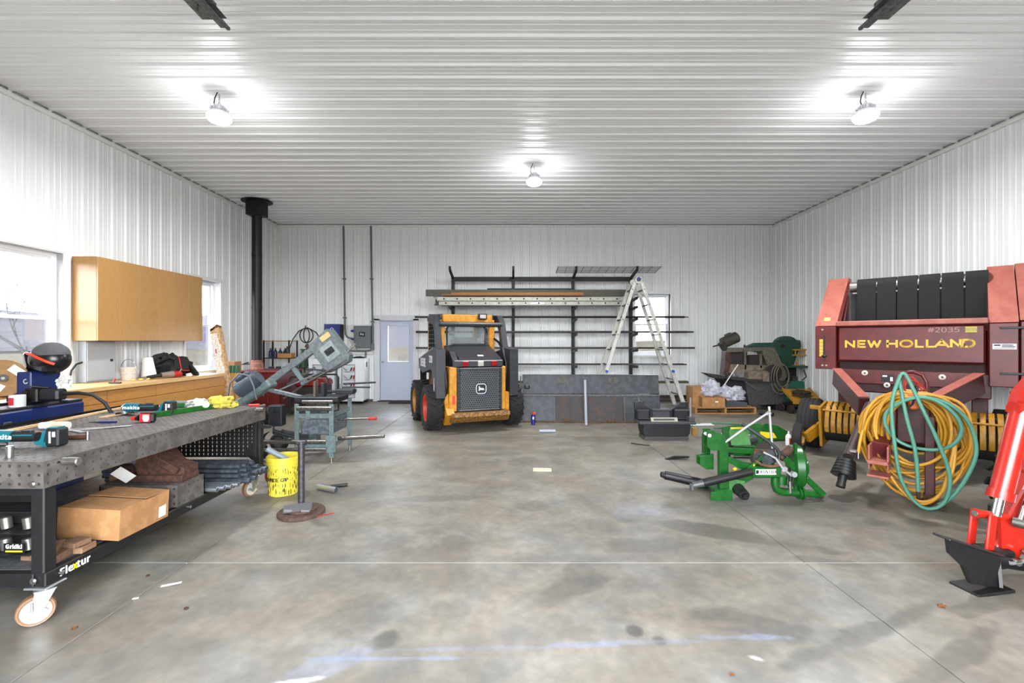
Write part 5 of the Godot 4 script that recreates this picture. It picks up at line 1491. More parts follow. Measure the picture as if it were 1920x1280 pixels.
# ---------------------------------------------------------------- batteries and electrics on the back wall
func power_wall() -> void:
	var wh := mat("cabinet_white", Color(0.80, 0.81, 0.82), 0.35)
	var first: Node3D = null
	for k in 2:
		var lab: String = ["white battery cabinet with cable window standing next to the grey door", "white battery cabinet partly hidden behind the band saw head"][k]
		var where := V(-3.80 - k * 0.68, 0, 11.02)
		if first:
			dup(first, "battery_cabinet", lab, where, 0)
			continue
		var o := thing("battery_cabinet", lab, "cabinet", where, 0, "battery cabinets")
		first = o
		part("body", geo().bb(Vector3(-0.305, 0.06, -0.24), Vector3(0.305, 1.07, 0.20), 0.025), wh, o)
		var face := geo()
		face.bb(Vector3(-0.305, 0.06, 0.2), Vector3(-0.205, 1.07, 0.235), 0.006).bb(Vector3(0.105, 0.06, 0.2), Vector3(0.305, 1.07, 0.235), 0.006).bb(Vector3(-0.205, 0.92, 0.2), Vector3(0.105, 1.07, 0.235), 0.006).bb(Vector3(-0.205, 0.06, 0.2), Vector3(0.105, 0.15, 0.235), 0.006)
		part("face_frame", face, wh, o)
		part("window_gasket", geo().bb(Vector3(-0.212, 0.14, 0.225), Vector3(-0.2, 0.93, 0.24), 0.002).bb(Vector3(0.1, 0.14, 0.225), Vector3(0.112, 0.93, 0.24), 0.002).bb(Vector3(-0.2, 0.915, 0.225), Vector3(0.1, 0.93, 0.24), 0.002).bb(Vector3(-0.2, 0.14, 0.225), Vector3(0.1, 0.155, 0.24), 0.002), mat("gasket_grey", Color(0.45, 0.46, 0.48), 0.5), o)
		for r in 4:
			var y := 0.22 + r * 0.185
			var md := part("battery_module", geo().bb(Vector3(-0.2, y - 0.05, 0.195), Vector3(0.1, y + 0.11, 0.206), 0.002), mat("module_grey", Color(0.70, 0.71, 0.73), 0.5), o)
			part("black_plug", geo().bar(Vector3(0.0, y, 0.215), Vector3(0.03, y + 0.08, 0.222), 0.03, 0.02), mat("black_plastic", Color(0.05, 0.05, 0.05), 0.5), md)
			part("red_plug", geo().bar(Vector3(0.06, y, 0.215), Vector3(0.085, y + 0.085, 0.222), 0.03, 0.022), mat("plug_orange_red", Color(0.78, 0.16, 0.06), 0.5), md)
			part("cable", geo().tube([Vector3(-0.17, y + 0.07, 0.215), Vector3(-0.09, y + 0.02, 0.222), Vector3(-0.13, y - 0.02, 0.222), Vector3(-0.04, y - 0.02, 0.222), Vector3(0.0, y, 0.22)], 0.006, 6), mat("black_plastic", Color(0.05, 0.05, 0.05), 0.5), md)
		part("side_sticker", geo().bb(Vector3(0.304, 0.86, -0.05), Vector3(0.3065, 0.98, 0.04), 0.0), mat("sticker_navy", Color(0.1, 0.1, 0.16), 0.5), o)
		part("badge", geo().bb(Vector3(-0.25, 0.36, 0.235), Vector3(-0.238, 0.48, 0.237), 0.0), mat("black_plastic", Color(0.05, 0.05, 0.05), 0.5), o)
		for sx in [-0.25, 0.25]:
			for sz in [-0.18, 0.16]:
				part("wheel", geo().cyl(Vector3(sx - 0.02, 0.03, sz), Vector3(sx + 0.02, 0.03, sz), 0.03, -1, 12), mat("black_plastic", Color(0.05, 0.05, 0.05), 0.5), o)
	# bits on the cabinet next to the door
	var pl := thing("pliers", "red-gripped pliers lying on the battery cabinet", "pliers", V(-3.98, 1.07, 10.95), 10)
	part("grip", geo().bar(Vector3(-0.09, 0.015, 0.01), Vector3(0.02, 0.015, 0.0), 0.025, 0.02), mat("cap_red", Color(0.80, 0.12, 0.08), 0.4), pl)
	part("jaw", geo().bar(Vector3(0.02, 0.015, 0.0), Vector3(0.10, 0.015, 0.0), 0.03, 0.018), mat("dark_bar", Color(0.16, 0.15, 0.15), 0.45, 0.6), pl)
	solo("cable_coil", geo().tube([Vector3(-0.14, 0.015, 0), Vector3(-0.05, 0.03, 0.05), Vector3(0.05, 0.04, 0.04), Vector3(0.13, 0.015, 0.0), Vector3(0.06, 0.015, -0.06), Vector3(-0.06, 0.015, -0.06)], 0.014, 8, true), mat("black_rubber", Color(0.05, 0.05, 0.05), 0.6), "short loop of black cable lying on the battery cabinet", "cable", V(-3.66, 1.07, 10.98))
	# inverter
	var inv := thing("inverter", "blue wall-mounted inverter with white round emblem", "inverter", V(-4.33, 1.41, 11.25))
	part("body", geo().bb(Vector3(-0.20, 0, 0), Vector3(0.185, 0.48, 0.2), 0.006), mat("inverter_blue", Color(0.035, 0.12, 0.42), 0.35), inv)
	part("side_vent", geo().bb(Vector3(0.185, 0, 0), Vector3(0.2, 0.48, 0.2), 0.004), mat("vent_black", Color(0.03, 0.03, 0.05), 0.5), inv)
	var em := part("emblem", geo().at(Transform3D(Basis(Vector3(1, 0, 0), PI / 2), Vector3(-0.01, 0.35, 0.2))).lathe([Vector2(0.03, 0), Vector2(0.042, 0), Vector2(0.042, 0.002), Vector2(0.03, 0.002)], 20), mat("emblem_white", Color(0.75, 0.8, 0.9), 0.5), inv)
	part("caption_line", geo().bb(Vector3(-0.09, 0.27, 0.2), Vector3(0.07, 0.285, 0.2015), 0.0), mat("emblem_white", Color(0.75, 0.8, 0.9), 0.5), inv)
	# breaker panel on its backboard
	var bd := thing("backboard", "white painted plywood backboard behind the grey breaker panel", "board", V(-3.66, 1.15, 11.24))
	part("board", geo().bb(Vector3(-0.36, 0.1, -0.02), Vector3(0.26, 0.73, 0), 0.003).bb(Vector3(-0.36, 0.0, -0.02), Vector3(0.26, 0.09, 0), 0.003), mat("board_white", Color(0.74, 0.74, 0.73), 0.6), bd)
	var bpn := thing("breaker_panel", "grey metal breaker panel with black main switch", "breaker panel", V(-3.64, 1.31, 11.24))
	part("enclosure", geo().bb(Vector3(-0.21, 0, 0), Vector3(0.21, 0.54, 0.09), 0.004), mat("panel_grey", Color(0.30, 0.32, 0.33), 0.45), bpn)
	part("cover", geo().bb(Vector3(-0.175, 0.03, 0.09), Vector3(0.195, 0.51, 0.10), 0.004), mat("panel_grey_cover", Color(0.34, 0.36, 0.37), 0.45), bpn)
	part("switch", geo().bb(Vector3(-0.07, 0.28, 0.1), Vector3(0.07, 0.39, 0.12), 0.003), mat("black_plastic", Color(0.05, 0.05, 0.05), 0.5), bpn)
	part("switch_toggle", geo().bb(Vector3(-0.03, 0.32, 0.12), Vector3(-0.005, 0.36, 0.14), 0.002).bb(Vector3(0.02, 0.31, 0.12), Vector3(0.04, 0.35, 0.135), 0.002), mat("emblem_white", Color(0.75, 0.8, 0.9), 0.5), bpn)
	for y in [0.22, 0.42]:
		part("cable_gland", geo().cyl(Vector3(-0.21, y, 0.045), Vector3(-0.29, y, 0.045), 0.03, 0.022, 12), mat("gland_blue", Color(0.05, 0.16, 0.40), 0.4), bpn)
	# conduits
	var cm := mat("conduit_grey", Color(0.33, 0.35, 0.36), 0.5)
	var c1 := thing("conduit", "grey conduit running from the ceiling down to the breaker panel gland", "conduit", V(-4.05, 0, 11.21), 0, "grey conduits on the back wall")
	part("pipe", geo().tube([Vector3(-0.07, TOP - 0.05, 0), Vector3(-0.05, 3.0, 0), Vector3(-0.03, 1.8, 0), Vector3(-0.02, 1.65, 0), Vector3(0.03, 1.58, 0.01), Vector3(0.08, 1.555, 0.01), Vector3(0.14, 1.545, 0.01)], 0.022, 10), cm, c1)
	for y in [3.0, 2.05]:
		part("strap", geo().box(Vector3(-0.05 + (3.0 - y) * 0.01, y, -0.005), Vector3(0.09, 0.03, 0.05), 0.004), cm, c1)
	var c2 := thing("conduit", "grey conduit running from the ceiling past the breaker panel's right side", "conduit", V(-3.40, 0, 11.21), 0, "grey conduits on the back wall")
	part("pipe", geo().tube([Vector3(-0.05, TOP - 0.05, 0), Vector3(-0.03, 3.0, 0), Vector3(0.0, 1.4, 0), Vector3(-0.01, 1.31, 0), Vector3(-0.07, 1.25, 0), Vector3(-0.2, 1.24, 0), Vector3(-0.75, 1.24, 0)], 0.022, 10), cm, c2)
	part("fitting", geo().bb(Vector3(-0.045, 1.26, -0.02), Vector3(0.035, 1.42, 0.04), 0.008), cm, c2)
	for y in [3.0, 1.95]:
		part("strap", geo().box(Vector3(-0.03 + (3.0 - y) * 0.02, y, -0.005), Vector3(0.09, 0.03, 0.05), 0.004), cm, c2)
	part("drop", geo().cyl(Vector3(-0.17, 1.24, 0), Vector3(-0.17, 1.08, 0.05), 0.02), cm, c2)
	# mat at the door
	solo("door_mat", geo().box(Vector3(0, 0.012, 0), Vector3(0.62, 0.022, 0.34), 0.006), mat("mat_dark", Color(0.14, 0.10, 0.08), 0.95), "dark door mat lying before the grey door", "mat", V(-2.62, 0, 11.02))

# ---------------------------------------------------------------- horizontal band saw with raised bow
func band_saw() -> void:
	var o := thing("band_saw", "grey-green horizontal band saw with its bow raised on a teal stand", "band saw", V(-2.60, 0, 5.85))
	var teal := duo("saw_teal", Color(0.33, 0.39, 0.39), Color(0.40, 0.46, 0.455), 0.5, 0.1, 2)
	var grey := duo("saw_grey", Color(0.34, 0.37, 0.38), Color(0.42, 0.45, 0.45), 0.45, 0.2, 2)
	var dk := mat("saw_dark", Color(0.17, 0.18, 0.20), 0.5, 0.3, "scuff", 3)
	var ch := mat("worn_chrome", Color(0.62, 0.60, 0.57), 0.3, 0.9, "scuff", 3)
	# stand
	for x in [-0.04, 0.38]:
		for z in [0.28, -0.35]:
			part("leg", geo().bb(Vector3(x, 0.06, z), Vector3(x + 0.055, 0.71, z + 0.008), 0.001).bb(Vector3(x, 0.06, z), Vector3(x + 0.008, 0.71, z - 0.055), 0.001), teal, o)
			part("foot", geo().cyl(Vector3(x + 0.02, 0.0, z - 0.02), Vector3(x + 0.02, 0.07, z - 0.02), 0.018, 0.012, 10), mat("dull_steel", Color(0.55, 0.55, 0.52), 0.35, 0.9), o)
	for y in [0.54, 0.17]:
		part("cross_bar", geo().bb(Vector3(-0.03, y, 0.285), Vector3(0.42, y + 0.055, 0.293), 0.001), teal, o)
		part("cross_bar", geo().bb(Vector3(0.40, y, -0.35), Vector3(0.408, y + 0.05, 0.28), 0.001), teal, o)
	part("link_plate", geo().bb(Vector3(0.1, 0.53, 0.29), Vector3(0.155, 0.64, 0.3), 0.002), teal, o)
	part("chip_tray", geo().bb(Vector3(0.02, 0.33, -0.3), Vector3(0.39, 0.52, 0.25), 0.01), duo("tray_grey", Color(0.25, 0.28, 0.30), Color(0.36, 0.39, 0.41), 0.7, 0.2, 2), o)
	for q in [[0.0, 0.66, 0.30, 0.42, 0.028], [0.05, 0.735, 0.27, 0.42, 0.022], [-0.42, 0.255, 0.30, 0.35, 0.026], [-0.40, 0.165, 0.31, 0.36, 0.02]]:
		part("roller", geo().cyl(Vector3(q[0], q[1], q[2]), Vector3(q[3], q[1], q[2]), q[4], -1, 18), ch, o)
	part("lower_link", geo().bb(Vector3(-0.44, 0.14, 0.29), Vector3(-0.41, 0.30, 0.32), 0.004), teal, o)
	part("lower_link", geo().bb(Vector3(0.34, 0.12, 0.26), Vector3(0.46, 0.33, 0.30), 0.006), teal, o)
	# bed and vise
	part("bed", geo().bb(Vector3(-0.10, 0.71, -0.22), Vector3(0.44, 0.78, 0.16), 0.01), dk, o)
	part("vise_jaw", geo().turn(Vector3(0.12, 0.88, 0.05), Vector3(0, 14, 0)).box(Vector3.ZERO, Vector3(0.025, 0.19, 0.22), 0.004), mat("jaw_tan", Color(0.42, 0.36, 0.30), 0.6, 0.3, "scuff", 3), o)
	part("vise_jaw", geo().box(Vector3(0.24, 0.87, 0.1), Vector3(0.045, 0.17, 0.10), 0.006), dk, o)
	part("vise_screw", geo().cyl(Vector3(0.26, 0.83, 0.02), Vector3(0.62, 0.85, 0.02), 0.02).box(Vector3(0.5, 0.84, 0.05), Vector3(0.22, 0.06, 0.12), 0.008).cyl(Vector3(0.45, 0.93, 0.0), Vector3(0.86, 0.95, 0.0), 0.012).cyl(Vector3(0.45, 0.89, 0.03), Vector3(0.80, 0.89, 0.03), 0.010), dk, o)
	# bow: two rails from the pivot to the raised head
	var a := Vector3(-0.60, 0.83, -0.15)
	var b := Vector3(0.17, 1.40, -0.15)
	var d := (b - a).normalized()
	var nrm := Vector3(-d.y, d.x, 0)
	part("bow_rail", geo().bar(a + nrm * 0.07, b + nrm * 0.07, 0.07, 0.085, 0.006), grey, o)
	part("bow_rail", geo().bar(a - nrm * 0.10 + d * 0.25, b - nrm * 0.13 - d * 0.28, 0.02, 0.03, 0.003), ch, o)
	for q in [0.45, 0.80]:
		var p: Vector3 = a + d * q
		part("blade_guide", geo().bar(p + nrm * 0.05, p - nrm * 0.18, 0.05, 0.055, 0.005).box(p - nrm * 0.20, Vector3(0.07, 0.07, 0.09), 0.01), teal, o)
	part("blade", geo().bar(a - nrm * 0.21 + d * 0.1, b - nrm * 0.24, 0.003, 0.022, 0.0), ch, o)
	var hx := Transform3D(Basis(d, nrm, Vector3(0, 0, 1)), b)
	var hg := geo().at(hx)
	hg.ext([Vector2(-0.16, -0.30), Vector2(0.14, -0.34), Vector2(0.2, -0.28), Vector2(0.2, 0.13), Vector2(0.16, 0.17), Vector2(-0.16, 0.13)], 0.15)
	var hd := part("wheel_cover", hg, grey, o)
	part("cover_panel", geo().at(hx).bb(Vector3(-0.07, -0.2, 0.075), Vector3(0.12, 0.02, 0.083), 0.002), duo("saw_grey_light", Color(0.45, 0.49, 0.49), Color(0.53, 0.56, 0.55), 0.45), hd)
	part("cover_latch", geo().at(hx).bb(Vector3(-0.03, -0.13, 0.083), Vector3(0.09, -0.05, 0.10), 0.004).bb(Vector3(0.0, -0.11, 0.1), Vector3(0.06, -0.07, 0.112), 0.003), dk, hd)
	part("maker_plate", geo().at(hx).bb(Vector3(0.02, 0.06, 0.075), Vector3(0.16, 0.13, 0.078), 0.0), mat("plate_cream", Color(0.70, 0.62, 0.42), 0.5), hd)
	part("tension_knob", geo().at(hx).cyl(Vector3(0.14, -0.24, 0.05), Vector3(0.34, -0.2, 0.05), 0.018).bar(Vector3(0.30, -0.28, 0.05), Vector3(0.32, -0.12, 0.05), 0.025, 0.025), mat("dull_steel", Color(0.55, 0.55, 0.52), 0.35, 0.9), hd)
	part("guide_slot", geo().at(hx).bar(Vector3(-0.34, -0.10, 0.08), Vector3(-0.12, -0.30, 0.08), 0.05, 0.02, 0.003), dk, hd)
	# pivot, lift strut and motor
	part("pivot_arm", geo().bar(Vector3(-0.62, 0.88, -0.02), Vector3(-0.02, 0.74, -0.02), 0.05, 0.05, 0.006).bar(Vector3(-0.42, 0.84, -0.1), Vector3(0.25, 1.13, -0.1), 0.02, 0.02), grey, o)
	part("lift_strut", geo().cyl(Vector3(-0.05, 0.93, -0.02), Vector3(0.32, 1.13, -0.02), 0.014).cyl(Vector3(0.32, 1.13, -0.02), Vector3(0.48, 1.24, -0.02), 0.008), ch, o)
	part("belt_guard", geo().turn(Vector3(-0.68, 0.80, 0.0), Vector3(0, 0, 33)).box(Vector3.ZERO, Vector3(0.55, 0.10, 0.20), 0.02), teal, o)
	var mt := part("motor", geo().turn(Vector3(-0.72, 0.93, 0.05), Vector3(0, 0, 33)).cyl(Vector3(-0.14, 0, 0), Vector3(0.13, 0, 0), 0.115, -1, 24).cyl(Vector3(0.13, 0, 0), Vector3(0.16, 0, 0), 0.115, 0.08, 24).cyl(Vector3(-0.14, 0, 0), Vector3(-0.17, 0, 0), 0.115, 0.08, 24), mat("motor_slate", Color(0.25, 0.28, 0.32), 0.4, 0.2), o)
	part("capacitor", geo().turn(Vector3(-0.78, 1.03, 0.09), Vector3(0, 0, 33)).box(Vector3.ZERO, Vector3(0.2, 0.06, 0.09), 0.025), mat("motor_slate", Color(0.25, 0.28, 0.32), 0.4, 0.2), mt)
	part("cord", geo().tube([Vector3(-0.95, 0.75, 0.12), Vector3(-0.9, 0.95, 0.16), Vector3(-0.78, 1.07, 0.17), Vector3(-0.66, 1.05, 0.17), Vector3(-0.60, 0.92, 0.17), Vector3(-0.58, 0.75, 0.14)], 0.01), mat("cord_grey", Color(0.35, 0.37, 0.40), 0.5), mt)
	part("gear_box", geo().bb(Vector3(-0.30, 0.46, 0.28), Vector3(-0.14, 0.71, 0.40), 0.012).cyl(Vector3(-0.25, 0.65, 0.40), Vector3(-0.25, 0.65, 0.425), 0.036), dk, o)
	part("drive_wheel", geo().cyl(Vector3(-0.40, 0.60, 0.25), Vector3(-0.30, 0.60, 0.25), 0.075, -1, 20).cyl(Vector3(-0.42, 0.50, 0.22), Vector3(-0.28, 0.50, 0.22), 0.05), mat("dark_iron", Color(0.16, 0.15, 0.145), 0.6, 0.5), o)
	part("wooden_backing", geo().bb(Vector3(-0.46, 0.42, 0.2), Vector3(-0.44, 0.70, 0.32), 0.002), wood("saw_wood", Color(0.62, 0.42, 0.2), Color(0.72, 0.52, 0.28), 1), o)
	part("tow_handle", geo().tube([Vector3(-0.28, 0.46, 0.3), Vector3(-0.28, 0.40, 0.32), Vector3(-0.2, 0.36, 0.3), Vector3(-0.05, 0.30, 0.25)], 0.012), dk, o)
	# travel wheels
	for z in [0.22, -0.3]:
		var w := geo().at(Transform3D(Basis(Vector3(1, 0, 0), PI / 2), Vector3(-0.52, 0.125, z)))
		w.lathe([Vector2(0.07, -0.028), Vector2(0.11, -0.028), Vector2(0.124, -0.015), Vector2(0.124, 0.015), Vector2(0.11, 0.028), Vector2(0.07, 0.028)], 30)
		var tr := part("wheel", w, mat("black_rubber", Color(0.05, 0.05, 0.05), 0.6), o)
		part("wheel_hub", geo().at(Transform3D(Basis(Vector3(1, 0, 0), PI / 2), Vector3(-0.52, 0.125, z))).lathe([Vector2(0, -0.03), Vector2(0.075, -0.02), Vector2(0.075, 0.02), Vector2(0.03, 0.022), Vector2(0.02, 0.035), Vector2(0, 0.035)], 24), mat("hub_grey", Color(0.33, 0.34, 0.33), 0.5, 0.4), tr)
	part("axle_bracket", geo().bar(Vector3(-0.52, 0.125, 0.26), Vector3(-0.38, 0.27, 0.28), 0.012, 0.07).bar(Vector3(-0.52, 0.125, -0.25), Vector3(-0.02, 0.2, -0.3), 0.02, 0.06), teal, o)
	part("mud_guard", geo().at(Transform3D(Basis(Vector3(1, 0, 0), PI / 2), Vector3(-0.46, 0.16, -0.05))).lathe([Vector2(0.16, -0.05), Vector2(0.165, 0.05)], 14, false, PI * 1.0, PI * 1.9), dk, o)
	# work stops
	for q in [[-0.30, 0.30], [-0.20, 0.31]]:
		part("stop_tube", geo().pipe(Vector3(q[0] + 0.14, 0.24, -0.1), Vector3(q[0] - 0.02, 0.36, 0.22), 0.036, 0.004), mat("tube_grey", Color(0.36, 0.38, 0.38), 0.4, 0.6), o)
	part("feed_handle", geo().cyl(Vector3(0.42, 0.495, 0.1), Vector3(0.80, 0.505, 0.1), 0.012), ch, o)
	part("red_grip", geo().cyl(Vector3(0.80, 0.505, 0.1), Vector3(0.90, 0.507, 0.1), 0.019), mat("grip_red", Color(0.66, 0.14, 0.08), 0.5), o)
	part("outfeed_bar", geo().cyl(Vector3(0.42, 0.255, 0.1), Vector3(1.0, 0.285, 0.1), 0.024), ch, o)

# ---------------------------------------------------------------- bucket, stand and scraps on the open floor
func floor_things_left() -> void:
	var yel := duo("bucket_yellow", Color(0.74, 0.68, 0.17), Color(0.80, 0.74, 0.24), 0.45, 0, 1)
	var o := thing("bucket", "yellow plastic bucket with drips and black print beside the welding table", "bucket", V(-2.22, 0, 4.46))
	part("body", geo().lathe([Vector2(0, 0), Vector2(0.128, 0), Vector2(0.132, 0.006), Vector2(0.146, 0.285), Vector2(0.153, 0.287), Vector2(0.153, 0.30), Vector2(0.147, 0.302), Vector2(0.148, 0.325), Vector2(0.156, 0.327), Vector2(0.156, 0.34), Vector2(0.150, 0.342), Vector2(0.151, 0.365), Vector2(0.144, 0.365), Vector2(0.126, 0.004), Vector2(0, 0.004)], 40), yel, o)
	# black drips: thin runs of dried paint standing on the wall of the bucket
	var rng := RandomNumberGenerator.new()
	rng.seed = 3
	var drip := geo()
	for k in 120:
		var a := rng.randf_range(0.0, PI)
		var y := rng.randf_range(0.02, 0.27)
		if y > 0.12 and y < 0.185 and a > 0.7 and a < 2.5:
			continue
		var h := rng.randf_range(0.008, 0.05)
		var w := rng.randf_range(0.001, 0.004)
		var r := 0.1325 + (y / 0.285) * 0.0142
		drip.at(Transform3D(Basis(Vector3.UP, PI / 2 - a), Vector3(cos(a) * r, y, sin(a) * r))).box(Vector3.ZERO, Vector3(w * 2.0, minf(h, 0.28 - y), 0.0016), 0.0)
	var dp := part("paint_drips", drip, mat("drip_black", Color(0.16, 0.15, 0.06), 0.7), o)
	dp.set_meta("kind", "stuff")
	var word := "WHITE CAP"
	for i in word.length():
		if word[i] == " ":
			continue
		var a2 := PI / 2 + 0.58 - (i + 0.5) * 0.145
		lettering(word[i], 0.034, Color(0.06, 0.05, 0.03), o, Transform3D(Basis(Vector3.UP, PI / 2 - a2), Vector3(cos(a2) * 0.1402, 0.16, sin(a2) * 0.1402)), 1.2)
	part("round_mark", geo().at(Transform3D(Basis(Vector3.UP, -0.76) * Basis(Vector3(1, 0, 0), PI / 2), Vector3(cos(PI / 2 + 0.76) * 0.1398, 0.16, sin(PI / 2 + 0.76) * 0.1398))).lathe([Vector2(0.008, 0), Vector2(0.0145, 0), Vector2(0.0145, 0.0015), Vector2(0.008, 0.0015)], 14, false, 0.5, 5.6), mat("ink_0f0d08", Color(0.06, 0.05, 0.03), 0.5), o)
	solo("bucket_pipe", geo().pipe(Vector3(-0.17, 0.43, 0.02), Vector3(0.05, 0.30, 0.0), 0.026, 0.003), mat("grey_pvc", Color(0.42, 0.45, 0.48), 0.4), "grey plastic pipe sticking out of the yellow bucket", "pipe", V(-2.20, 0, 4.46))
	solo("rusty_flange", geo().at(Transform3D(Basis(Vector3(0, 1, 0), 0.5) * Basis(Vector3(1, 0, 0), PI / 2), Vector3(0, 0.10, 0))).lathe([Vector2(0, -0.02), Vector2(0.10, -0.02), Vector2(0.10, 0.01), Vector2(0.06, 0.02), Vector2(0.055, 0.05), Vector2(0, 0.05)], 24), duo("flange_rust", Color(0.32, 0.14, 0.07), Color(0.44, 0.22, 0.12), 0.85), "rusty round flange leaning behind the yellow bucket", "flange", V(-2.42, 0, 4.70))
	# material stand on a disc foot
	var s := thing("material_stand", "steel post stand with pipe top on a rusty round foot", "stand", V(-1.80, 0, 3.92))
	var rust := duo("rust_disc", Color(0.25, 0.18, 0.15), Color(0.34, 0.25, 0.21), 0.8, 0.2, 2.5)
	var stl := mat("post_steel", Color(0.33, 0.32, 0.33), 0.45, 0.6, "scuff", 3)
	part("foot_disc", geo().lathe([Vector2(0, 0), Vector2(0.186, 0), Vector2(0.19, 0.006), Vector2(0.19, 0.024), Vector2(0.184, 0.03), Vector2(0, 0.03)], 44), rust, s)
	part("upper_disc", geo().off(Vector3(0.01, 0.03, 0.0)).lathe([Vector2(0, 0), Vector2(0.113, 0), Vector2(0.116, 0.004), Vector2(0.116, 0.018), Vector2(0, 0.018)], 36), rust, s)
	part("post", geo().cyl(Vector3(0, 0.048, 0), Vector3(0, 0.615, 0), 0.027, -1, 20), stl, s)
	part("top_pipe", geo().cyl(Vector3(-0.03, 0.60, 0.0), Vector3(0.04, 0.605, 0), 0.022, -1, 14), stl, s)
	part("key_plate", geo().turn(Vector3(0.0, 0.075, 0.07), Vector3(-38, 3, 8)).box(Vector3.ZERO, Vector3(0.23, 0.07, 0.006), 0.001), mat("dull_plate", Color(0.36, 0.36, 0.36), 0.45, 0.6), s)
	for x in [-0.07, 0.075]:
		part("angle_clip", geo().box(Vector3(x, 0.056, 0.085), Vector3(0.07, 0.018, 0.028), 0.003), mat("pale_alloy", Color(0.66, 0.66, 0.68), 0.35, 0.8), s)
	solo("brazing_rod", geo().cyl(Vector3(0, 0.004, 0), Vector3(0.17, 0.004, -0.03), 0.004, -1, 8), mat("rod_red", Color(0.55, 0.08, 0.06), 0.5), "thin red rod lying beside the round stand foot", "rod", V(-1.66, 0, 3.82), 28)
	solo("pipe_piece", geo().pipe(Vector3(-0.11, 0.03, -0.055), Vector3(0.11, 0.03, 0.055), 0.029, 0.003, 20), mat("zinc_pipe", Color(0.68, 0.70, 0.72), 0.3, 0.85), "short bright pipe piece lying on the floor crossing a black tube", "pipe", V(-1.81, 0, 4.50), 0)
	solo("black_tube", geo().pipe(Vector3(-0.06, 0.017, 0.02), Vector3(0.09, 0.017, -0.04), 0.016, 0.003, 14), mat("black_rubber", Color(0.05, 0.05, 0.05), 0.6), "short black tube lying behind the bright pipe piece", "tube", V(-1.76, 0, 4.62), 0)

# ---------------------------------------------------------------- skid steer loader seen from behind
# tyre about the local x axis with lugs; r outer radius, w width
func tyre(o: Node3D, p: Vector3, r: float, w: float, rim_r: float, rim: Material, lugs: int, lug_h := 0.022, outward := -1.0) -> void:
	var ax := Transform3D(Basis(Vector3(0, 0, 1), -PI / 2), p)
	var rb := mat("tyre_rubber", Color(0.105, 0.10, 0.095), 0.85, 0, "scuff", 2.5)
	var g := geo().at(ax)
	var h := w * 0.5
	g.lathe([Vector2(rim_r, -h * 0.75), Vector2(rim_r + (r - rim_r) * 0.45, -h), Vector2(r - lug_h * 1.3, -h * 0.86), Vector2(r - lug_h, -h * 0.6), Vector2(r - lug_h, h * 0.6), Vector2(r - lug_h * 1.3, h * 0.86), Vector2(rim_r + (r - rim_r) * 0.45, h), Vector2(rim_r, h * 0.75)], 36, true)
	if lugs > 0:
		for k in lugs:
			for s in [-1.0, 1.0]:
				var a: float = TAU * (k + (0.5 if s > 0 else 0.0)) / lugs
				g.at(Transform3D(Basis(Vector3(1, 0, 0), a), p) * Transform3D(Basis(Vector3(0, 1, 0), s * 0.55), Vector3(s * h * 0.48, r - lug_h * 0.55, 0)))
				g.box(Vector3.ZERO, Vector3(h * 0.98, lug_h * 1.5, r * 0.085), 0.004)
	var t := part("wheel", g, rb, o)
	var q := geo().at(ax)
	q.lathe([Vector2(0, -h * 0.25), Vector2(rim_r * 0.55, -h * 0.3), Vector2(rim_r * 0.86, -h * 0.1), Vector2(rim_r * 0.92, -h * 0.72), Vector2(rim_r * 1.03, -h * 0.78), Vector2(rim_r * 1.03, h * 0.78), Vector2(rim_r * 0.92, h * 0.72), Vector2(rim_r * 0.86, h * 0.1), Vector2(rim_r * 0.55, h * 0.3), Vector2(0, h * 0.25)], 30)
	for k in 6:
		var a2 := TAU * k / 6.0
		var c := p + Vector3(outward * h * 0.3, cos(a2) * rim_r * 0.4, sin(a2) * rim_r * 0.4)
		q.at(Transform3D.IDENTITY).cyl(c, c + Vector3(outward * 0.02, 0, 0), 0.014, -1, 6)
	part("rim", q, rim, t)

func rounded_ring(w: float, h: float, r: float, t: float) -> Geo:
	var pts := []
	for c in [[1, 1, 0], [-1, 1, 1], [-1, -1, 2], [1, -1, 3]]:
		for i in 4:
			var a: float = PI / 2 * (c[2] + i / 3.0)
			pts.append(Vector2(c[0] * (w / 2 - r) + cos(a) * r, c[1] * (h / 2 - r) + sin(a) * r))
	var g := geo()
	for i in pts.size():
		var a: Vector2 = pts[i]
		var b: Vector2 = pts[(i + 1) % pts.size()]
		g.bar(Vector3(a.x, a.y, 0), Vector3(b.x, b.y, 0), t, 0.002, 0.0, Vector3(0, 0, 1))
	return g

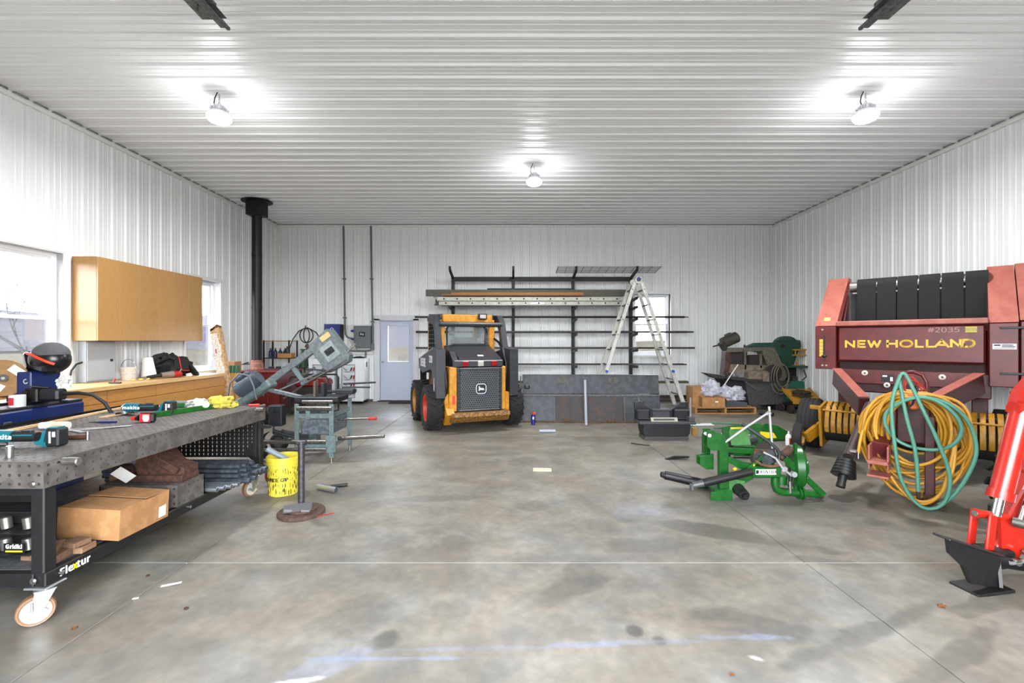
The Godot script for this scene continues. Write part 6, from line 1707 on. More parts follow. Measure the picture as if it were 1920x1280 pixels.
func skid_steer() -> void:
	var yel := duo("deere_yellow", Color(0.66, 0.44, 0.075), Color(0.74, 0.51, 0.10), 0.45, 0, 1.5, 0.012)
	var dirty := duo("worn_yellow", Color(0.58, 0.40, 0.10), Color(0.30, 0.19, 0.10), 0.7, 0, 2.5, 0.025, 0.55)
	var slate := duo("loader_slate", Color(0.125, 0.135, 0.155), Color(0.17, 0.18, 0.20), 0.42, 0, 1.5, 0.02)
	var dk := mat("loader_black", Color(0.05, 0.05, 0.052), 0.5)
	var o := thing("skid_steer", "yellow and charcoal skid steer loader parked with its grille towards the room", "loader", V(-0.88, 0, 8.39), 21.5)
	# chassis
	part("chassis", geo().bb(Vector3(-0.46, 0.24, -0.95), Vector3(0.46, 0.98, 0.62), 0.01), dirty, o)
	part("chain_case", geo().bb(Vector3(-0.56, 0.22, -0.9), Vector3(-0.46, 0.62, 0.86), 0.01).off(Vector3.ZERO), yel, o)
	part("chain_case", geo().bb(Vector3(0.46, 0.22, -0.9), Vector3(0.56, 0.62, 0.86), 0.01), yel, o)
	# wheels
	var org := mat("rim_orange", Color(0.72, 0.20, 0.05), 0.5, 0, "soft", 3)
	var ry := mat("rim_yellow", Color(0.66, 0.45, 0.08), 0.5, 0, "soft", 3)
	tyre(o, Vector3(-0.70, 0.372, 0.525), 0.375, 0.27, 0.225, org, 20)
	tyre(o, Vector3(-0.70, 0.372, -0.525), 0.375, 0.27, 0.225, ry, 20)
	tyre(o, Vector3(0.70, 0.372, 0.525), 0.375, 0.27, 0.225, ry, 20, 0.022, 1.0)
	tyre(o, Vector3(0.70, 0.372, -0.525), 0.375, 0.27, 0.225, ry, 20, 0.022, 1.0)
	# rear bumper, yellow uprights
	part("rear_bumper", geo().at(Transform3D(Basis(Vector3(0, 1, 0), -PI / 2), Vector3.ZERO)).ext([Vector2(0.62, 0.20), Vector2(0.98, 0.17), Vector2(1.08, 0.27), Vector2(1.06, 0.33), Vector2(0.62, 0.33)], 0.98), duo("bumper_worn", Color(0.60, 0.42, 0.12), Color(0.24, 0.16, 0.10), 0.7, 0, 2.0, 0.02, 0.48), o)
	part("bumper_skid", geo().off(Vector3(-0.56, 0, 0)).at(Transform3D(Basis(Vector3(0, 1, 0), -PI / 2), Vector3(-0.50, 0, 0))).ext([Vector2(0.60, 0.34), Vector2(0.60, 0.13), Vector2(0.80, 0.11), Vector2(1.06, 0.31), Vector2(0.86, 0.46)], 0.12), yel, o)
	part("rear_upright", geo().bb(Vector3(-0.50, 0.34, 0.58), Vector3(-0.375, 1.06, 0.95), 0.012), yel, o)
	part("rear_upright", geo().bb(Vector3(0.385, 0.34, 0.58), Vector3(0.46, 1.06, 0.95), 0.012), yel, o)
	part("warning_decal", geo().bb(Vector3(-0.455, 0.46, 0.95), Vector3(-0.41, 0.60, 0.9515), 0.0), mat("decal_red", Color(0.75, 0.16, 0.12), 0.5), o)
	# grille door
	var gd := part("grille_door", geo().bb(Vector3(-0.375, 0.34, 0.90), Vector3(-0.345, 1.04, 0.975), 0.006).bb(Vector3(0.355, 0.34, 0.90), Vector3(0.385, 1.04, 0.975), 0.006).bb(Vector3(-0.345, 1.01, 0.90), Vector3(0.355, 1.04, 0.975), 0.006).bb(Vector3(-0.345, 0.34, 0.90), Vector3(0.355, 0.365, 0.975), 0.006), slate, o)
	part("mesh_screen", geo().at(Transform3D(Basis.IDENTITY, Vector3(0.005, 0.6875, 0.965))).perf(18, 20, 0.038, 0.0322, 0.0145, 0.0105, 0.006, 6, true), mat("screen_grey", Color(0.30, 0.31, 0.33), 0.45, 0.2), gd)
	part("radiator", geo().bb(Vector3(-0.345, 0.365, 0.86), Vector3(0.355, 1.01, 0.875), 0.0), duo("radiator_dust", Color(0.035, 0.033, 0.03), Color(0.22, 0.15, 0.08), 0.9, 0, 1.2, 0.012, 0.66), gd)
	var em := part("emblem", geo().at(Transform3D(Basis.IDENTITY, Vector3(0.02, 0.70, 0.972))).bb(Vector3(-0.095, -0.09, 0), Vector3(0.095, 0.09, 0.006), 0.004), mat("emblem_black", Color(0.06, 0.06, 0.07), 0.4), gd)
	var ring := rounded_ring(0.165, 0.155, 0.04, 0.013)
	var er := part("emblem_border", ring, mat("emblem_silver", Color(0.75, 0.76, 0.78), 0.4), em)
	er.position = Vector3(0.02, 0.70, 0.98)
	part("emblem_deer", geo().off(Vector3(0.02, 0.70, 0.98)).ext([Vector2(-0.058, -0.035), Vector2(-0.04, -0.012), Vector2(-0.045, 0.012), Vector2(-0.035, 0.02), Vector2(-0.052, 0.045), Vector2(-0.035, 0.035), Vector2(-0.025, 0.05), Vector2(-0.022, 0.025), Vector2(-0.005, 0.012), Vector2(0.03, 0.012), Vector2(0.048, 0.0), Vector2(0.055, -0.035), Vector2(0.042, -0.022), Vector2(0.03, -0.015), Vector2(0.022, -0.03), Vector2(0.005, -0.018), Vector2(-0.018, -0.022), Vector2(-0.03, -0.04), Vector2(-0.038, -0.022)], 0.003), mat("emblem_silver", Color(0.75, 0.76, 0.78), 0.4), em)
	# lamp band and hood
	part("lamp_band", geo().bb(Vector3(-0.44, 1.045, 0.55), Vector3(0.42, 1.17, 0.955), 0.02), slate, o)
	for q in [[-0.24, "lens_red", Color(0.50, 0.02, 0.03)], [0.02, "lens_clear", Color(0.62, 0.62, 0.60)], [0.25, "lens_red", Color(0.50, 0.02, 0.03)]]:
		part("tail_lamp", geo().box(Vector3(q[0], 1.108, 0.958), Vector3(0.10, 0.085, 0.02), 0.008), mat(q[1], q[2], 0.2), o)
	var hood := geo()
	hood.at(Transform3D(Basis(Vector3(0, 1, 0), -PI / 2), Vector3(0.02, 0, 0)))
	hood.ext([Vector2(0.94, 1.165), Vector2(0.94, 1.19), Vector2(0.88, 1.215), Vector2(0.30, 1.41), Vector2(0.22, 1.40), Vector2(0.22, 1.165)], 0.72)
	part("engine_hood", hood, slate, o)
	part("hood_side", geo().at(Transform3D(Basis(Vector3(0, 1, 0), -PI / 2), Vector3(-0.40, 0, 0))).ext([Vector2(0.95, 1.0), Vector2(0.93, 1.16), Vector2(0.72, 1.30), Vector2(0.32, 1.40), Vector2(0.30, 1.08), Vector2(0.7, 1.05)], 0.09), slate, o)
	part("hood_grab", geo().bb(Vector3(-0.30, 1.395, 0.22), Vector3(0.3, 1.43, 0.32), 0.012), slate, o)
	part("hood_paper", geo().at(Transform3D(Basis(Vector3(1, 0, 0), 0.325), Vector3(0.05, 1.238, 0.84))).box(Vector3.ZERO, Vector3(0.10, 0.002, 0.06), 0.0), mat("paper_white", Color(0.84, 0.83, 0.80), 0.8), o)
	# cab
	for x in [-0.46, 0.46]:
		part("cab_post", geo().bb(Vector3(x - 0.05, 1.0, 0.14), Vector3(x + 0.05, 1.86, 0.24), 0.01), yel, o)
		part("cab_post", geo().bb(Vector3(x - 0.04, 0.98, -0.82), Vector3(x + 0.04, 1.88, -0.74), 0.01), yel, o)
	part("roof", geo().bb(Vector3(-0.51, 1.86, -0.85), Vector3(0.51, 1.955, 0.2), 0.015), slate, o)
	part("rear_header", geo().bb(Vector3(-0.46, 1.80, 0.16), Vector3(0.45, 1.945, 0.29), 0.015), yel, o)
	for x in [-0.49, 0.49]:
		var sc := geo().at(Transform3D(Basis(Vector3(0, 0, -1), Vector3.UP, Vector3(1, 0, 0)), Vector3(x, 1.44, -0.3)))
		sc.perf(10, 10, 0.087, 0.08, 0.033, 0.031, 0.015, 4)
		part("side_screen", sc, dk, o)
	var rw := part("rear_window", geo().bb(Vector3(-0.36, 1.36, 0.20), Vector3(0.34, 1.74, 0.208), 0.0), mat("cab_glass", Color(0.55, 0.58, 0.58, 0.35), 0.05), o)
	mats["cab_glass"].transparency = BaseMaterial3D.TRANSPARENCY_ALPHA
	part("window_seal", geo().tube([Vector3(-0.36, 1.36, 0.205), Vector3(-0.37, 1.70, 0.205), Vector3(-0.33, 1.745, 0.205), Vector3(0.3, 1.745, 0.205), Vector3(0.345, 1.70, 0.205), Vector3(0.33, 1.36, 0.205)], 0.018, 6, true), dk, rw)
	part("seat", geo().bb(Vector3(-0.24, 0.95, -0.5), Vector3(0.24, 1.1, 0.0), 0.04).bb(Vector3(-0.24, 1.05, -0.06), Vector3(0.24, 1.55, 0.06), 0.05), dk, o)
	part("work_lamp", geo().bb(Vector3(0.17, 1.86, 0.30), Vector3(0.33, 1.965, 0.36), 0.01), dk, o)
	part("work_lamp_lens", geo().bb(Vector3(0.195, 1.88, 0.36), Vector3(0.305, 1.945, 0.366), 0.004), mat("lens_clear", Color(0.62, 0.62, 0.60), 0.2), o)
	# lift arms: side plates with rear legs, upper links and cross tube
	for s in [-1.0, 1.0]:
		var arm := geo().at(Transform3D(Basis(Vector3(0, 1, 0), -PI / 2), Vector3(s * 0.63, 0, 0)))
		arm.ext([Vector2(0.90, 1.34), Vector2(0.90, 0.56), Vector2(0.74, 0.47), Vector2(0.66, 0.62), Vector2(0.56, 0.98), Vector2(0.42, 1.0), Vector2(-0.28, 0.90), Vector2(-0.62, 0.97), Vector2(-0.66, 1.14), Vector2(0.62, 1.36)], 0.15)
		part("lift_arm", arm, slate, o)
		part("arm_edge", geo().bar(Vector3(s * 0.705, 1.145, -0.65), Vector3(s * 0.705, 1.362, 0.62), 0.006, 0.012, 0.0), mat("worn_edge", Color(0.55, 0.56, 0.58), 0.4), o)
		var link := geo().at(Transform3D(Basis(Vector3(0, 1, 0), -PI / 2), Vector3(s * 0.585, 0, 0)))
		link.ext([Vector2(-0.05, 1.96), Vector2(0.28, 1.94), Vector2(0.46, 1.80), Vector2(0.54, 1.55), Vector2(0.66, 1.22), Vector2(0.56, 1.12), Vector2(0.47, 1.2), Vector2(0.45, 1.36), Vector2(0.40, 1.62), Vector2(0.30, 1.76), Vector2(-0.05, 1.80)], 0.10)
		part("upper_link", link, slate, o)
	part("cross_tube", geo().cyl(Vector3(-0.55, 1.765, 0.46), Vector3(0.56, 1.765, 0.46), 0.042, -1, 20), slate, o)
	part("lift_cylinder", geo().cyl(Vector3(-0.585, 0.62, 0.72), Vector3(-0.585, 1.12, 0.60), 0.045).cyl(Vector3(-0.585, 0.55, 0.74), Vector3(-0.585, 0.64, 0.72), 0.055), dk, o)
	part("lift_cylinder", geo().cyl(Vector3(0.585, 0.62, 0.72), Vector3(0.585, 1.12, 0.60), 0.045), dk, o)
	for k in 3:
		part("hose", geo().tube([Vector3(0.50, 1.52, 0.22 + k * 0.02), Vector3(0.53, 1.45, 0.40 + k * 0.02), Vector3(0.53 + k * 0.015, 1.32, 0.62), Vector3(0.54 + k * 0.012, 1.1, 0.74), Vector3(0.54, 0.8, 0.72)], 0.017, 7), dk, o)
	part("hose", geo().tube([Vector3(-0.56, 1.05, 0.8), Vector3(-0.55, 0.95, 0.9), Vector3(-0.54, 0.75, 0.92), Vector3(-0.55, 0.6, 0.86), Vector3(-0.56, 0.5, 0.75)], 0.022, 7), dk, o)
	part("front_coupler", geo().bb(Vector3(-0.60, 0.25, -1.25), Vector3(0.60, 0.70, -1.12), 0.01), dk, o)
	for s in [-1.0, 1.0]:
		part("boom_tube", geo().bar(Vector3(s * 0.63, 1.05, -0.6), Vector3(s * 0.52, 0.45, -1.15), 0.12, 0.16, 0.01), slate, o)
	# markings on the left arm
	var lt := Basis(Vector3(0, 0, 1), Vector3.UP, Vector3(-1, 0, 0))
	lettering("DEERE", 0.15, Color(0.80, 0.80, 0.82), o, Transform3D(lt, Vector3(-0.7075, 1.09, -0.22)), 0.8)
	lettering("320", 0.12, Color(0.80, 0.80, 0.82), o, Transform3D(lt, Vector3(-0.7075, 1.17, 0.47)), 1.0)
	var lp := part("lift_point_mark", geo().at(Transform3D(lt, Vector3(-0.706, 0.78, 0.74))).bb(Vector3(-0.004, -0.1, 0), Vector3(0.012, 0.0, 0.002), 0.0), mat("emblem_silver", Color(0.75, 0.76, 0.78), 0.4), o)
	var rr := part("lift_point_ring", rounded_ring(0.07, 0.22, 0.03, 0.008), mat("emblem_silver", Color(0.75, 0.76, 0.78), 0.4), o)
	rr.transform = Transform3D(lt, Vector3(-0.707, 0.76, 0.745))

# ---------------------------------------------------------------- cantilever rack and its stock
func material_rack() -> void:
	var pt := mat("rack_charcoal", Color(0.105, 0.105, 0.115), 0.55, 0.2, "scuff", 2)
	var o := thing("cantilever_rack", "charcoal steel cantilever rack standing against the back wall", "rack", V(0, 0, 11.12))
	var xs := [-1.43, 0.03, 1.48, 2.88]
	var levels := [0.86, 1.24, 1.61, 1.96, 2.235, 2.44, 3.0]
	for x in xs:
		part("post", geo().bb(Vector3(x - 0.035, 0, -0.06), Vector3(x + 0.035, 3.03, 0.04), 0.004), pt, o)
		for y in levels:
			var up := 0.12 if y > 2.9 else 0.03
			part("arm", geo().bar(Vector3(x, y, 0.0), Vector3(x, y + up, 0.58), 0.05, 0.06, 0.004), pt, o)
		part("arm_tip", geo().bb(Vector3(x - 0.025, 3.12, 0.55), Vector3(x + 0.025, 3.20, 0.60), 0.004), pt, o)
	part("top_beam", geo().bb(Vector3(-1.43, 2.93, -0.02), Vector3(2.88, 3.03, 0.05), 0.004), pt, o)
	part("base_beam", geo().bb(Vector3(-1.43, 0.0, -0.05), Vector3(2.88, 0.1, 0.05), 0.004), pt, o)
	# wire mesh sheet on the top arms
	var ms := thing("wire_mesh", "thin wire mesh sheet lying across the top rack arms", "wire mesh", V(1.05, 3.105, 10.84))
	for k in 8:
		var z := -0.24 + k * 0.068
		part("long_wire", geo().cyl(Vector3(0.0, 0.02 + (z + 0.24) * 0.155, z), Vector3(2.42, 0.02 + (z + 0.24) * 0.155, z), 0.005, -1, 5), mat("wire_dark", Color(0.2, 0.2, 0.2), 0.5, 0.5), ms)
	for k in 13:
		part("cross_wire", geo().cyl(Vector3(0.02 + k * 0.198, 0.02, -0.24), Vector3(0.02 + k * 0.198, 0.094, 0.236), 0.005, -1, 5), mat("wire_dark", Color(0.2, 0.2, 0.2), 0.5, 0.5), ms)
	var dk := mat("stock_dark", Color(0.15, 0.145, 0.15), 0.5, 0.5, "scuff", 3)
	var rs := duo("stock_rust", Color(0.17, 0.13, 0.115), Color(0.26, 0.20, 0.17), 0.7, 0.3, 2)
	var gy := mat("stock_grey", Color(0.33, 0.34, 0.35), 0.4, 0.6, "scuff", 2)
	# lumber on the fifth level
	var yb := 2.51
	solo("plank", geo().bb(Vector3(-2.02, 0, -0.09), Vector3(2.68, 0.155, -0.04), 0.003), wood("plank_grey", Color(0.27, 0.255, 0.22), Color(0.33, 0.31, 0.27), 0), "long grey-brown plank lying behind the orange boards on the rack", "plank", V(0, yb + 0.02, 10.70))
	solo("plank", geo().bb(Vector3(-1.62, 0, -0.04), Vector3(1.65, 0.035, 0.03), 0.003), wood("plank_orange_a", Color(0.52, 0.32, 0.13), Color(0.62, 0.41, 0.20), 0), "orange-brown board, lower of the two on the rack", "plank", V(0, yb + 0.016, 10.60))
	solo("plank", geo().bb(Vector3(-1.50, 0, -0.04), Vector3(1.55, 0.04, 0.02), 0.003), wood("plank_orange_b", Color(0.55, 0.35, 0.15), Color(0.65, 0.45, 0.23), 0), "orange-brown board stacked on its twin on the rack", "plank", V(0.1, yb + 0.052, 10.60))
	solo("plank", geo().bb(Vector3(-1.85, 0, -0.02), Vector3(2.6, 0.03, 0.02), 0.002), mat("strip_pale", Color(0.55, 0.55, 0.53), 0.6), "thin pale strip lying under the boards on the rack", "strip", V(0, yb - 0.012, 10.78))
	solo("steel_channel", geo().bb(Vector3(-0.58, 0, -0.03), Vector3(1.43, 0.03, 0.03), 0.002), dk, "dark steel channel lying on top of the grey-brown plank", "channel", V(0, yb + 0.175, 10.77))
	# bars, level by level: [level, x0, x1, lift, depth, size, material, kind, label]
	var rows := [
		[3, -2.27, 4.03, 10.72, 0.045, dk, "square", "long dark square bar on the rack level below the aluminium ladder"],
		[3, -2.2, 3.9, 10.66, 0.03, rs, "round", "long brown round bar beside the dark square bar below the ladder"],
		[3, -1.9, 4.08, 10.60, 0.02, dk, "round", "thin dark rod at the rack level below the aluminium ladder"],
		[2, -2.25, 4.1, 10.74, 0.05, rs, "square", "long rusty square tube on the third rack level"],
		[2, -2.22, 4.18, 10.67, 0.04, dk, "square", "long dark square bar on the third rack level"],
		[2, -1.2, 4.2, 10.61, 0.035, gy, "round", "long grey pipe on the third rack level"],
		[2, 0.6, 3.95, 10.57, 0.012, gy, "round", "thin drooping grey rod on the third rack level"],
		[1, -2.24, 4.26, 10.70, 0.042, rs, "square", "long rusty square tube on the second rack level"],
		[1, -2.2, 2.9, 10.63, 0.03, gy, "round", "grey round bar on the second rack level"],
		[0, -1.8, 4.0, 10.70, 0.04, dk, "square", "long dark square bar on the lowest rack level"],
		[0, -1.5, 4.05, 10.64, 0.03, rs, "round", "long brown round bar on the lowest rack level"],
		[0, -1.0, 3.85, 10.60, 0.018, gy, "round", "thin grey rod on the lowest rack level"],
	]
	for r in rows:
		var y: float = levels[r[0]] + 0.036 + (11.12 - r[3]) * 0.055
		var g := geo()
		if r[6] == "square":
			g.bb(Vector3(r[1], 0, -r[4] / 2), Vector3(r[2], r[4], r[4] / 2), 0.003)
		else:
			g.cyl(Vector3(r[1], r[4] / 2, 0), Vector3(r[2], r[4] / 2, 0), r[4] / 2, -1, 10)
		solo("steel_bar", g, r[5], r[7], "bar", V(0, y, r[3]), 0, "stock bars on the cantilever rack")
	# long stock on the floor by the wall
	solo("floor_bar", geo().bb(Vector3(-2.3, 0, -0.03), Vector3(4.2, 0.09, 0.03), 0.003), rs, "long rusty beam lying on the floor at the foot of the rack", "beam", V(0, 0.1, 10.95))
	solo("floor_bar", geo().bb(Vector3(-1.0, 0, -0.08), Vector3(4.1, 0.05, 0.08), 0.003), mat("stock_olive", Color(0.26, 0.25, 0.16), 0.6, 0.2), "olive flat bar lying beside the rusty beam under the rack", "bar", V(0, 0.5, 10.72))
	# extension ladder on its side
	var al := mat("ladder_alloy", Color(0.70, 0.70, 0.66), 0.45, 0.25, "soft", 2)
	var ld := thing("extension_ladder", "aluminium extension ladder lying on edge on the rack below the boards", "ladder", V(0, 2.30, 10.56))
	for q in [[-1.72, 2.66, 0.10, 0.03], [-1.68, 2.70, 0.005, 0.0]]:
		for z in [0.0, -0.36]:
			part("rail", geo().bb(Vector3(q[0], q[2], z + q[3]), Vector3(q[1], q[2] + 0.09, z + q[3] + 0.028), 0.003).bb(Vector3(q[0], q[2], z + q[3] - 0.01), Vector3(q[1], q[2] + 0.012, z + q[3] + 0.034), 0.002).bb(Vector3(q[0], q[2] + 0.078, z + q[3] - 0.01), Vector3(q[1], q[2] + 0.09, z + q[3] + 0.034), 0.002), al, ld)
		for k in 14:
			part("rung", geo().cyl(Vector3(q[0] + 0.16 + k * 0.305, q[2] + 0.045, -0.36), Vector3(q[0] + 0.16 + k * 0.305, q[2] + 0.045, q[3] + 0.040), 0.019, -1, 10), mat("rung_dark", Color(0.12, 0.12, 0.11), 0.6, 0.3), ld)
	part("foot", geo().bb(Vector3(-1.78, 0.0, -0.01), Vector3(-1.68, 0.03, 0.05), 0.004).bb(Vector3(-1.76, 0.0, 0.0), Vector3(-1.7, 0.14, 0.03), 0.004), mat("rung_dark2", Color(0.25, 0.24, 0.2), 0.6, 0.3), ld)
	part("duty_sticker", geo().bb(Vector3(0.42, 0.03, 0.0285), Vector3(0.75, 0.07, 0.0295), 0.0), mat("label_white", Color(0.85, 0.85, 0.86), 0.5), ld)

func step_ladder() -> void:
	var al := mat("ladder_bright", Color(0.76, 0.76, 0.73), 0.4, 0.25, "soft", 2)
	var o := thing("folding_ladder", "tall aluminium folding ladder standing open as an A beside the back window", "ladder", V(2.69, 0, 9.98))
	var top := 2.79
	for s in [-1.0, 1.0]:
		for z in [1.0, -1.0]:
			var a := Vector3(s * 0.07, top - 0.05, z * 0.21)
			var b := Vector3(s * 0.97, 0.03, z * 0.29)
			var up := a.lerp(b, 0.52)
			part("rail", geo().bar(a, b, 0.032, 0.075, 0.004, Vector3(s, 0.34, 0)), al, o)
			part("outer_rail", geo().bar(up + Vector3(0, 0, z * 0.034), b + Vector3(0, 0, z * 0.034), 0.026, 0.08, 0.004, Vector3(s, 0.34, 0)), al, o)
			part("foot", geo().box(b, Vector3(0.10, 0.06, 0.06), 0.012), mat("black_rubber", Color(0.05, 0.05, 0.05), 0.6), o)
		for k in 8:
			var t := 0.06 + k * 0.118
			var p := Vector3(s * 0.07, top - 0.05, 0).lerp(Vector3(s * 0.97, 0.03, 0), t)
			var zz := lerpf(0.21, 0.29, t)
			part("rung", geo().bar(p - Vector3(0, 0, zz), p + Vector3(0, 0, zz + 0.004), 0.045, 0.028, 0.006), mat("rung_grey", Color(0.36, 0.36, 0.33), 0.5, 0.4), o)
			part("rung_end", geo().cyl(p + Vector3(0, 0, zz + 0.012), p + Vector3(0, 0, zz + 0.022), 0.012, -1, 10), mat("black_plastic", Color(0.05, 0.05, 0.05), 0.5), o)
		var lk := Vector3(s * 0.07, top - 0.05, 0.29).lerp(Vector3(s * 0.97, 0.03, 0.33), 0.70)
		part("lock_knob", geo().cyl(lk, lk + Vector3(0, 0, 0.03), 0.03, -1, 14), mat("knob_blue", Color(0.05, 0.25, 0.6), 0.4), o)
	for z in [0.21, -0.21]:
		part("hinge", geo().cyl(Vector3(0, top - 0.02, z - 0.03), Vector3(0, top - 0.02, z + 0.035), 0.075, -1, 20), al, o)
	part("hinge_knob", geo().cyl(Vector3(0, top, 0.245), Vector3(0, top, 0.265), 0.045, -1, 18), mat("knob_navy", Color(0.08, 0.08, 0.3), 0.4), o)

# ---------------------------------------------------------------- wide bucket lying on its back
func loader_bucket() -> void:
	var st := duo("bucket_slate", Color(0.15, 0.16, 0.18), Color(0.215, 0.225, 0.245), 0.55, 0.1, 1.2, 0.012)
	var wn := duo("bucket_worn", Color(0.26, 0.265, 0.275), Color(0.38, 0.37, 0.36), 0.6, 0.1, 1.5, 0.02)
	var rs := duo("bucket_rust", Color(0.185, 0.19, 0.205), Color(0.34, 0.20, 0.11), 0.75, 0, 1.1, 0.012, 0.72, 5, 0.07)
	var o := thing("loader_bucket", "wide slate-grey loader bucket standing on edge with rusty ribs", "bucket", V(1.42, 0, 8.55), -1.5)
	var w := 1.27
	part("upper_plate", geo().turn(Vector3(0, 0.665, 0.10), Vector3(-6, 0, 0)).bb(Vector3(-w + 0.05, -0.155, -0.02), Vector3(w, 0.165, 0.02), 0.004), st, o)
	part("top_lip", geo().bb(Vector3(-w + 0.05, 0.80, -0.03), Vector3(w, 0.855, 0.10), 0.008), st, o)
	part("ledge", geo().bb(Vector3(-w, 0.475, 0.05), Vector3(w, 0.50, 0.20), 0.004), wn, o)
	part("lower_plate", geo().turn(Vector3(0, 0.24, 0.20), Vector3(-9, 0, 0)).bb(Vector3(-w, -0.24, -0.015), Vector3(w, 0.24, 0.015), 0.003), st, o)
	part("rust_panel", geo().turn(Vector3(0.07, 0.24, 0.218), Vector3(-9, 0, 0)).bb(Vector3(-0.70, -0.22, 0), Vector3(0.54, 0.22, 0.008), 0.002), rs, o)
	for x in [-0.64, 0.62]:
		part("rib", geo().at(Transform3D(Basis(Vector3(0, 1, 0), -PI / 2), Vector3(x, 0, 0))).ext([Vector2(0.15, 0.48), Vector2(0.20, 0.46), Vector2(0.28, 0.02), Vector2(0.2, 0.0)], 0.014), wn, o)
	part("rib", geo().at(Transform3D(Basis(Vector3(0, 1, 0), -PI / 2), Vector3(0.88, 0, 0))).ext([Vector2(0.15, 0.52), Vector2(0.26, 0.40), Vector2(0.34, 0.02), Vector2(0.2, 0.0)], 0.03), wn, o)
	part("cutting_edge", geo().bb(Vector3(-w, 0.0, 0.20), Vector3(w, 0.035, 0.275), 0.004), duo("edge_rust", Color(0.36, 0.24, 0.13), Color(0.22, 0.19, 0.17), 0.8, 0.1, 2), o)
	for x in [-0.43, 0.38]:
		part("step_foot", geo().bb(Vector3(x - 0.07, 0.03, 0.24), Vector3(x + 0.07, 0.07, 0.30), 0.004), duo("edge_rust", Color(0.36, 0.24, 0.13), Color(0.22, 0.19, 0.17), 0.8), o)
	for x in [-0.50, 0.43]:
		var vm := part("view_mesh", geo().turn(Vector3(x, 0.762, 0.117), Vector3(-6, 0, 0)).bb(Vector3(-0.085, -0.05, 0), Vector3(0.085, 0.05, 0.006), 0.0), mat("vent_black", Color(0.03, 0.03, 0.05), 0.5), o)
		var bars := geo().turn(Vector3(x, 0.762, 0.127), Vector3(-6, 0, 0))
		for k in 6:
			bars.bar(Vector3(-0.085, -0.045 + k * 0.018, 0), Vector3(0.085, -0.055 + k * 0.018, 0), 0.005, 0.004, 0.0)
			bars.bar(Vector3(-0.085, -0.055 + k * 0.018, 0.002), Vector3(0.085, -0.045 + k * 0.018, 0.002), 0.005, 0.004, 0.0)
		part("mesh_bars", bars, mat("mesh_tan", Color(0.34, 0.31, 0.25), 0.6), vm)
	for x in [-w + 0.01, w - 0.01]:
		part("end_plate", geo().at(Transform3D(Basis(Vector3(0, 1, 0), -PI / 2), Vector3(x, 0, 0))).ext([Vector2(0.22, 0.0), Vector2(0.12, 0.50), Vector2(0.08, 0.83), Vector2(-0.25, 0.80), Vector2(-0.62, 0.0)], 0.02), st, o)
	part("inner_floor", geo().at(Transform3D(Basis(Vector3(0, 1, 0), -PI / 2), Vector3.ZERO)).ext([Vector2(0.15, 0.0), Vector2(0.15, 0.03), Vector2(-0.6, 0.03), Vector2(-0.6, 0.0)], w * 1.97), st, o)
	part("mount_block", geo().bb(Vector3(-w + 0.08, 0.60, 0.12), Vector3(-w + 0.18, 0.68, 0.17), 0.02), mat("loader_black", Color(0.05, 0.05, 0.052), 0.5), o)

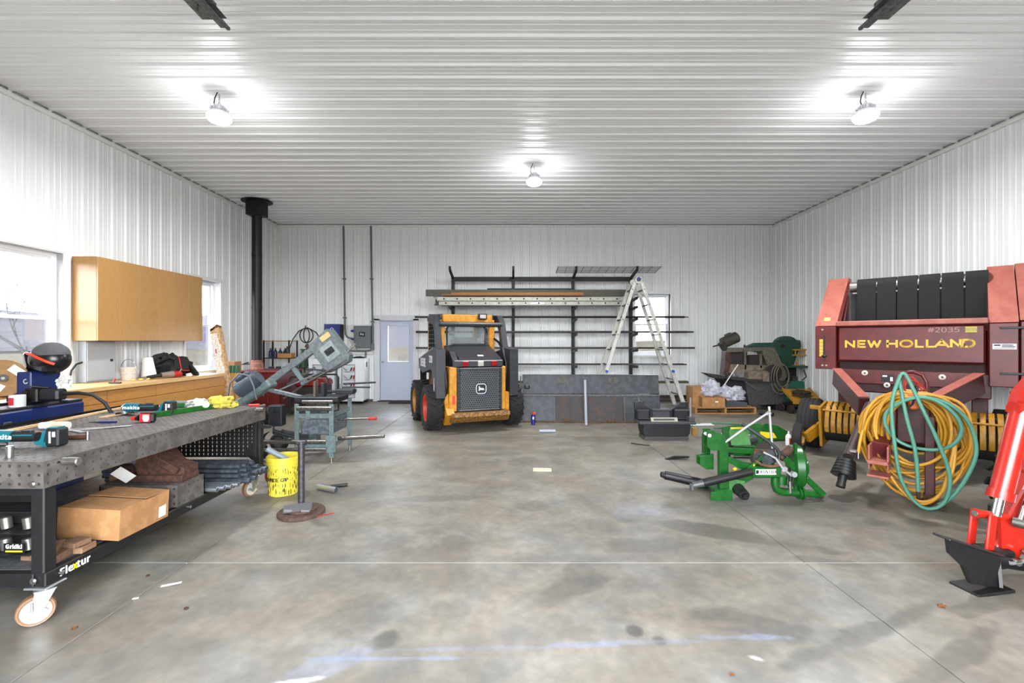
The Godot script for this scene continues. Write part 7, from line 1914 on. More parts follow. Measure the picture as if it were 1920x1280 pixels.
func middle_floor() -> void:
	var pv := mat("grey_pvc_light", Color(0.52, 0.53, 0.57), 0.35)
	var lean := solo("leaning_pipe", geo().pipe(Vector3(0.0, 0.005, 0), Vector3(-0.005, 0.79, -0.08), 0.026, 0.003, 20), pv, "grey plastic pipe leaning upright against the wide loader bucket", "pipe", V(1.30, 0, 8.04))
	var c := thing("spray_can", "blue spray can with red cap standing before the loader bucket", "can", V(0.375, 0, 8.1))
	part("can", geo().lathe([Vector2(0, 0), Vector2(0.031, 0), Vector2(0.033, 0.004), Vector2(0.033, 0.165), Vector2(0.026, 0.18), Vector2(0.018, 0.185), Vector2(0, 0.185)], 22), mat("can_blue", Color(0.03, 0.08, 0.42), 0.35), c)
	part("white_mark", geo().lathe([Vector2(0.0335, 0.10), Vector2(0.0335, 0.145)], 8, false, 1.1, 2.0), mat("label_white", Color(0.85, 0.85, 0.86), 0.5), c)
	part("cap", geo().lathe([Vector2(0.022, 0.18), Vector2(0.024, 0.215), Vector2(0, 0.22)], 18).bb(Vector3(0, 0.19, -0.008), Vector3(0.04, 0.218, 0.008), 0.003), mat("cap_red", Color(0.80, 0.12, 0.08), 0.4), c)
	solo("pvc_offcut", geo().pipe(Vector3(-0.13, 0.027, 0), Vector3(0.13, 0.027, 0.0), 0.026, 0.003, 18), pv, "short grey plastic offcut lying on open floor near the spray can", "pipe", V(0.57, 0, 7.40), 2)
	solo("bent_rod", geo().tube([Vector3(-0.12, 0.012, -0.07), Vector3(-0.03, 0.008, -0.01), Vector3(0.05, 0.008, 0.04), Vector3(0.11, 0.008, 0.06)], 0.0075, 8), mat("black_rubber", Color(0.05, 0.05, 0.05), 0.6), "short bent black rod lying on the open floor", "rod", V(1.83, 0, 6.52))
	solo("white_tile", geo().box(Vector3(0, 0.009, 0), Vector3(0.21, 0.018, 0.09), 0.003), duo("tile_cream", Color(0.80, 0.76, 0.66), Color(0.70, 0.64, 0.52), 0.7, 0, 4), "small cream-white wooden block lying on the open floor", "block", V(0.345, 0, 5.23), -3)
	# litter
	var lf := mat("leaf_tan", Color(0.60, 0.36, 0.14), 0.9, 0, "scuff", 8)
	var leaf := func(sc: float) -> Geo:
		var g := geo()
		for k in 10:
			var a := TAU * k / 10.0
			var b := TAU * (k + 1) / 10.0
			var ra := sc * (1.0 if k % 2 else 0.72)
			var rb := sc * (0.72 if k % 2 else 1.0)
			g.tri(Vector3(0, 0.010, 0), Vector3(cos(a) * ra, 0.003 + 0.008 * sin(a * 2.0), sin(a) * ra * 0.7), Vector3(cos(b) * rb, 0.003 + 0.008 * sin(b * 2.0), sin(b) * rb * 0.7), Vector3.UP, Vector3.UP, Vector3.UP)
			g.tri(Vector3(0, 0.006, 0), Vector3(cos(a) * ra, 0.0 + 0.008 * absf(sin(a * 2.0)), sin(a) * ra * 0.7), Vector3(cos(b) * rb, 0.008 * absf(sin(b * 2.0)), sin(b) * rb * 0.7), Vector3.DOWN, Vector3.DOWN, Vector3.DOWN)
		return g
	solo("dry_leaf", leaf.call(0.030), lf, "tan dry leaf lying near the black stabilizer blade", "leaf", V(2.385, 0, 2.545), 20)
	solo("dry_leaf", leaf.call(0.016), lf, "small tan dry leaf lying beside the welding table caster", "leaf", V(-2.24, 0, 2.35), 60)
	solo("dry_leaf", leaf.call(0.011), lf, "tiny tan leaf scrap on the floor before the blue paint streaks", "leaf", V(0.97, 0, 2.02), 10)
	var pw := mat("paper_white", Color(0.84, 0.83, 0.80), 0.8)
	solo("paper_scrap", geo().bar(Vector3(-0.045, 0.003, 0.02), Vector3(0.05, 0.006, -0.02), 0.022, 0.003, 0.001), pw, "torn white paper strip lying beside the welding table", "paper", V(-2.06, 0, 2.77), 0)
	solo("paper_scrap", geo().box(Vector3(0, 0.004, 0), Vector3(0.03, 0.004, 0.014), 0.001), pw, "tiny white paper scrap near the welding table caster", "paper", V(-2.15, 0, 2.62), 20)
	solo("wood_chip", geo().ball(Vector3(0, 0.006, 0), Vector3(0.014, 0.006, 0.010), 8, 6), mat("chip_brown", Color(0.22, 0.11, 0.06), 0.9), "small dark brown chip lying on the floor near the paper strip", "chip", V(-1.79, 0, 2.52))
	solo("wood_chip", geo().ball(Vector3(0, 0.006, 0), Vector3(0.010, 0.006, 0.010), 8, 6), mat("chip_brown", Color(0.22, 0.11, 0.06), 0.9), "small brown chip on the floor under the table's long edge", "chip", V(-2.28, 0, 2.87))

# ---------------------------------------------------------------- pallet with cartons
func pallet_corner() -> void:
	var pw := wood("pallet_wood", Color(0.56, 0.40, 0.22), Color(0.66, 0.50, 0.31), 0, 0.8)
	var o := thing("pallet", "wooden pallet loaded with cartons and plastic by the old saw", "pallet", V(4.33, 0, 9.72), 0)
	for k in 7:
		part("deck_board", geo().bb(Vector3(-0.62, 0.115, -0.44 + k * 0.128), Vector3(0.62, 0.137, -0.34 + k * 0.128), 0.002), pw, o)
	for x in [-0.60, 0.0, 0.60]:
		part("stringer", geo().bb(Vector3(x - 0.02, 0.022, -0.44), Vector3(x + 0.02, 0.115, 0.43), 0.002), pw, o)
	for z in [-0.40, 0.0, 0.39]:
		part("bottom_board", geo().bb(Vector3(-0.62, 0, z - 0.05), Vector3(0.62, 0.022, z + 0.05), 0.002), pw, o)
	carton("cardboard_box", "tall closed cardboard carton at the back of the pallet", V(3.97, 0.137, 9.75), 0, Vector3(0.40, 0.38, 0.36))
	var ob := carton("cardboard_box", "open cardboard carton with folded flap at the pallet front", V(4.10, 0.137, 9.41), -8, Vector3(0.44, 0.20, 0.24), true)
	part("flap", geo().turn(Vector3(0.22, 0.20, 0.0), Vector3(0, 0, -60)).bb(Vector3(0, 0, -0.1), Vector3(0.16, 0.005, 0.12), 0.001), cardboard(), ob)
	part("paper_tag", geo().bb(Vector3(0.03, 0.10, 0.1202), Vector3(0.09, 0.125, 0.1208), 0.0), mat("label_white", Color(0.85, 0.85, 0.86), 0.5), ob)
	var film := mat("film_white", Color(0.74, 0.74, 0.78), 0.3, 0, "soft", 4)
	solo("plastic_film", lump(Vector3(0.42, 0.30, 0.3), 41, 0.55, 34, 20), film, "crumpled white plastic film bulging out of the open carton", "plastic film", V(4.15, 0.34, 9.60))
	solo("plastic_film", lump(Vector3(0.56, 0.30, 0.34), 52, 0.55, 34, 20), film, "crumpled white plastic film heaped over the ribbed roll", "plastic film", V(4.60, 0.25, 9.66))
	var rl := thing("ribbed_mat", "grey ribbed rubber stack lying under the plastic film", "mat", V(4.54, 0.137, 9.40))
	for k in 18:
		part("rib", geo().bb(Vector3(-0.26 + k * 0.029, 0, -0.08), Vector3(-0.26 + k * 0.029 + 0.02, 0.13 - 0.0025 * k, 0.06), 0.004), mat("rib_grey", Color(0.30, 0.31, 0.33), 0.5), rl)
	solo("white_stick", geo().cyl(Vector3(-0.20, 0.48, 0.0), Vector3(0.20, 0.98, -0.12), 0.012, -1, 8), mat("stick_white", Color(0.78, 0.78, 0.76), 0.5), "thin white stick leaning from the plastic film onto the old saw", "stick", V(4.60, 0, 9.62))
	solo("black_pipe", geo().pipe(Vector3(-0.07, 0.034, -0.1), Vector3(0.09, 0.034, 0.1), 0.033, 0.005), mat("pipe_black", Color(0.09, 0.1, 0.1), 0.5), "short black pipe lying on the floor beside the pallet", "pipe", V(5.05, 0, 9.12))
	for k in 2:
		solo("standing_bar", geo().bb(Vector3(-0.015, 0, -0.015), Vector3(0.015, 0.72, 0.015), 0.002), mat("stock_dark", Color(0.15, 0.145, 0.15), 0.5, 0.5), "short dark bar standing upright behind the pallet", "bar", V(5.06 + k * 0.07, 0, 10.8), 0, "upright dark bars behind the pallet")

# ---------------------------------------------------------------- old floor band saw
func old_saw() -> void:
	var gb := duo("saw_grime", Color(0.30, 0.28, 0.24), Color(0.40, 0.38, 0.33), 0.7, 0.1, 2, 0.02)
	var dk := duo("saw_grime_dark", Color(0.13, 0.125, 0.12), Color(0.20, 0.17, 0.155), 0.7, 0.1, 2, 0.02)
	var gy := duo("saw_base_grey", Color(0.20, 0.205, 0.20), Color(0.28, 0.285, 0.285), 0.65, 0.1, 2, 0.02)
	var o := thing("floor_band_saw", "grimy old floor band saw with trapezoid bow standing by the right wall", "band saw", V(5.28, 0, 9.98), 0)
	# base cabinet (tapered), dark panel, feet
	part("base_cabinet", geo().ext([Vector2(-0.33, 0.64), Vector2(0.52, 0.60), Vector2(0.50, 0.14), Vector2(-0.24, 0.12)], 0.46), gy, o)
	part("leg_panel", geo().ext([Vector2(-0.80, 0.66), Vector2(-0.33, 0.62), Vector2(-0.22, 0.02), Vector2(-0.39, 0.02), Vector2(-0.60, 0.4)], 0.40), mat("panel_navy", Color(0.045, 0.04, 0.06), 0.6), o)
	for q in [-0.2, 0.42]:
		part("foot", geo().bb(Vector3(q - 0.06, 0, -0.2), Vector3(q + 0.06, 0.13, 0.2), 0.008), dk, o)
	part("drip_tray", geo().ext([Vector2(-0.85, 0.72), Vector2(0.62, 0.62), Vector2(0.60, 0.58), Vector2(-0.30, 0.62), Vector2(-0.62, 0.66)], 0.58), dk, o)
	part("tray_spout", geo().turn(Vector3(-0.95, 0.74, 0.1), Vector3(0, 0, -8)).ext([Vector2(-0.22, 0.03), Vector2(0.2, 0.03), Vector2(0.2, -0.05), Vector2(0.0, -0.05)], 0.3), dk, o)
	# bow: trapezoid frame
	part("bow_top", geo().at(Transform3D(Basis.IDENTITY, Vector3(0, 0, -0.05))).ext([Vector2(-0.60, 1.33), Vector2(0.38, 1.345), Vector2(0.40, 1.27), Vector2(-0.66, 1.235)], 0.22), gb, o)
	part("bow_wheel_end", geo().at(Transform3D(Basis.IDENTITY, Vector3(0, 0, -0.03))).ext([Vector2(0.10, 1.28), Vector2(0.36, 1.34), Vector2(0.44, 1.24), Vector2(0.66, 0.72), Vector2(0.58, 0.62), Vector2(0.30, 0.66), Vector2(0.22, 0.98)], 0.24), gb, o)
	part("bow_drive_end", geo().at(Transform3D(Basis.IDENTITY, Vector3(0, 0, -0.03))).ext([Vector2(-0.66, 1.24), Vector2(-0.56, 1.24), Vector2(-0.52, 0.72), Vector2(-0.70, 0.74)], 0.2), duo("saw_red_grime", Color(0.20, 0.11, 0.10), Color(0.28, 0.20, 0.17), 0.7), o)
	part("bow_bottom", geo().at(Transform3D(Basis.IDENTITY, Vector3(0, 0, 0.05))).ext([Vector2(-0.56, 0.98), Vector2(0.22, 0.95), Vector2(0.12, 0.86), Vector2(-0.20, 0.84), Vector2(-0.34, 0.78), Vector2(-0.60, 0.80)], 0.14), duo("saw_tan", Color(0.38, 0.33, 0.28), Color(0.47, 0.43, 0.37), 0.7), o)
	part("blade_guide", geo().bb(Vector3(-0.28, 0.86, 0.08), Vector3(-0.24, 1.26, 0.12), 0.004), gb, o)
	part("blade_guide", geo().bb(Vector3(0.05, 0.90, 0.08), Vector3(0.10, 1.2, 0.12), 0.004), gb, o)
	part("inner_works", geo().bb(Vector3(-0.54, 0.92, -0.12), Vector3(-0.15, 1.25, 0.0), 0.02).bb(Vector3(-0.12, 0.92, -0.1), Vector3(0.16, 1.18, 0.02), 0.02), dk, o)
	part("vise", geo().bb(Vector3(-0.26, 0.66, 0.05), Vector3(0.16, 0.84, 0.24), 0.012).bb(Vector3(0.02, 0.62, 0.22), Vector3(0.16, 0.82, 0.30), 0.008), duo("saw_tan", Color(0.38, 0.33, 0.28), Color(0.47, 0.43, 0.37), 0.7), o)
	part("drive_wheel", geo().at(Transform3D(Basis(Vector3(1, 0, 0), PI / 2), Vector3(0.34, 0.80, 0.10))).lathe([Vector2(0.05, 0.0), Vector2(0.17, 0.0), Vector2(0.18, 0.03), Vector2(0.10, 0.035), Vector2(0.06, 0.05), Vector2(0, 0.05)], 26), dk, o)
	part("motor", geo().turn(Vector3(-0.52, 1.50, -0.05), Vector3(0, 0, 24)).cyl(Vector3(-0.17, 0, 0), Vector3(0.17, 0, 0), 0.12, -1, 22).cyl(Vector3(0.17, 0, 0), Vector3(0.2, 0, 0), 0.12, 0.08, 22).bb(Vector3(-0.05, 0.1, -0.06), Vector3(0.08, 0.15, 0.06), 0.01), duo("motor_olive", Color(0.16, 0.15, 0.115), Color(0.23, 0.215, 0.17), 0.6), o)
	part("motor_bracket", geo().bar(Vector3(-0.72, 1.44, -0.05), Vector3(-0.58, 1.22, -0.05), 0.2, 0.06).bar(Vector3(-0.9, 1.36, -0.02), Vector3(-0.66, 1.42, -0.02), 0.02, 0.03).bar(Vector3(-0.62, 1.24, -0.05), Vector3(-0.60, 0.55, -0.05), 0.03, 0.03), dk, o)
	part("knob", geo().cyl(Vector3(-0.22, 1.34, 0), Vector3(-0.22, 1.37, 0), 0.02).ball(Vector3(-0.22, 1.38, 0), Vector3(0.022, 0.022, 0.022), 10, 8), mat("black_plastic", Color(0.05, 0.05, 0.05), 0.5), o)
	part("stop_rod", geo().cyl(Vector3(-0.52, 0.74, 0.25), Vector3(-0.1, 0.44, 0.30), 0.012), gb, o)
	var cb := mat("cable_tan", Color(0.36, 0.34, 0.28), 0.6)
	for k in 3:
		var pts := []
		for i in 26:
			var a := TAU * i / 26.0
			pts.append(Vector3(0.40 + sin(a) * (0.19 - 0.03 * k) + 0.02 * k, 0.68 + cos(a) * (0.33 - 0.05 * k) + 0.03 * k, 0.26 + 0.015 * k))
		part("power_cord", geo().tube(pts, 0.013, 7, true), cb, o)

# ---------------------------------------------------------------- green ironworker
func ironworker() -> void:
	var gr := duo("ironworker_green", Color(0.055, 0.215, 0.155), Color(0.09, 0.27, 0.20), 0.5, 0, 1.5, 0.015)
	var lg := duo("ironworker_teal", Color(0.10, 0.33, 0.26), Color(0.14, 0.38, 0.31), 0.5, 0, 1.5, 0.015)
	var yl := duo("ironworker_yellow", Color(0.60, 0.42, 0.06), Color(0.66, 0.48, 0.10), 0.5)
	var dk := mat("loader_black", Color(0.05, 0.05, 0.052), 0.5)
	var o := thing("ironworker", "green hydraulic ironworker with domed head behind the old saw", "ironworker", V(6.03, 0, 10.22), 0)
	var head := []
	for i in 9:
		var a := PI * 0.86 - PI * 0.72 * i / 8.0
		head.append(Vector2(0.06 + cos(a) * 0.27, 1.34 + sin(a) * 0.25))
	head.append_array([Vector2(0.34, 1.50), Vector2(0.36, 1.36), Vector2(0.28, 1.20), Vector2(0.20, 0.95), Vector2(-0.02, 0.92), Vector2(-0.1, 1.15), Vector2(-0.4, 1.2), Vector2(-0.78, 1.26), Vector2(-0.82, 1.36), Vector2(-0.62, 1.44)])
	part("head", geo().ext(head, 0.16), gr, o)
	part("head_boss", geo().cyl(Vector3(-0.05, 1.37, 0.08), Vector3(-0.05, 1.37, 0.1), 0.045, -1, 14), dk, o)
	lettering("PIRANHA 50", 0.055, Color(0.03, 0.10, 0.08), o, Transform3D(Basis(Vector3(0, 0, 1), 0.05), Vector3(0.02, 1.475, 0.0815)))
	part("column", geo().bb(Vector3(-0.30, 0.75, -0.2), Vector3(0.10, 1.15, 0.06), 0.01), gr, o)
	part("table", geo().bb(Vector3(-0.12, 0.90, -0.1), Vector3(0.40, 0.94, 0.26), 0.004), gr, o)
	part("table_arm", geo().bb(Vector3(0.0, 0.915, 0.1), Vector3(0.42, 0.935, 0.13), 0.002), dk, o)
	part("gap", geo().bb(Vector3(-0.05, 0.56, -0.2), Vector3(0.30, 0.90, 0.02), 0.01), dk, o)
	part("slug_box", geo().bb(Vector3(0.12, 0.60, 0.02), Vector3(0.24, 0.70, 0.16), 0.006), mat("slug_grey", Color(0.22, 0.21, 0.2), 0.6), o)
	part("lower_body", geo().ext([Vector2(-0.32, 0.60), Vector2(0.34, 0.60), Vector2(0.38, 0.10), Vector2(-0.34, 0.10)], 0.42), lg, o)
	for k in 3:
		part("body_vent", geo().bb(Vector3(0.16, 0.36 + k * 0.035, 0.21), Vector3(0.33, 0.37 + k * 0.035, 0.214), 0.0), dk, o)
	part("base", geo().bb(Vector3(-0.36, 0.0, -0.26), Vector3(0.40, 0.11, 0.28), 0.008), gr, o)
	# punch guard
	for y in [1.27, 1.15]:
		part("guard_plate", geo().bb(Vector3(0.16, y, 0.02), Vector3(0.41, y + 0.035, 0.2), 0.006), yl, o)
	for x in [0.18, 0.28, 0.385]:
		part("guard_post", geo().cyl(Vector3(x, 1.16, 0.17), Vector3(x, 1.30, 0.17), 0.014, -1, 10), yl, o)
	part("punch", geo().cyl(Vector3(0.24, 0.94, 0.12), Vector3(0.24, 1.06, 0.12), 0.016).bb(Vector3(0.16, 0.94, 0.08), Vector3(0.3, 0.96, 0.2), 0.003).bb(Vector3(0.34, 0.94, 0.1), Vector3(0.40, 0.965, 0.18), 0.003), yl, o)
	part("hose", geo().tube([Vector3(0.30, 0.62, 0.2), Vector3(0.40, 0.70, 0.2), Vector3(0.36, 0.85, 0.18)], 0.012), dk, o)
	# yellow work tray on wheels in front of it
	var t := thing("rolling_tray", "yellow rolling tray with dark scrap heap before the ironworker", "cart", V(6.0, 0, 9.50), 0)
	part("tray", geo().at(Transform3D(Basis(Vector3(1, 0, 0), 0.5), Vector3(0, 0.36, 0))).bb(Vector3(-0.26, -0.02, -0.2), Vector3(0.26, 0.02, 0.22), 0.006), yl, t)
	part("tray_rim", geo().bb(Vector3(-0.31, 0.20, 0.19), Vector3(0.31, 0.27, 0.22), 0.006), yl, t)
	part("tray_side", geo().at(Transform3D(Basis(Vector3(0, 1, 0), -PI / 2), Vector3(-0.28, 0, 0))).ext([Vector2(0.2, 0.22), Vector2(0.2, 0.27), Vector2(-0.2, 0.50), Vector2(-0.2, 0.44)], 0.03), yl, t)
	part("tray_side", geo().at(Transform3D(Basis(Vector3(0, 1, 0), -PI / 2), Vector3(0.28, 0, 0))).ext([Vector2(0.2, 0.22), Vector2(0.2, 0.27), Vector2(-0.2, 0.50), Vector2(-0.2, 0.44)], 0.03), yl, t)
	var scrap := solo("scrap_heap", lump(Vector3(0.34, 0.08, 0.26), 71, 1.2), duo("scrap_dark", Color(0.14, 0.12, 0.08), Color(0.24, 0.2, 0.13), 0.95, 0, 6), "dark heap of metal chips lying in the yellow rolling tray", "scrap", V(6.0, 0.36, 9.48))
	scrap.rotation_degrees.x = 28
	part("frame", geo().bb(Vector3(-0.30, 0.14, -0.2), Vector3(0.30, 0.19, 0.2), 0.006), dk, t)
	for x in [-0.30, 0.30]:
		part("wheel", geo().cyl(Vector3(x - 0.03, 0.085, 0.12), Vector3(x + 0.03, 0.085, 0.12), 0.085, -1, 20), duo("wheel_rust", Color(0.14, 0.09, 0.08), Color(0.2, 0.14, 0.12), 0.8), t)
		part("wheel", geo().cyl(Vector3(x - 0.03, 0.085, -0.2), Vector3(x + 0.03, 0.085, -0.2), 0.085, -1, 20), duo("wheel_rust", Color(0.14, 0.09, 0.08), Color(0.2, 0.14, 0.12), 0.8), t)

# ---------------------------------------------------------------- black plastic bed box
func plastic_crate() -> void:
	var pl := mat("crate_plastic", Color(0.075, 0.08, 0.09), 0.5, 0, "soft", 3)
	var gy := mat("crate_scuffed", Color(0.26, 0.265, 0.275), 0.55, 0, "scuff", 3)
	var o := thing("plastic_bed_box", "black ribbed plastic bed box with scooped back standing on the floor", "box", V(2.30, 0, 6.98))
	part("base_pad", geo().bb(Vector3(-0.33, 0, -0.14), Vector3(0.33, 0.055, 0.16), 0.004), mat("pad_taupe", Color(0.24, 0.23, 0.22), 0.8), o)
	part("lower_bin", geo().ext([Vector2(-0.34, 0.24), Vector2(0.36, 0.24), Vector2(0.35, 0.10), Vector2(0.32, 0.06), Vector2(-0.32, 0.06), Vector2(-0.34, 0.14)], 0.30), pl, o)
	part("rim", geo().bb(Vector3(-0.41, 0.24, -0.16), Vector3(0.43, 0.275, 0.19), 0.006), gy, o)
	# scooped back wall
	var prof := [Vector2(-0.40, 0.275), Vector2(-0.41, 0.53), Vector2(-0.30, 0.55), Vector2(-0.27, 0.52)]
	for i in 7:
		var a := PI + 0.15 + (PI / 2 - 0.2) * i / 6.0
		prof.append(Vector2(-0.06 + cos(a) * 0.2, 0.56 + sin(a) * 0.14))
	prof.append_array([Vector2(0.14, 0.42), Vector2(0.22, 0.45), Vector2(0.29, 0.53), Vector2(0.42, 0.53), Vector2(0.42, 0.275)])
	part("back_wall", geo().off(Vector3(0, 0, -0.12)).ext(prof, 0.05), pl, o)
	part("scoop_lip", geo().bar(Vector3(-0.26, 0.50, -0.09), Vector3(-0.14, 0.425, -0.09), 0.07, 0.02).bar(Vector3(-0.14, 0.42, -0.09), Vector3(0.14, 0.415, -0.09), 0.07, 0.022).bar(Vector3(0.14, 0.42, -0.09), Vector3(0.28, 0.52, -0.09), 0.07, 0.02), gy, o)
	part("centre_panel", geo().bb(Vector3(-0.14, 0.28, -0.10), Vector3(0.13, 0.40, -0.075), 0.004), gy, o)
	for s in [[-0.40, -0.20], [0.17, 0.41]]:
		part("side_block", geo().bb(Vector3(s[0], 0.275, -0.1), Vector3(s[1], 0.44, 0.02), 0.02), pl, o)
		for k in 5:
			part("rib", geo().bb(Vector3(s[0] + 0.02, 0.29 + k * 0.045, -0.08), Vector3(s[1] - 0.015 * (k - 1 if k > 1 else 0), 0.303 + k * 0.045, 0.035 - k * 0.022), 0.004), mat("crate_rib", Color(0.12, 0.125, 0.135), 0.45), o)
	part("vent_strip", geo().turn(Vector3(-0.02, 0.30, 0.11), Vector3(-35, 0, 0)).box(Vector3.ZERO, Vector3(0.40, 0.07, 0.012), 0.003), mat("vent_beige", Color(0.56, 0.54, 0.48), 0.6), o)
	var sl := geo().turn(Vector3(-0.02, 0.302, 0.118), Vector3(-35, 0, 0))
	sl.bb(Vector3(-0.16, -0.014, -0.002), Vector3(0.15, 0.014, 0.002), 0.0)
	part("vent_slot", sl, mat("slot_dark", Color(0.2, 0.2, 0.2), 0.7), o)
	part("corner_cup", geo().bb(Vector3(0.33, 0.275, 0.06), Vector3(0.42, 0.345, 0.17), 0.006), gy, o)
	solo("flat_bar", geo().bb(Vector3(-0.011, 0.28, -0.01), Vector3(0.013, 0.63, 0.0), 0.002), mat("pale_alloy", Color(0.66, 0.66, 0.68), 0.35, 0.8), "pale flat bar standing upright in the plastic bed box", "bar", V(2.67, 0, 6.86))
	solo("wood_post", geo().bb(Vector3(-0.04, 0, -0.04), Vector3(0.045, 0.12, 0.04), 0.006), wood("post_tan", Color(0.48, 0.38, 0.18), Color(0.58, 0.47, 0.25), 1), "short tan wooden post end standing beside the bed box", "block", V(2.86, 0, 7.2))

# ---------------------------------------------------------------- green three-point implement
func green_implement() -> void:
	var gr := duo("implement_green", Color(0.035, 0.26, 0.065), Color(0.055, 0.32, 0.085), 0.33, 0, 1.5, 0.012)
	var pale := duo("implement_dusty", Color(0.16, 0.36, 0.15), Color(0.24, 0.42, 0.20), 0.6, 0, 2, 0.02)
	var sil := mat("rod_silver", Color(0.66, 0.66, 0.66), 0.4, 0.5)
	var dk := mat("loader_black", Color(0.05, 0.05, 0.052), 0.5)
	var rust := duo("part_rust", Color(0.22, 0.14, 0.10), Color(0.34, 0.22, 0.15), 0.8, 0.2, 3)
	var o := thing("post_hole_digger", "green three-point post hole digger lying folded on the floor", "implement", V(2.30, 0, 4.30))
	# mast
	part("mast", geo().bb(Vector3(-0.365, 0.0, -0.03), Vector3(-0.28, 0.53, 0.03), 0.008), gr, o)
	part("mast_rear", geo().bb(Vector3(-0.40, 0.26, -0.30), Vector3(-0.33, 0.55, -0.25), 0.006), gr, o)
	for z in [0.04, -0.05]:
		part("top_bracket", geo().off(Vector3(0, 0, z)).ext([Vector2(-0.49, 0.645), Vector2(-0.43, 0.645), Vector2(-0.33, 0.56), Vector2(-0.29, 0.46), Vector2(-0.45, 0.46), Vector2(-0.49, 0.50)], 0.016), gr, o)
	part("top_pin", geo().cyl(Vector3(-0.47, 0.60, -0.07), Vector3(-0.47, 0.60, 0.055), 0.016), mat("label_white", Color(0.85, 0.85, 0.86), 0.5), o)
	part("mast_bend", geo().bar(Vector3(-0.33, 0.53, 0.0), Vector3(-0.38, 0.60, 0.0), 0.075, 0.075, 0.008, Vector3(0, 0, 1)), gr, o)
	for z in [0.05, -0.30]:
		part("lower_bracket", geo().off(Vector3(0, 0, z)).ext([Vector2(-0.46, 0.0), Vector2(-0.26, 0.0), Vector2(-0.26, 0.09), Vector2(-0.30, 0.11), Vector2(-0.46, 0.075)], 0.018), gr, o)
	part("cross_channel", geo().bb(Vector3(-0.42, 0.075, -0.30), Vector3(-0.28, 0.10, 0.05), 0.004), gr, o)
	for z in [-0.12, -0.2]:
		part("side_bracket", geo().off(Vector3(0, 0, z)).ext([Vector2(-0.49, 0.36), Vector2(-0.36, 0.39), Vector2(-0.36, 0.24), Vector2(-0.43, 0.24), Vector2(-0.49, 0.28)], 0.016), gr, o)
	part("side_channel", geo().bb(Vector3(-0.48, 0.345, -0.21), Vector3(-0.36, 0.365, -0.11), 0.004), gr, o)
	# gusset, boom with label, elbow, lower pipe
	part("gusset", geo().off(Vector3(0, 0, 0.015)).ext([Vector2(-0.28, 0.40), Vector2(-0.15, 0.35), Vector2(-0.05, 0.33), Vector2(-0.05, 0.19), Vector2(-0.13, 0.15), Vector2(-0.18, 0.18), Vector2(-0.15, 0.27), Vector2(-0.28, 0.34)], 0.02), gr, o)
	part("gusset", geo().off(Vector3(0, 0, 0.02)).ext([Vector2(-0.28, 0.20), Vector2(-0.13, 0.17), Vector2(-0.15, 0.09), Vector2(-0.28, 0.06)], 0.02), pale, o)
	part("boom", geo().bb(Vector3(-0.07, 0.20, -0.045), Vector3(0.20, 0.31, 0.045), 0.012), gr, o)
	var lb := part("label_plate", geo().bb(Vector3(-0.04, 0.235, 0.045), Vector3(0.15, 0.285, 0.047), 0.0), mat("label_white", Color(0.85, 0.85, 0.86), 0.5), o)
	lettering("FRONTIER", 0.029, Color(0.08, 0.07, 0.10), lb, Transform3D(Basis.IDENTITY, Vector3(0.068, 0.261, 0.0478)), 0.92)
	part("label_mark", geo().bb(Vector3(-0.037, 0.243, 0.047), Vector3(-0.018, 0.278, 0.0482), 0.0), mat("ink_14121a", Color(0.08, 0.07, 0.10), 0.5), lb)
	part("elbow", geo().tube([Vector3(0.16, 0.30, 0), Vector3(0.165, 0.20, 0), Vector3(0.165, 0.13, 0.0), Vector3(0.18, 0.085, 0.0), Vector3(0.22, 0.065, 0.0), Vector3(0.28, 0.06, 0.0)], 0.036, 14), gr, o)
	part("lower_pipe", geo().cyl(Vector3(0.24, 0.06, 0), Vector3(0.57, 0.045, 0.02), 0.034, -1, 18), gr, o)
	for x in [0.37, 0.40]:
		part("pipe_flange", geo().cyl(Vector3(x, 0.055, 0.01), Vector3(x + 0.018, 0.055, 0.01), 0.058, -1, 20), gr, o)
	part("pipe_cap", geo().cyl(Vector3(0.57, 0.045, 0.02), Vector3(0.59, 0.045, 0.02), 0.04, -1, 18), rust, o)
	part("diagonal_strut", geo().bar(Vector3(0.23, 0.385, 0.05), Vector3(0.585, 0.05, 0.06), 0.016, 0.055, 0.003), gr, o)
	# gear housing disc with rim
	var dax := Transform3D(Basis(Vector3(0, 1, 0), -0.30) * Basis(Vector3(0, 0, 1), -PI / 2), Vector3(0.41, 0.28, -0.08))
	part("gear_disc", geo().at(dax).lathe([Vector2(0, -0.05), Vector2(0.17, -0.05), Vector2(0.20, -0.03), Vector2(0.20, 0.03), Vector2(0.185, 0.05), Vector2(0.10, 0.05), Vector2(0.08, 0.09), Vector2(0, 0.09)], 34), gr, o)
	for k in 6:
		var a := TAU * k / 6.0
		part("disc_bolt", geo().at(dax).cyl(Vector3(cos(a) * 0.14, 0.05, sin(a) * 0.14), Vector3(cos(a) * 0.14, 0.065, sin(a) * 0.14), 0.012, -1, 6), sil, o)
	part("disc_bracket", geo().bb(Vector3(0.335, 0.08, 0.0), Vector3(0.36, 0.52, 0.03), 0.004), gr, o)
	part("shaft_stub", geo().pipe(Vector3(0.22, 0.37, -0.02), Vector3(0.33, 0.47, -0.02), 0.035, 0.006), rust, o)
	# upper frame and plates
	part("cross_arm", geo().bar(Vector3(-0.28, 0.45, -0.02), Vector3(0.10, 0.42, -0.06), 0.03, 0.045), gr, o)
	part("rust_arm", geo().bar(Vector3(-0.02, 0.425, -0.04), Vector3(0.11, 0.415, -0.04), 0.034, 0.05), rust, o)
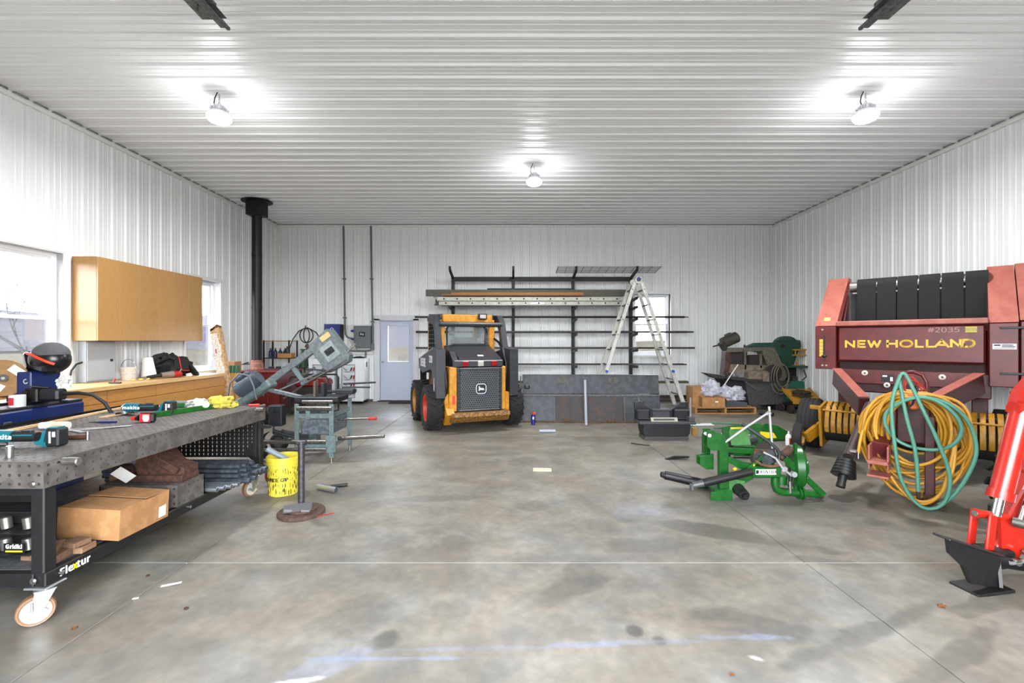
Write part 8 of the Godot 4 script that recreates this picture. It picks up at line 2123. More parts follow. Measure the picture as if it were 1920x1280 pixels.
	part("dusty_plate", geo().turn(Vector3(-0.10, 0.55, -0.12), Vector3(-28, 4, 0)).ext([Vector2(-0.11, -0.08), Vector2(-0.10, 0.05), Vector2(-0.07, 0.09), Vector2(0.13, 0.085), Vector2(0.09, 0.03), Vector2(0.08, -0.08)], 0.012), pale, o)
	part("yellow_tape", geo().turn(Vector3(-0.10, 0.628, -0.155), Vector3(-28, 4, 0)).box(Vector3.ZERO, Vector3(0.16, 0.018, 0.015), 0.002), mat("tape_yellow", Color(0.75, 0.62, 0.10), 0.5), o)
	part("inner_plate", geo().bb(Vector3(-0.11, 0.34, -0.25), Vector3(0.10, 0.44, -0.22), 0.004), gr, o)
	part("spring_leg", geo().bar(Vector3(-0.06, 0.33, 0.05), Vector3(0.03, 0.41, 0.05), 0.01, 0.03).bar(Vector3(-0.22, 0.20, 0.05), Vector3(-0.06, 0.33, 0.05), 0.012, 0.03), gr, o)
	part("yellow_plug", geo().ball(Vector3(-0.23, 0.285, 0.04), Vector3(0.02, 0.018, 0.02), 12, 8).ball(Vector3(-0.06, 0.325, 0.05), Vector3(0.012, 0.012, 0.012), 10, 7), mat("plug_yellow2", Color(0.80, 0.60, 0.06), 0.4), o)
	# rods and hoses
	part("brace_rod", geo().tube([Vector3(0.11, 0.86, 0.0), Vector3(0.125, 0.65, 0.0), Vector3(0.14, 0.47, 0.0)], 0.012, 8), sil, o)
	part("brace_rod", geo().tube([Vector3(0.10, 0.80, 0.0), Vector3(-0.1, 0.67, 0.0), Vector3(-0.31, 0.53, 0.02)], 0.011, 8), sil, o)
	part("rope_tie", geo().tube([Vector3(0.10, 0.82, 0.015), Vector3(0.08, 0.80, 0.0), Vector3(0.10, 0.78, -0.01), Vector3(0.13, 0.80, 0.0)], 0.007, 6, true), mat("rope_grey", Color(0.55, 0.55, 0.53), 0.9), o)
	part("lever_rod", geo().tube([Vector3(0.04, 0.44, 0.03), Vector3(0.14, 0.39, 0.05), Vector3(0.20, 0.30, 0.06), Vector3(0.28, 0.23, 0.07)], 0.011, 8), sil, o)
	part("lever_joint", geo().box(Vector3(0.215, 0.29, 0.065), Vector3(0.05, 0.05, 0.04), 0.01).cyl(Vector3(0.29, 0.25, 0.06), Vector3(0.29, 0.25, 0.1), 0.025), sil, o)
	part("hydraulic_hose", geo().tube([Vector3(-0.12, 0.69, -0.05), Vector3(-0.02, 0.62, -0.02), Vector3(0.09, 0.54, 0.02), Vector3(0.17, 0.47, 0.03), Vector3(0.19, 0.42, 0.03), Vector3(0.185, 0.38, 0.03)], 0.015, 8), mat("hose_slate", Color(0.13, 0.15, 0.16), 0.5), o)
	part("hydraulic_hose", geo().tube([Vector3(0.18, 0.45, 0.0), Vector3(0.26, 0.40, 0.02), Vector3(0.30, 0.30, 0.03), Vector3(0.29, 0.18, 0.03), Vector3(0.28, 0.12, 0.03)], 0.014, 8), dk, o)
	part("coupler", geo().cyl(Vector3(0.285, 0.17, 0.03), Vector3(0.29, 0.06, 0.03), 0.017, -1, 10), mat("dull_steel", Color(0.55, 0.55, 0.52), 0.35, 0.9), o)
	part("gearbox", geo().bb(Vector3(-0.02, 0.30, -0.12), Vector3(0.20, 0.44, -0.01), 0.03).cyl(Vector3(0.06, 0.37, 0.0), Vector3(0.06, 0.37, 0.06), 0.05), mat("gearbox_grey", Color(0.28, 0.30, 0.30), 0.5, 0.4, "scuff", 3), o)
	part("belt_strap", geo().tube([Vector3(-0.05, 0.37, 0.05), Vector3(0.0, 0.335, 0.06), Vector3(0.08, 0.315, 0.06), Vector3(0.16, 0.32, 0.05)], 0.014, 6), duo("strap_tan", Color(0.42, 0.30, 0.20), Color(0.30, 0.18, 0.12), 0.8, 0, 4), o)
	part("auger_drive", geo().cyl(Vector3(-0.20, 0.10, 0.04), Vector3(-0.20, 0.08, 0.16), 0.055, 0.045, 16).cyl(Vector3(-0.20, 0.08, 0.16), Vector3(-0.20, 0.075, 0.19), 0.026), dk, o)
	part("gear_skirt", geo().cyl(Vector3(0.25, 0.12, -0.05), Vector3(0.25, 0.20, -0.05), 0.05, 0.055, 14), gr, o)
	# drive shaft halves
	var sh := thing("drive_shaft", "black shielded drive shaft lying on the floor beside the green digger", "drive shaft", V(2.30, 0, 4.62))
	part("shield_tube", geo().cyl(Vector3(-0.76, 0.125, 0.0), Vector3(-0.36, 0.05, 0.06), 0.042, 0.046, 18), mat("shield_black", Color(0.045, 0.045, 0.05), 0.45), sh)
	part("yoke", geo().cyl(Vector3(-0.76, 0.125, 0.0), Vector3(-0.80, 0.133, 0.0), 0.035, 0.026, 14), dk, sh)
	var s2 := thing("drive_shaft", "black drive shaft with bare steel end leaning on the green mast", "drive shaft", V(2.30, 0, 4.18))
	part("shield_tube", geo().cyl(Vector3(-0.57, 0.185, 0.02), Vector3(-0.12, 0.285, 0.0), 0.038, 0.034, 18), mat("shield_black", Color(0.045, 0.045, 0.05), 0.45), s2)
	part("steel_end", geo().cyl(Vector3(-0.57, 0.185, 0.02), Vector3(-0.66, 0.165, 0.02), 0.032, 0.026, 12).box(Vector3(-0.67, 0.15, 0.02), Vector3(0.03, 0.06, 0.05), 0.008), mat("dull_plate", Color(0.36, 0.36, 0.36), 0.45, 0.6), s2)

func behind_implement() -> void:
	var gr := duo("implement_green", Color(0.035, 0.26, 0.065), Color(0.055, 0.32, 0.085), 0.33)
	var o := thing("mower_cover", "green mower cover with white label lying behind the digger", "cover", V(3.30, 0.0, 6.45), -6)
	part("shell", geo().turn(Vector3(0, 0.02, 0), Vector3(-24, 0, 0)).ext([Vector2(-0.32, 0.0), Vector2(-0.30, 0.24), Vector2(-0.05, 0.28), Vector2(0.22, 0.30), Vector2(0.28, 0.24), Vector2(0.20, 0.18), Vector2(0.22, 0.0)], 0.03), gr, o)
	part("back_lip", geo().bb(Vector3(-0.31, 0, -0.16), Vector3(0.22, 0.03, 0.0), 0.006), gr, o)
	part("label", geo().turn(Vector3(0, 0.02, 0), Vector3(-24, 0, 0)).bb(Vector3(-0.10, 0.06, 0.015), Vector3(0.06, 0.14, 0.018), 0.0), mat("label_white", Color(0.85, 0.85, 0.86), 0.5), o)
	var f := thing("mower_fin", "rounded green mower fin with yellow stripe lying behind the white bottle", "fin", V(3.86, 0, 6.75), 4)
	part("fin", geo().turn(Vector3(0, 0.015, 0), Vector3(-32, 0, 0)).ext([Vector2(-0.28, 0.0), Vector2(-0.26, 0.17), Vector2(-0.05, 0.26), Vector2(0.12, 0.22), Vector2(0.26, 0.12), Vector2(0.28, 0.06), Vector2(0.20, 0.0)], 0.03), gr, f)
	part("yellow_stripe", geo().turn(Vector3(0, 0.015, 0), Vector3(-32, 0, 0)).ext([Vector2(-0.22, 0.03), Vector2(-0.22, 0.14), Vector2(0.02, 0.11), Vector2(0.04, 0.03)], 0.036), mat("stripe_yellow", Color(0.80, 0.68, 0.04), 0.45), f)
	var b := thing("oil_jug", "white bottle with orange label standing behind the green digger", "bottle", V(3.92, 0, 6.50))
	part("body", geo().lathe([Vector2(0, 0), Vector2(0.036, 0), Vector2(0.04, 0.005), Vector2(0.04, 0.12), Vector2(0.03, 0.145), Vector2(0.014, 0.16), Vector2(0.014, 0.175)], 22), mat("cap_white", Color(0.92, 0.92, 0.92), 0.4), b)
	part("label", geo().lathe([Vector2(0.0405, 0.02), Vector2(0.0405, 0.105)], 12, false, 0.4, 1.9), mat("label_orange", Color(0.75, 0.30, 0.08), 0.5), b)
	part("cap", geo().cyl(Vector3(0, 0.175, 0), Vector3(0, 0.20, 0), 0.016, 0.008, 12), mat("cap_white", Color(0.92, 0.92, 0.92), 0.4), b)
	solo("lath", geo().bar(Vector3(-0.35, 0.01, 0.25), Vector3(0.45, 0.01, -0.55), 0.045, 0.018, 0.002), wood("lath_grey", Color(0.48, 0.45, 0.39), Color(0.58, 0.55, 0.48), 0), "long weathered wooden lath lying on the floor towards the rolling tray", "lath", V(4.9, 0, 7.75))
	for k in 3:
		solo("conduit_piece", geo().cyl(Vector3(-0.25, 0.013, 0.0), Vector3(0.22, 0.013, -0.05 + 0.05 * k), 0.012, -1, 10), mat("stick_white", Color(0.78, 0.78, 0.76), 0.5), "white plastic conduit piece lying on the floor behind the bed box", "conduit", V(3.30, 0, 7.95 + k * 0.10), 0, "white conduit pieces")
	solo("garden_hose", geo().tube([Vector3(-0.6, 0.014, 0.3), Vector3(-0.3, 0.014, -0.05), Vector3(0.1, 0.014, -0.15), Vector3(0.35, 0.014, -0.1), Vector3(0.42, 0.03, 0.02), Vector3(0.3, 0.014, 0.18), Vector3(-0.15, 0.014, 0.32)], 0.013, 8), mat("hose_pale_green", Color(0.28, 0.50, 0.38), 0.5), "pale green hose lying on the floor behind the digger", "hose", V(3.55, 0, 8.05))
	var a := thing("gear_axle", "grey gear axle with brown rusty blade lying behind the digger", "axle", V(2.70, 0, 5.80))
	part("tube", geo().cyl(Vector3(0.08, 0.15, 0.0), Vector3(0.42, 0.22, -0.1), 0.06, -1, 16), mat("gearbox_grey", Color(0.28, 0.30, 0.30), 0.5, 0.4, "scuff", 3), a)
	part("hub", geo().cyl(Vector3(0.02, 0.05, 0.02), Vector3(0.02, 0.21, 0.0), 0.06, 0.075, 14).cyl(Vector3(0.02, 0.0, 0.02), Vector3(0.02, 0.05, 0.02), 0.03), mat("dark_iron", Color(0.16, 0.15, 0.145), 0.6, 0.5, "scuff", 2.0), a)
	part("blade", geo().turn(Vector3(0.36, 0.06, 0.05), Vector3(-30, 0, 0)).ext([Vector2(-0.30, 0.02), Vector2(-0.12, 0.09), Vector2(0.0, 0.10), Vector2(0.15, 0.17), Vector2(0.26, 0.12), Vector2(0.24, 0.0), Vector2(0.0, -0.03)], 0.012), duo("blade_brown", Color(0.15, 0.11, 0.10), Color(0.22, 0.165, 0.145), 0.7, 0.2, 2), a)
	part("rod", geo().cyl(Vector3(0.05, 0.03, 0.1), Vector3(0.42, 0.03, 0.1), 0.009, -1, 8), mat("dark_bar", Color(0.16, 0.15, 0.15), 0.45, 0.6), a)
	for k in 4:
		solo("wood_block", geo().box(Vector3(0, 0.03, 0), Vector3(0.15, 0.05, 0.06), 0.004), wood("block_wood_b", Color(0.42, 0.31, 0.22), Color(0.53, 0.41, 0.30), 2, 0.8), "brown wood block tumbled behind the digger's dusty plate", "block", V(2.78 + 0.06 * k, 0.05 * (k % 2), 5.35 + 0.02 * k), 30.0 + 40.0 * k, "wood blocks behind the digger")
	solo("flat_scrap", geo().turn(Vector3.ZERO, Vector3(0, 0, 4)).ext([Vector2(-0.14, 0.0), Vector2(-0.02, 0.03), Vector2(0.16, 0.015), Vector2(0.14, 0.0)], 0.05), mat("dark_iron", Color(0.16, 0.15, 0.145), 0.6, 0.5, "scuff", 2.0), "small dark iron scrap lying on the floor near the digger's mast", "scrap", V(2.05, 0.012, 5.72))

# ---------------------------------------------------------------- red round baler
# wide letters drawn as strokes in a 1 x 1 box
func strokes(ch: String) -> Array:
	match ch:
		"N":
			return [[0, 0, 0, 1], [0, 1, 1, 0], [1, 0, 1, 1]]
		"E":
			return [[0, 0, 0, 1], [0, 1, 1, 1], [0, 0.5, 0.9, 0.5], [0, 0, 1, 0]]
		"W":
			return [[0, 1, 0.25, 0], [0.25, 0, 0.5, 0.9], [0.5, 0.9, 0.75, 0], [0.75, 0, 1, 1]]
		"H":
			return [[0, 0, 0, 1], [1, 0, 1, 1], [0, 0.5, 1, 0.5]]
		"L":
			return [[0, 0, 0, 1], [0, 0, 1, 0]]
		"A":
			return [[0, 0, 0.5, 1], [0.5, 1, 1, 0], [0.2, 0.28, 0.8, 0.28]]
		"O", "D":
			var out := []
			var n := 16
			for i in n:
				var a := TAU * i / n
				var b := TAU * (i + 1) / n
				var p := Vector2(0.5 + 0.5 * cos(a), 0.5 + 0.5 * sin(a))
				var q := Vector2(0.5 + 0.5 * cos(b), 0.5 + 0.5 * sin(b))
				if ch == "D":
					p.x = 0.0 if p.x < 0.45 and absf(p.y - 0.5) < 0.49 else p.x
					q.x = 0.0 if q.x < 0.45 and absf(q.y - 0.5) < 0.49 else q.x
					if p.x < 0.1:
						p.y = 1.0 if p.y > 0.5 else 0.0
					if q.x < 0.1:
						q.y = 1.0 if q.y > 0.5 else 0.0
				if p.distance_to(q) > 0.01:
					out.append([p.x, p.y, q.x, q.y])
			if ch == "D":
				out.append([0, 0, 0, 1])
			return out
	return []

func baler() -> void:
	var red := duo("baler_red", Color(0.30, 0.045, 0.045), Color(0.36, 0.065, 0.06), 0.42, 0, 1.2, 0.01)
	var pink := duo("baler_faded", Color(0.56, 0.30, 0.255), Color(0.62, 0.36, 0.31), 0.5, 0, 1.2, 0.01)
	var dred := duo("baler_dark", Color(0.20, 0.03, 0.035), Color(0.26, 0.05, 0.05), 0.5, 0, 1.5, 0.01)
	var yel := duo("baler_yellow", Color(0.56, 0.38, 0.03), Color(0.64, 0.46, 0.06), 0.5, 0, 2, 0.015)
	var dk := mat("loader_black", Color(0.05, 0.05, 0.052), 0.5)
	var o := thing("round_baler", "big dark red round baler with black belts and yellow pickup", "baler", V(4.78, 0, 5.62), -45)
	# front panel
	part("front_panel", geo().bb(Vector3(-0.655, 1.215, -0.06), Vector3(0.715, 1.665, 0.0), 0.02), red, o)
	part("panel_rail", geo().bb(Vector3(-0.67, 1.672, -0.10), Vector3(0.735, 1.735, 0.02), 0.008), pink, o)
	# side towers: vertical foot, then leaning back
	for s in [[-0.905, -0.668, 1.10], [0.738, 0.962, 0.97]]:
		var w: float = s[1] - s[0]
		var cx: float = (s[0] + s[1]) * 0.5
		part("tower_foot", geo().bb(Vector3(s[0], s[2], -1.0), Vector3(s[1], 1.675, 0.012), 0.008), red, o)
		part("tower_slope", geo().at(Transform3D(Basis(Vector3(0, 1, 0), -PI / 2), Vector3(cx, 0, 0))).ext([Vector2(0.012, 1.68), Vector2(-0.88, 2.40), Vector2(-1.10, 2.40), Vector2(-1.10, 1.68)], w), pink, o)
	part("side_shield", geo().bb(Vector3(0.972, 0.97, -0.95), Vector3(1.16, 1.69, -0.02), 0.01), red, o)
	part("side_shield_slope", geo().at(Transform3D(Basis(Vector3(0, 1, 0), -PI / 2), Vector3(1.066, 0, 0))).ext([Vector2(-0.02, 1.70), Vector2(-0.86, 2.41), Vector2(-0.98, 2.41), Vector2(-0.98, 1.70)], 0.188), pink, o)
	part("inner_wall", geo().at(Transform3D(Basis(Vector3(0, 1, 0), -PI / 2), Vector3(-0.655, 0, 0))).ext([Vector2(-0.12, 1.70), Vector2(-0.86, 2.34), Vector2(-1.05, 2.34), Vector2(-1.05, 1.2), Vector2(-0.12, 1.2)], 0.02), red, o)
	part("inner_brace", geo().bar(Vector3(-0.62, 1.70, -0.22), Vector3(-0.635, 2.05, -0.62), 0.02, 0.05, 0.003), dred, o)
	# chamber body
	part("chamber", geo().bb(Vector3(-0.66, 0.75, -1.12), Vector3(0.74, 1.70, -0.82), 0.01), dred, o)
	part("lower_frame", geo().bb(Vector3(-0.68, 0.82, -0.5), Vector3(0.76, 1.10, -0.06), 0.01), dred, o)
	# belts over a roller
	var belt := duo("belt_black", Color(0.035, 0.032, 0.03), Color(0.065, 0.055, 0.05), 0.85, 0, 3, 0.03)
	var bw := 1.29 / 6.0
	for k in 6:
		var x0 := -0.535 + k * bw
		var g := geo().at(Transform3D(Basis(Vector3(0, 1, 0), -PI / 2), Vector3(x0 + bw * 0.5, 0, 0)))
		var prof := [Vector2(-0.58, 1.60), Vector2(-0.60, 2.18)]
		for i in 7:
			var a := PI / 2 * i / 6.0
			prof.append(Vector2(-0.69 + cos(a) * 0.09, 2.25 + sin(a) * 0.095))
		prof.append_array([Vector2(-1.0, 2.33), Vector2(-1.0, 2.31), Vector2(-0.70, 2.325), Vector2(-0.62, 2.25), Vector2(-0.62, 1.60)])
		g.ext(prof, bw - (0.004 if k == 0 else 0.016))
		part("belt", g, belt, o)
	part("belt_roller", geo().cyl(Vector3(-0.62, 2.24, -0.70), Vector3(0.74, 2.24, -0.70), 0.075, -1, 20), mat("roller_steel", Color(0.55, 0.55, 0.52), 0.35, 0.8), o)
	part("belt_backing", geo().bb(Vector3(-0.62, 1.60, -0.80), Vector3(0.74, 2.15, -0.74), 0.0), dk, o)
	# lettering
	var word := "NEW HOLLAND"
	var xs := [-0.563, -0.431, -0.329, -1.0, -0.139, -0.014, 0.129, 0.227, 0.298, 0.435, 0.536]
	var wd := [0.086, 0.066, 0.118, 0.0, 0.088, 0.106, 0.06, 0.054, 0.113, 0.075, 0.086]
	for i in word.length():
		if word[i] == " ":
			continue
		var g := geo()
		for q in strokes(word[i]):
			var a := Vector3(xs[i] + q[0] * wd[i], 1.405 + q[1] * 0.078 + xs[i] * 0.012, 0.001)
			var b := Vector3(xs[i] + q[2] * wd[i], 1.405 + q[3] * 0.078 + xs[i] * 0.012, 0.001)
			var d := (b - a).normalized() * 0.008
			g.bar(a - d, b + d, 0.0225, 0.0026, 0.0, Vector3(0, 0, 1))
		part("letter", g, mat("letter_yellow", Color(0.82, 0.66, 0.20), 0.5), o)
	lettering("#2035", 0.055, Color(0.62, 0.45, 0.44), o, Transform3D(Basis.IDENTITY, Vector3(0.37, 1.605, 0.0)), 1.3, false)
	var note := part("paper_note", geo().bb(Vector3(0.55, 1.575, 0.0), Vector3(0.645, 1.64, 0.002), 0.0), mat("note_yellow", Color(0.74, 0.68, 0.36), 0.7), o)
	lettering("2035", 0.03, Color(0.35, 0.33, 0.12), note, Transform3D(Basis.IDENTITY, Vector3(0.597, 1.605, 0.003)), 1.1, false)
	var ds := part("dealer_sticker", geo().bb(Vector3(0.765, 1.385, 0.012), Vector3(0.945, 1.445, 0.014), 0.0), mat("label_white", Color(0.85, 0.85, 0.86), 0.5), o)
	part("sticker_block", geo().bb(Vector3(0.775, 1.42, 0.014), Vector3(0.825, 1.438, 0.015), 0.0), mat("sticker_navy", Color(0.1, 0.1, 0.16), 0.5), ds)
	part("sticker_text", geo().bb(Vector3(0.835, 1.425, 0.014), Vector3(0.92, 1.436, 0.015), 0.0).bb(Vector3(0.835, 1.408, 0.014), Vector3(0.935, 1.419, 0.015), 0.0).bb(Vector3(0.775, 1.393, 0.014), Vector3(0.93, 1.398, 0.015), 0.0), mat("sticker_navy", Color(0.1, 0.1, 0.16), 0.5), ds)
	var tiny := part("warning_sticker", geo().at(Transform3D(Basis(Vector3(1, 0, 0), -0.68), Vector3(-0.80, 1.77, -0.088))).bb(Vector3(-0.02, -0.03, 0.0), Vector3(0.05, 0.03, 0.003), 0.0), mat("note_yellow", Color(0.74, 0.68, 0.36), 0.7), o)
	# bale size scale
	for k in 5:
		part("scale_block", geo().bb(Vector3(-0.855, 1.27 + k * 0.047, 0.012), Vector3(-0.815, 1.312 + k * 0.047, 0.015), 0.0), mat("letter_yellow", Color(0.82, 0.66, 0.20), 0.5), o)
	part("scale_slot", geo().bb(Vector3(-0.805, 1.20, 0.012), Vector3(-0.79, 1.55, 0.016), 0.0), dk, o)
	part("scale_pointer", geo().ball(Vector3(-0.80, 1.275, 0.025), Vector3(0.03, 0.02, 0.02), 12, 8), dk, o)
	for p in [Vector3(-0.82, 1.63, 0.012), Vector3(-0.82, 1.15, 0.012), Vector3(-0.775, 1.15, 0.012)]:
		part("bolt", geo().cyl(p, p + Vector3(0, 0, 0.012), 0.013, -1, 8), mat("bolt_grey", Color(0.6, 0.58, 0.56), 0.5, 0.4), o)
	for y in [1.62, 1.12]:
		part("door_strap", geo().bb(Vector3(0.82, y - 0.012, 0.012), Vector3(1.12, y + 0.012, 0.03), 0.003), dk, o)
	# perforated strip and twine box below the panel
	part("screen_strip", geo().at(Transform3D(Basis.IDENTITY, Vector3(0.02, 1.165, -0.10))).perf(64, 4, 0.021, 0.021, 0.007, 0.007, 0.004), mat("screen_grime", Color(0.20, 0.10, 0.08), 0.7), o)
	part("strip_backing", geo().bb(Vector3(-0.65, 1.10, -0.2), Vector3(0.70, 1.22, -0.16), 0.0), mat("strip_tan", Color(0.32, 0.24, 0.20), 0.8), o)
	part("front_beam", geo().ext([Vector2(-0.66, 1.11), Vector2(0.70, 1.11), Vector2(0.60, 0.94), Vector2(-0.54, 0.94)], 0.06), red, o)
	for q in [[-0.36, 1.07], [0.36, 1.055], [-0.14, 0.93], [0.17, 0.92]]:
		part("twine_guide", geo().at(Transform3D(Basis(Vector3(1, 0, 0), PI / 2), Vector3(q[0], q[1], 0.03))).lathe([Vector2(0.012, 0), Vector2(0.032, 0.004), Vector2(0.02, 0.014), Vector2(0.032, 0.024), Vector2(0.012, 0.03)], 18), mat("porcelain", Color(0.78, 0.76, 0.70), 0.3), o)
	var sg := part("warning_plate", geo().bb(Vector3(-0.20, 0.97, 0.03), Vector3(-0.07, 1.06, 0.033), 0.0), mat("plate_dark", Color(0.06, 0.06, 0.07), 0.5), o)
	part("plate_print", geo().bb(Vector3(-0.185, 1.03, 0.033), Vector3(-0.14, 1.05, 0.034), 0.0).bb(Vector3(-0.11, 0.98, 0.033), Vector3(-0.085, 1.03, 0.034), 0.0), mat("label_white", Color(0.85, 0.85, 0.86), 0.5), sg)
	# tongue: two arms, drawbar, hitch and jack
	for s in [-1.0, 1.0]:
		part("tongue_arm", geo().bar(Vector3(s * 0.66, 1.0, 0.0), Vector3(s * 0.25, 0.74, 0.95), 0.10, 0.22, 0.01), dred, o)
		part("tongue_arm_cap", geo().bar(Vector3(s * 0.66, 1.112, 0.01), Vector3(s * 0.25, 0.852, 0.96), 0.104, 0.012, 0.003), pink, o)
	part("drawbar", geo().bar(Vector3(0, 0.66, 0.95), Vector3(0, 0.45, 1.9), 0.14, 0.16, 0.01), red, o)
	part("hitch", geo().bb(Vector3(-0.075, 0.36, 1.86), Vector3(0.075, 0.39, 2.12), 0.006).bb(Vector3(-0.075, 0.30, 1.9), Vector3(-0.06, 0.52, 2.06), 0.004).bb(Vector3(0.06, 0.30, 1.9), Vector3(0.075, 0.52, 2.06), 0.004).bb(Vector3(-0.08, 0.24, 1.88), Vector3(0.08, 0.26, 2.1), 0.004), pink, o)
	part("tongue_box", geo().bb(Vector3(0.08, 0.50, 1.35), Vector3(0.34, 0.92, 1.62), 0.02), dred, o)
	part("jack_post", geo().bb(Vector3(0.30, 0.06, 1.74), Vector3(0.37, 0.80, 1.81), 0.006), dred, o)
	part("jack_foot", geo().bb(Vector3(0.24, 0.0, 1.67), Vector3(0.44, 0.025, 1.88), 0.004).bb(Vector3(0.29, 0.02, 1.73), Vector3(0.38, 0.10, 1.82), 0.006), duo("part_rust", Color(0.22, 0.14, 0.10), Color(0.34, 0.22, 0.15), 0.8, 0.2), o)
	part("hose_hook", geo().tube([Vector3(0.10, 0.80, 1.50), Vector3(0.10, 1.10, 1.50), Vector3(0.13, 1.165, 1.50), Vector3(0.20, 1.18, 1.50), Vector3(0.27, 1.15, 1.50), Vector3(0.30, 1.08, 1.50), Vector3(0.30, 0.80, 1.50)], 0.018, 8), red, o)
	part("gearbox", geo().bb(Vector3(-0.16, 0.60, 0.55), Vector3(0.16, 0.86, 0.85), 0.03), dk, o)
	# power take-off shaft hanging off the tongue
	part("shaft_tube", geo().cyl(Vector3(-0.16, 0.80, 1.25), Vector3(-0.24, 0.36, 1.95), 0.045, -1, 16), mat("shaft_brown", Color(0.20, 0.15, 0.14), 0.6, 0.3), o)
	var ax := Vector3(-0.03, -0.26, 0.15).normalized()
	var c0 := Vector3(-0.245, 0.35, 1.97)
	var bell := geo()
	for k in 5:
		bell.cyl(c0 + ax * (0.02 + k * 0.032), c0 + ax * (0.046 + k * 0.032), 0.075 + 0.006 * k, 0.08 + 0.006 * k, 22)
		bell.cyl(c0 + ax * (0.046 + k * 0.032), c0 + ax * (0.052 + k * 0.032), 0.07 + 0.006 * k, -1, 22)
	part("shaft_bell", bell, mat("shield_black", Color(0.045, 0.045, 0.05), 0.45), o)
	part("shaft_yoke", geo().cyl(c0 + ax * 0.17, c0 + ax * 0.27, 0.04, 0.032, 14).cyl(c0 + ax * 0.25, c0 + ax * 0.29, 0.038, -1, 14), dk, o)
	part("shaft_clip", geo().box(Vector3(-0.20, 0.42, 1.93), Vector3(0.06, 0.03, 0.05), 0.008), chrome(), o)
	# pickup: yellow guard bands over a drum
	part("pickup_drum", geo().cyl(Vector3(-0.74, 0.38, 0.15), Vector3(0.92, 0.38, 0.15), 0.20, -1, 22), mat("drum_dark", Color(0.06, 0.05, 0.04), 0.7), o)
	for k in 25:
		var x := -0.70 + k * 0.066
		part("pickup_band", geo().at(Transform3D(Basis(Vector3(0, 0, 1), PI / 2), Vector3(x, 0.42, 0.15))).lathe([Vector2(0.262, -0.025), Vector2(0.27, -0.021), Vector2(0.27, 0.021), Vector2(0.262, 0.025)], 14, false, -0.35 * PI, 0.62 * PI), yel, o)
		if k < 24:
			part("pickup_tine", geo().tube([Vector3(x + 0.033, 0.55, 0.22), Vector3(x + 0.033, 0.64, 0.34), Vector3(x + 0.033, 0.66, 0.40)], 0.006, 5), dk, o)
	part("pickup_rod", geo().cyl(Vector3(-0.74, 0.60, 0.42), Vector3(0.95, 0.60, 0.42), 0.013, -1, 10), yel, o)
	part("pickup_end", geo().at(Transform3D(Basis(Vector3(0, 1, 0), PI / 2), Vector3(0.95, 0.38, 0.15))).ext([Vector2(-0.30, 0.25), Vector2(0.1, 0.30), Vector2(0.3, 0.1), Vector2(0.26, -0.24), Vector2(-0.2, -0.26)], 0.02), dred, o)
	part("pickup_end", geo().at(Transform3D(Basis(Vector3(0, 1, 0), PI / 2), Vector3(-0.77, 0.38, 0.15))).ext([Vector2(-0.30, 0.25), Vector2(0.1, 0.30), Vector2(0.3, 0.1), Vector2(0.26, -0.24), Vector2(-0.2, -0.26)], 0.03), yel, o)
	# chain
	for k in 9:
		var cp := Vector3(0.90, 0.93 - k * 0.048, 0.30)
		part("chain_link", geo().turn(cp, Vector3(0, 90.0 * (k % 2), 0)).tube([Vector3(0, 0.032, 0), Vector3(0.014, 0.014, 0), Vector3(0.014, -0.014, 0), Vector3(0, -0.032, 0), Vector3(-0.014, -0.014, 0), Vector3(-0.014, 0.014, 0)], 0.005, 5, true), mat("chain_iron", Color(0.16, 0.13, 0.11), 0.6, 0.5), o)
	# wheels on the left side: carrying wheel and small gauge wheel
	tyre(o, Vector3(-0.98, 0.34, -0.15), 0.34, 0.26, 0.19, yel, 0, 0.01)
	for k in 4:
		part("tread_rib", geo().at(Transform3D(Basis(Vector3(0, 0, 1), -PI / 2), Vector3(-0.98, 0.34, -0.15))).lathe([Vector2(0.322, -0.09 + k * 0.05), Vector2(0.338, -0.085 + k * 0.05), Vector2(0.338, -0.06 + k * 0.05), Vector2(0.322, -0.055 + k * 0.05)], 34), mat("tyre_rubber", Color(0.105, 0.10, 0.095), 0.85), o)
	tyre(o, Vector3(-1.02, 0.195, 0.32), 0.195, 0.11, 0.10, yel, 0, 0.008)
	part("wheel_arm", geo().bar(Vector3(-0.94, 0.20, 0.32), Vector3(-0.82, 0.34, 0.10), 0.05, 0.14), yel, o)
	part("guide_arm", geo().bar(Vector3(-0.92, 0.60, 0.20), Vector3(-0.55, 0.60, 0.30), 0.04, 0.05), yel, o)
	tyre(o, Vector3(0.90, 0.34, -0.55), 0.34, 0.26, 0.19, yel, 0, 0.01)
	part("axle", geo().cyl(Vector3(-0.95, 0.34, -0.35), Vector3(0.88, 0.34, -0.45), 0.045), dred, o)
	part("axle_mount", geo().bb(Vector3(-0.70, 0.30, -0.5), Vector3(-0.56, 0.85, -0.3), 0.01), dred, o)
	part("axle_mount", geo().bb(Vector3(0.6, 0.30, -0.55), Vector3(0.74, 0.85, -0.35), 0.01), dred, o)

func ellipse_pts(cx: float, cy: float, rx: float, ry: float, z: float, rng: RandomNumberGenerator, n := 40, wob := 0.03, tilt := 0.0) -> Array:
	var out := []
	var p1 := rng.randf() * TAU
	var p2 := rng.randf() * TAU
	for i in n:
		var a := TAU * i / n
		var x := sin(a) * rx * (1.0 + wob * sin(2 * a + p1))
		var y := cos(a) * ry * (1.0 + wob * sin(3 * a + p2))
		out.append(Vector3(cx + x * cos(tilt) - y * sin(tilt), cy + x * sin(tilt) + y * cos(tilt), z + 0.03 * sin(a + p2)))
	return out

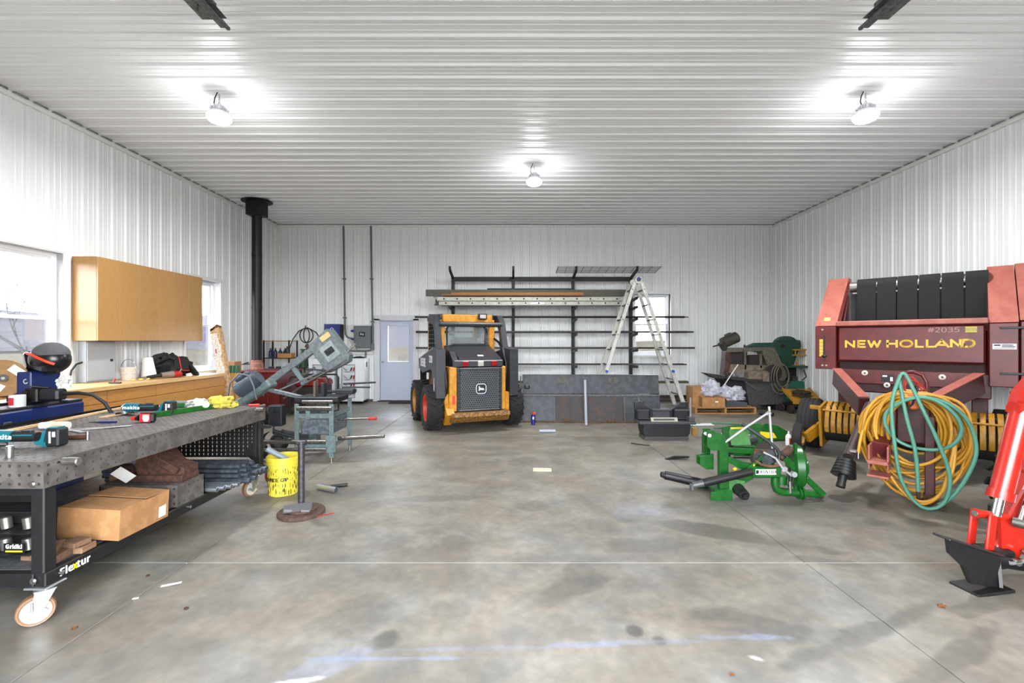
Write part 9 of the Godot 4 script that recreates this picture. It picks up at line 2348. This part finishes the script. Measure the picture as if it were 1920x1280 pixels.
func smooth(p: Array, n := 8) -> Array:
	var c := Curve3D.new()
	for i in p.size():
		var a: Vector3 = p[max(i - 1, 0)]
		var b: Vector3 = p[min(i + 1, p.size() - 1)]
		c.add_point(p[i], -(b - a) / 6.0, (b - a) / 6.0)
	var out := []
	for i in p.size() - 1:
		for k in n:
			out.append(c.sample(i, float(k) / n))
	out.append(p[-1])
	return out

func baler_hoses() -> void:
	var rng := RandomNumberGenerator.new()
	rng.seed = 21
	# frame whose x runs across the view of the coil, hung from the hook on the tongue
	var yh := mat("hose_yellow", Color(0.74, 0.53, 0.10), 0.4)
	var o := thing("air_hose", "coiled yellow air hose hanging on the baler's red hook", "hose", V(3.84, 0, 4.42), -42)
	for k in 11:
		var rx := 0.20 + 0.16 * rng.randf()
		var ry := 0.26 + 0.16 * rng.randf()
		part("loop", geo().tube(ellipse_pts(0.02 + rng.randf_range(-0.10, 0.10), 0.97 - ry * 0.98, rx, ry, 0.10 + k * 0.021, rng, 40, 0.06, rng.randf_range(-0.25, 0.25)), 0.014, 8, true), yh, o)
	for k in 4:
		part("loop", geo().tube(ellipse_pts(0.02 + rng.randf_range(-0.03, 0.03), 0.985 - 0.46, 0.36, 0.44 + 0.012 * k, 0.12 + k * 0.024, rng, 44, 0.05, rng.randf_range(-0.15, 0.25)), 0.014, 8, true), yh, o)
	for k in 2:
		part("long_loop", geo().tube(smooth([Vector3(-0.30, 0.62, 0.34), Vector3(-0.20, 0.36, 0.36), Vector3(-0.06, 0.12, 0.38), Vector3(0.08, 0.03 + 0.02 * k, 0.40), Vector3(0.20, 0.14, 0.40), Vector3(0.26 + 0.02 * k, 0.36, 0.38), Vector3(0.30, 0.62, 0.34)]), 0.014, 8), yh, o)
	part("tail", geo().tube(smooth([Vector3(-0.34, 0.62, 0.34), Vector3(-0.36, 0.50, 0.36), Vector3(-0.37, 0.40, 0.37)]), 0.014, 8), yh, o)
	part("fitting", geo().cyl(Vector3(-0.37, 0.41, 0.37), Vector3(-0.372, 0.35, 0.37), 0.014, -1, 10), chrome(), o)
	var gh := mat("hose_seafoam", Color(0.30, 0.53, 0.45), 0.45)
	var g := thing("garden_hose", "seafoam green hose hanging over the coiled yellow hose", "hose", V(3.84, 0, 4.42), -42)
	part("loop", geo().tube(smooth([Vector3(-0.06, 1.17, 0.42), Vector3(-0.12, 0.90, 0.46), Vector3(-0.10, 0.55, 0.47), Vector3(-0.06, 0.25, 0.46), Vector3(0.03, 0.06, 0.45), Vector3(0.13, 0.017, 0.47), Vector3(0.23, 0.10, 0.46), Vector3(0.26, 0.32, 0.46), Vector3(0.19, 0.60, 0.47), Vector3(0.08, 0.90, 0.46), Vector3(-0.02, 1.16, 0.42), Vector3(-0.06, 1.17, 0.42)]), 0.0155, 8), gh, g)
	part("loop", geo().tube(ellipse_pts(0.08, 0.74, 0.25, 0.23, 0.43, rng, 40, 0.05, 0.2), 0.0155, 8, true), gh, g)
	part("run", geo().tube(smooth([Vector3(0.10, 0.98, 0.40), Vector3(0.26, 0.93, 0.42), Vector3(0.38, 0.78, 0.42), Vector3(0.42, 0.55, 0.43), Vector3(0.36, 0.32, 0.43), Vector3(0.27, 0.14, 0.44), Vector3(0.19, 0.06, 0.45)]), 0.0155, 8), gh, g)
	part("run", geo().tube(smooth([Vector3(-0.07, 1.12, 0.41), Vector3(-0.02, 0.80, 0.45), Vector3(0.04, 0.50, 0.46), Vector3(0.06, 0.15, 0.46)]), 0.0155, 8), gh, g)
	part("fitting", geo().cyl(Vector3(0.06, 0.15, 0.46), Vector3(0.062, 0.09, 0.46), 0.017, -1, 10), duo("part_rust", Color(0.22, 0.14, 0.10), Color(0.34, 0.22, 0.15), 0.8, 0.2), g)
	part("fitting", geo().cyl(Vector3(0.19, 0.06, 0.45), Vector3(0.16, 0.03, 0.455), 0.017, -1, 10), mats["part_rust"], g)
	# extension cord with orange plug bundled on the hook
	var c := thing("cable_bundle", "orange power cord bundle tied on the baler's red hook", "cord", V(3.84, 0, 4.42), -42)
	for k in 3:
		part("loop", geo().tube(ellipse_pts(0.0 + 0.02 * k, 1.0, 0.05 + 0.01 * k, 0.15 - 0.02 * k, 0.10 + 0.04 * k, rng, 22, 0.08, 0.15 * k), 0.008, 6, true), mat("cord_orange_red", Color(0.62, 0.13, 0.05), 0.5), c)
	part("plug", geo().turn(Vector3(0.02, 0.92, 0.26), Vector3(0, 0, 8)).box(Vector3.ZERO, Vector3(0.07, 0.15, 0.06), 0.015), mat("plug_orange", Color(0.72, 0.32, 0.03), 0.45), c)
	part("tie", geo().tube([Vector3(-0.05, 0.82, 0.30), Vector3(0.02, 0.90, 0.31), Vector3(0.06, 1.06, 0.28)], 0.009, 6), mat("black_rubber", Color(0.05, 0.05, 0.05), 0.6), c)

# ---------------------------------------------------------------- red loader arm at the edge of the room
func red_arm() -> void:
	var red := mat("loader_red", Color(0.70, 0.12, 0.055), 0.3, 0, "soft", 2)
	red.clearcoat_enabled = true
	red.clearcoat = 0.4
	red.clearcoat_roughness = 0.15
	var bk := duo("blade_black", Color(0.05, 0.05, 0.05), Color(0.085, 0.08, 0.078), 0.45, 0, 2)
	var o := thing("stabilizer_arm", "bright red hydraulic stabilizer arm standing on a black blade foot", "hydraulic arm", V(2.95, 0, 2.85))
	# arm: two plates and a box beam rising out to the right
	part("arm_beam", geo().bar(Vector3(0.10, 0.16, -0.03), Vector3(0.34, 0.62, -0.06), 0.09, 0.13, 0.012).bar(Vector3(0.34, 0.62, -0.06), Vector3(0.62, 1.30, -0.10), 0.10, 0.16, 0.012), red, o)
	part("arm_gusset", geo().off(Vector3(0, 0, 0.025)).ext([Vector2(0.06, 0.13), Vector2(0.14, 0.11), Vector2(0.20, 0.20), Vector2(0.28, 0.52), Vector2(0.20, 0.56), Vector2(0.11, 0.40), Vector2(0.05, 0.38)], 0.02), red, o)
	part("link_plate", geo().bar(Vector3(-0.014, 0.41, 0.05), Vector3(-0.04, 0.17, 0.05), 0.018, 0.05, 0.006).bar(Vector3(-0.014, 0.41, -0.06), Vector3(-0.04, 0.17, -0.06), 0.018, 0.05, 0.006), red, o)
	part("pin", geo().cyl(Vector3(-0.06, 0.403, 0.0), Vector3(0.10, 0.388, 0.02), 0.024, -1, 18).cyl(Vector3(-0.075, 0.404, 0.0), Vector3(-0.06, 0.403, 0.0), 0.03, -1, 18), red, o)
	part("pin_cap", geo().cyl(Vector3(-0.078, 0.404, 0.0), Vector3(-0.073, 0.404, 0.0), 0.02, -1, 14), chrome(), o)
	part("cylinder", geo().cyl(Vector3(0.055, 0.525, 0.03), Vector3(0.185, 1.04, 0.03), 0.057, -1, 26).cyl(Vector3(0.05, 0.505, 0.03), Vector3(0.062, 0.555, 0.03), 0.066, -1, 26), red, o)
	part("piston_rod", geo().cyl(Vector3(0.025, 0.40, 0.03), Vector3(0.055, 0.53, 0.03), 0.027, -1, 18), mat("mirror_chrome", Color(0.85, 0.85, 0.86), 0.08, 1.0), o)
	part("cylinder_eye", geo().cyl(Vector3(0.13, 1.06, 0.03), Vector3(0.27, 1.05, 0.03), 0.042, -1, 20), red, o)
	part("upper_bracket", geo().off(Vector3(0, 0, -0.02)).ext([Vector2(0.16, 1.03), Vector2(0.20, 1.16), Vector2(0.34, 1.32), Vector2(0.66, 1.42), Vector2(0.66, 1.24), Vector2(0.36, 0.98)], 0.05), red, o)
	part("side_rod", geo().cyl(Vector3(0.115, 0.375, 0.08), Vector3(0.22, 0.70, 0.08), 0.014, -1, 14), mat("mirror_chrome", Color(0.85, 0.85, 0.86), 0.08, 1.0), o)
	part("side_rod_barrel", geo().cyl(Vector3(0.212, 0.68, 0.08), Vector3(0.32, 1.02, 0.08), 0.024, -1, 16), red, o)
	part("rod_end", geo().cyl(Vector3(0.10, 0.375, 0.06), Vector3(0.13, 0.375, 0.11), 0.03, -1, 6), mat("dull_steel", Color(0.55, 0.55, 0.52), 0.35, 0.9), o)
	part("hydraulic_hose", geo().tube([Vector3(0.24, 0.52, 0.07), Vector3(0.26, 0.62, 0.07), Vector3(0.30, 0.78, 0.05), Vector3(0.40, 0.98, 0.02)], 0.014, 8), mat("black_rubber", Color(0.05, 0.05, 0.05), 0.6), o)
	part("hose_fitting", geo().cyl(Vector3(0.20, 0.52, 0.06), Vector3(0.26, 0.53, 0.07), 0.016, -1, 10).cyl(Vector3(0.25, 0.51, 0.07), Vector3(0.255, 0.60, 0.07), 0.017, -1, 10), chrome(), o)
	part("zinc_lever", geo().tube([Vector3(-0.05, 0.17, 0.11), Vector3(0.02, 0.15, 0.12), Vector3(0.07, 0.155, 0.12), Vector3(0.12, 0.18, 0.12), Vector3(0.20, 0.15, 0.12), Vector3(0.4, 0.06, 0.10)], 0.011, 8), mat("zinc_plate", Color(0.72, 0.73, 0.74), 0.35, 0.75), o)
	part("dark_box", geo().bb(Vector3(0.14, 0.14, -0.14), Vector3(0.5, 0.42, -0.06), 0.01), bk, o)
	for p in [Vector3(0.17, 0.19, 0.06), Vector3(0.06, 0.155, 0.10)]:
		part("bolt", geo().cyl(p, p + Vector3(0.0, 0, 0.03), 0.02, -1, 8), mat("dull_steel", Color(0.55, 0.55, 0.52), 0.35, 0.9), o)
	# blade foot
	part("foot_blade", geo().turn(Vector3(-0.27, 0.0, 0.16), Vector3(0, 7, 0)).ext([Vector2(-0.15, 0.315), Vector2(0.20, 0.20), Vector2(0.205, 0.02), Vector2(0.0, 0.055), Vector2(-0.05, 0.16), Vector2(-0.14, 0.24)], 0.022), bk, o)
	part("foot_lip", geo().turn(Vector3(-0.27, 0.0, 0.13), Vector3(0, 7, 0)).bar(Vector3(-0.155, 0.322, 0.0), Vector3(0.22, 0.20, 0.0), 0.10, 0.012, 0.003), bk, o)
	part("foot_sole", geo().turn(Vector3(-0.16, 0.0, 0.12), Vector3(0, 7, 3)).bb(Vector3(-0.12, 0.0, -0.08), Vector3(0.13, 0.018, 0.08), 0.003), bk, o)
	part("foot_gusset", geo().turn(Vector3(-0.05, 0.0, 0.10), Vector3(0, 60, 0)).ext([Vector2(-0.08, 0.03), Vector2(0.06, 0.03), Vector2(0.06, 0.20), Vector2(-0.04, 0.20)], 0.016), bk, o)
	part("foot_shaft", geo().cyl(Vector3(-0.05, 0.155, 0.09), Vector3(0.45, 0.06, 0.05), 0.036, -1, 18).cyl(Vector3(-0.06, 0.157, 0.092), Vector3(-0.01, 0.148, 0.088), 0.046, -1, 18), mat("shaft_black", Color(0.04, 0.04, 0.045), 0.3), o)
	part("pivot_block", geo().bb(Vector3(-0.05, 0.12, -0.05), Vector3(0.10, 0.20, 0.08), 0.01), bk, o)
	var t := thing("tractor_wheel", "dark lugged tractor wheel standing behind the red stabilizer arm", "wheel", V(4.13, 0, 3.50), 55)
	tyre(t, Vector3(0, 0.335, 0), 0.345, 0.26, 0.18, mat("loader_red", Color(0.70, 0.12, 0.055), 0.3), 18, 0.04)
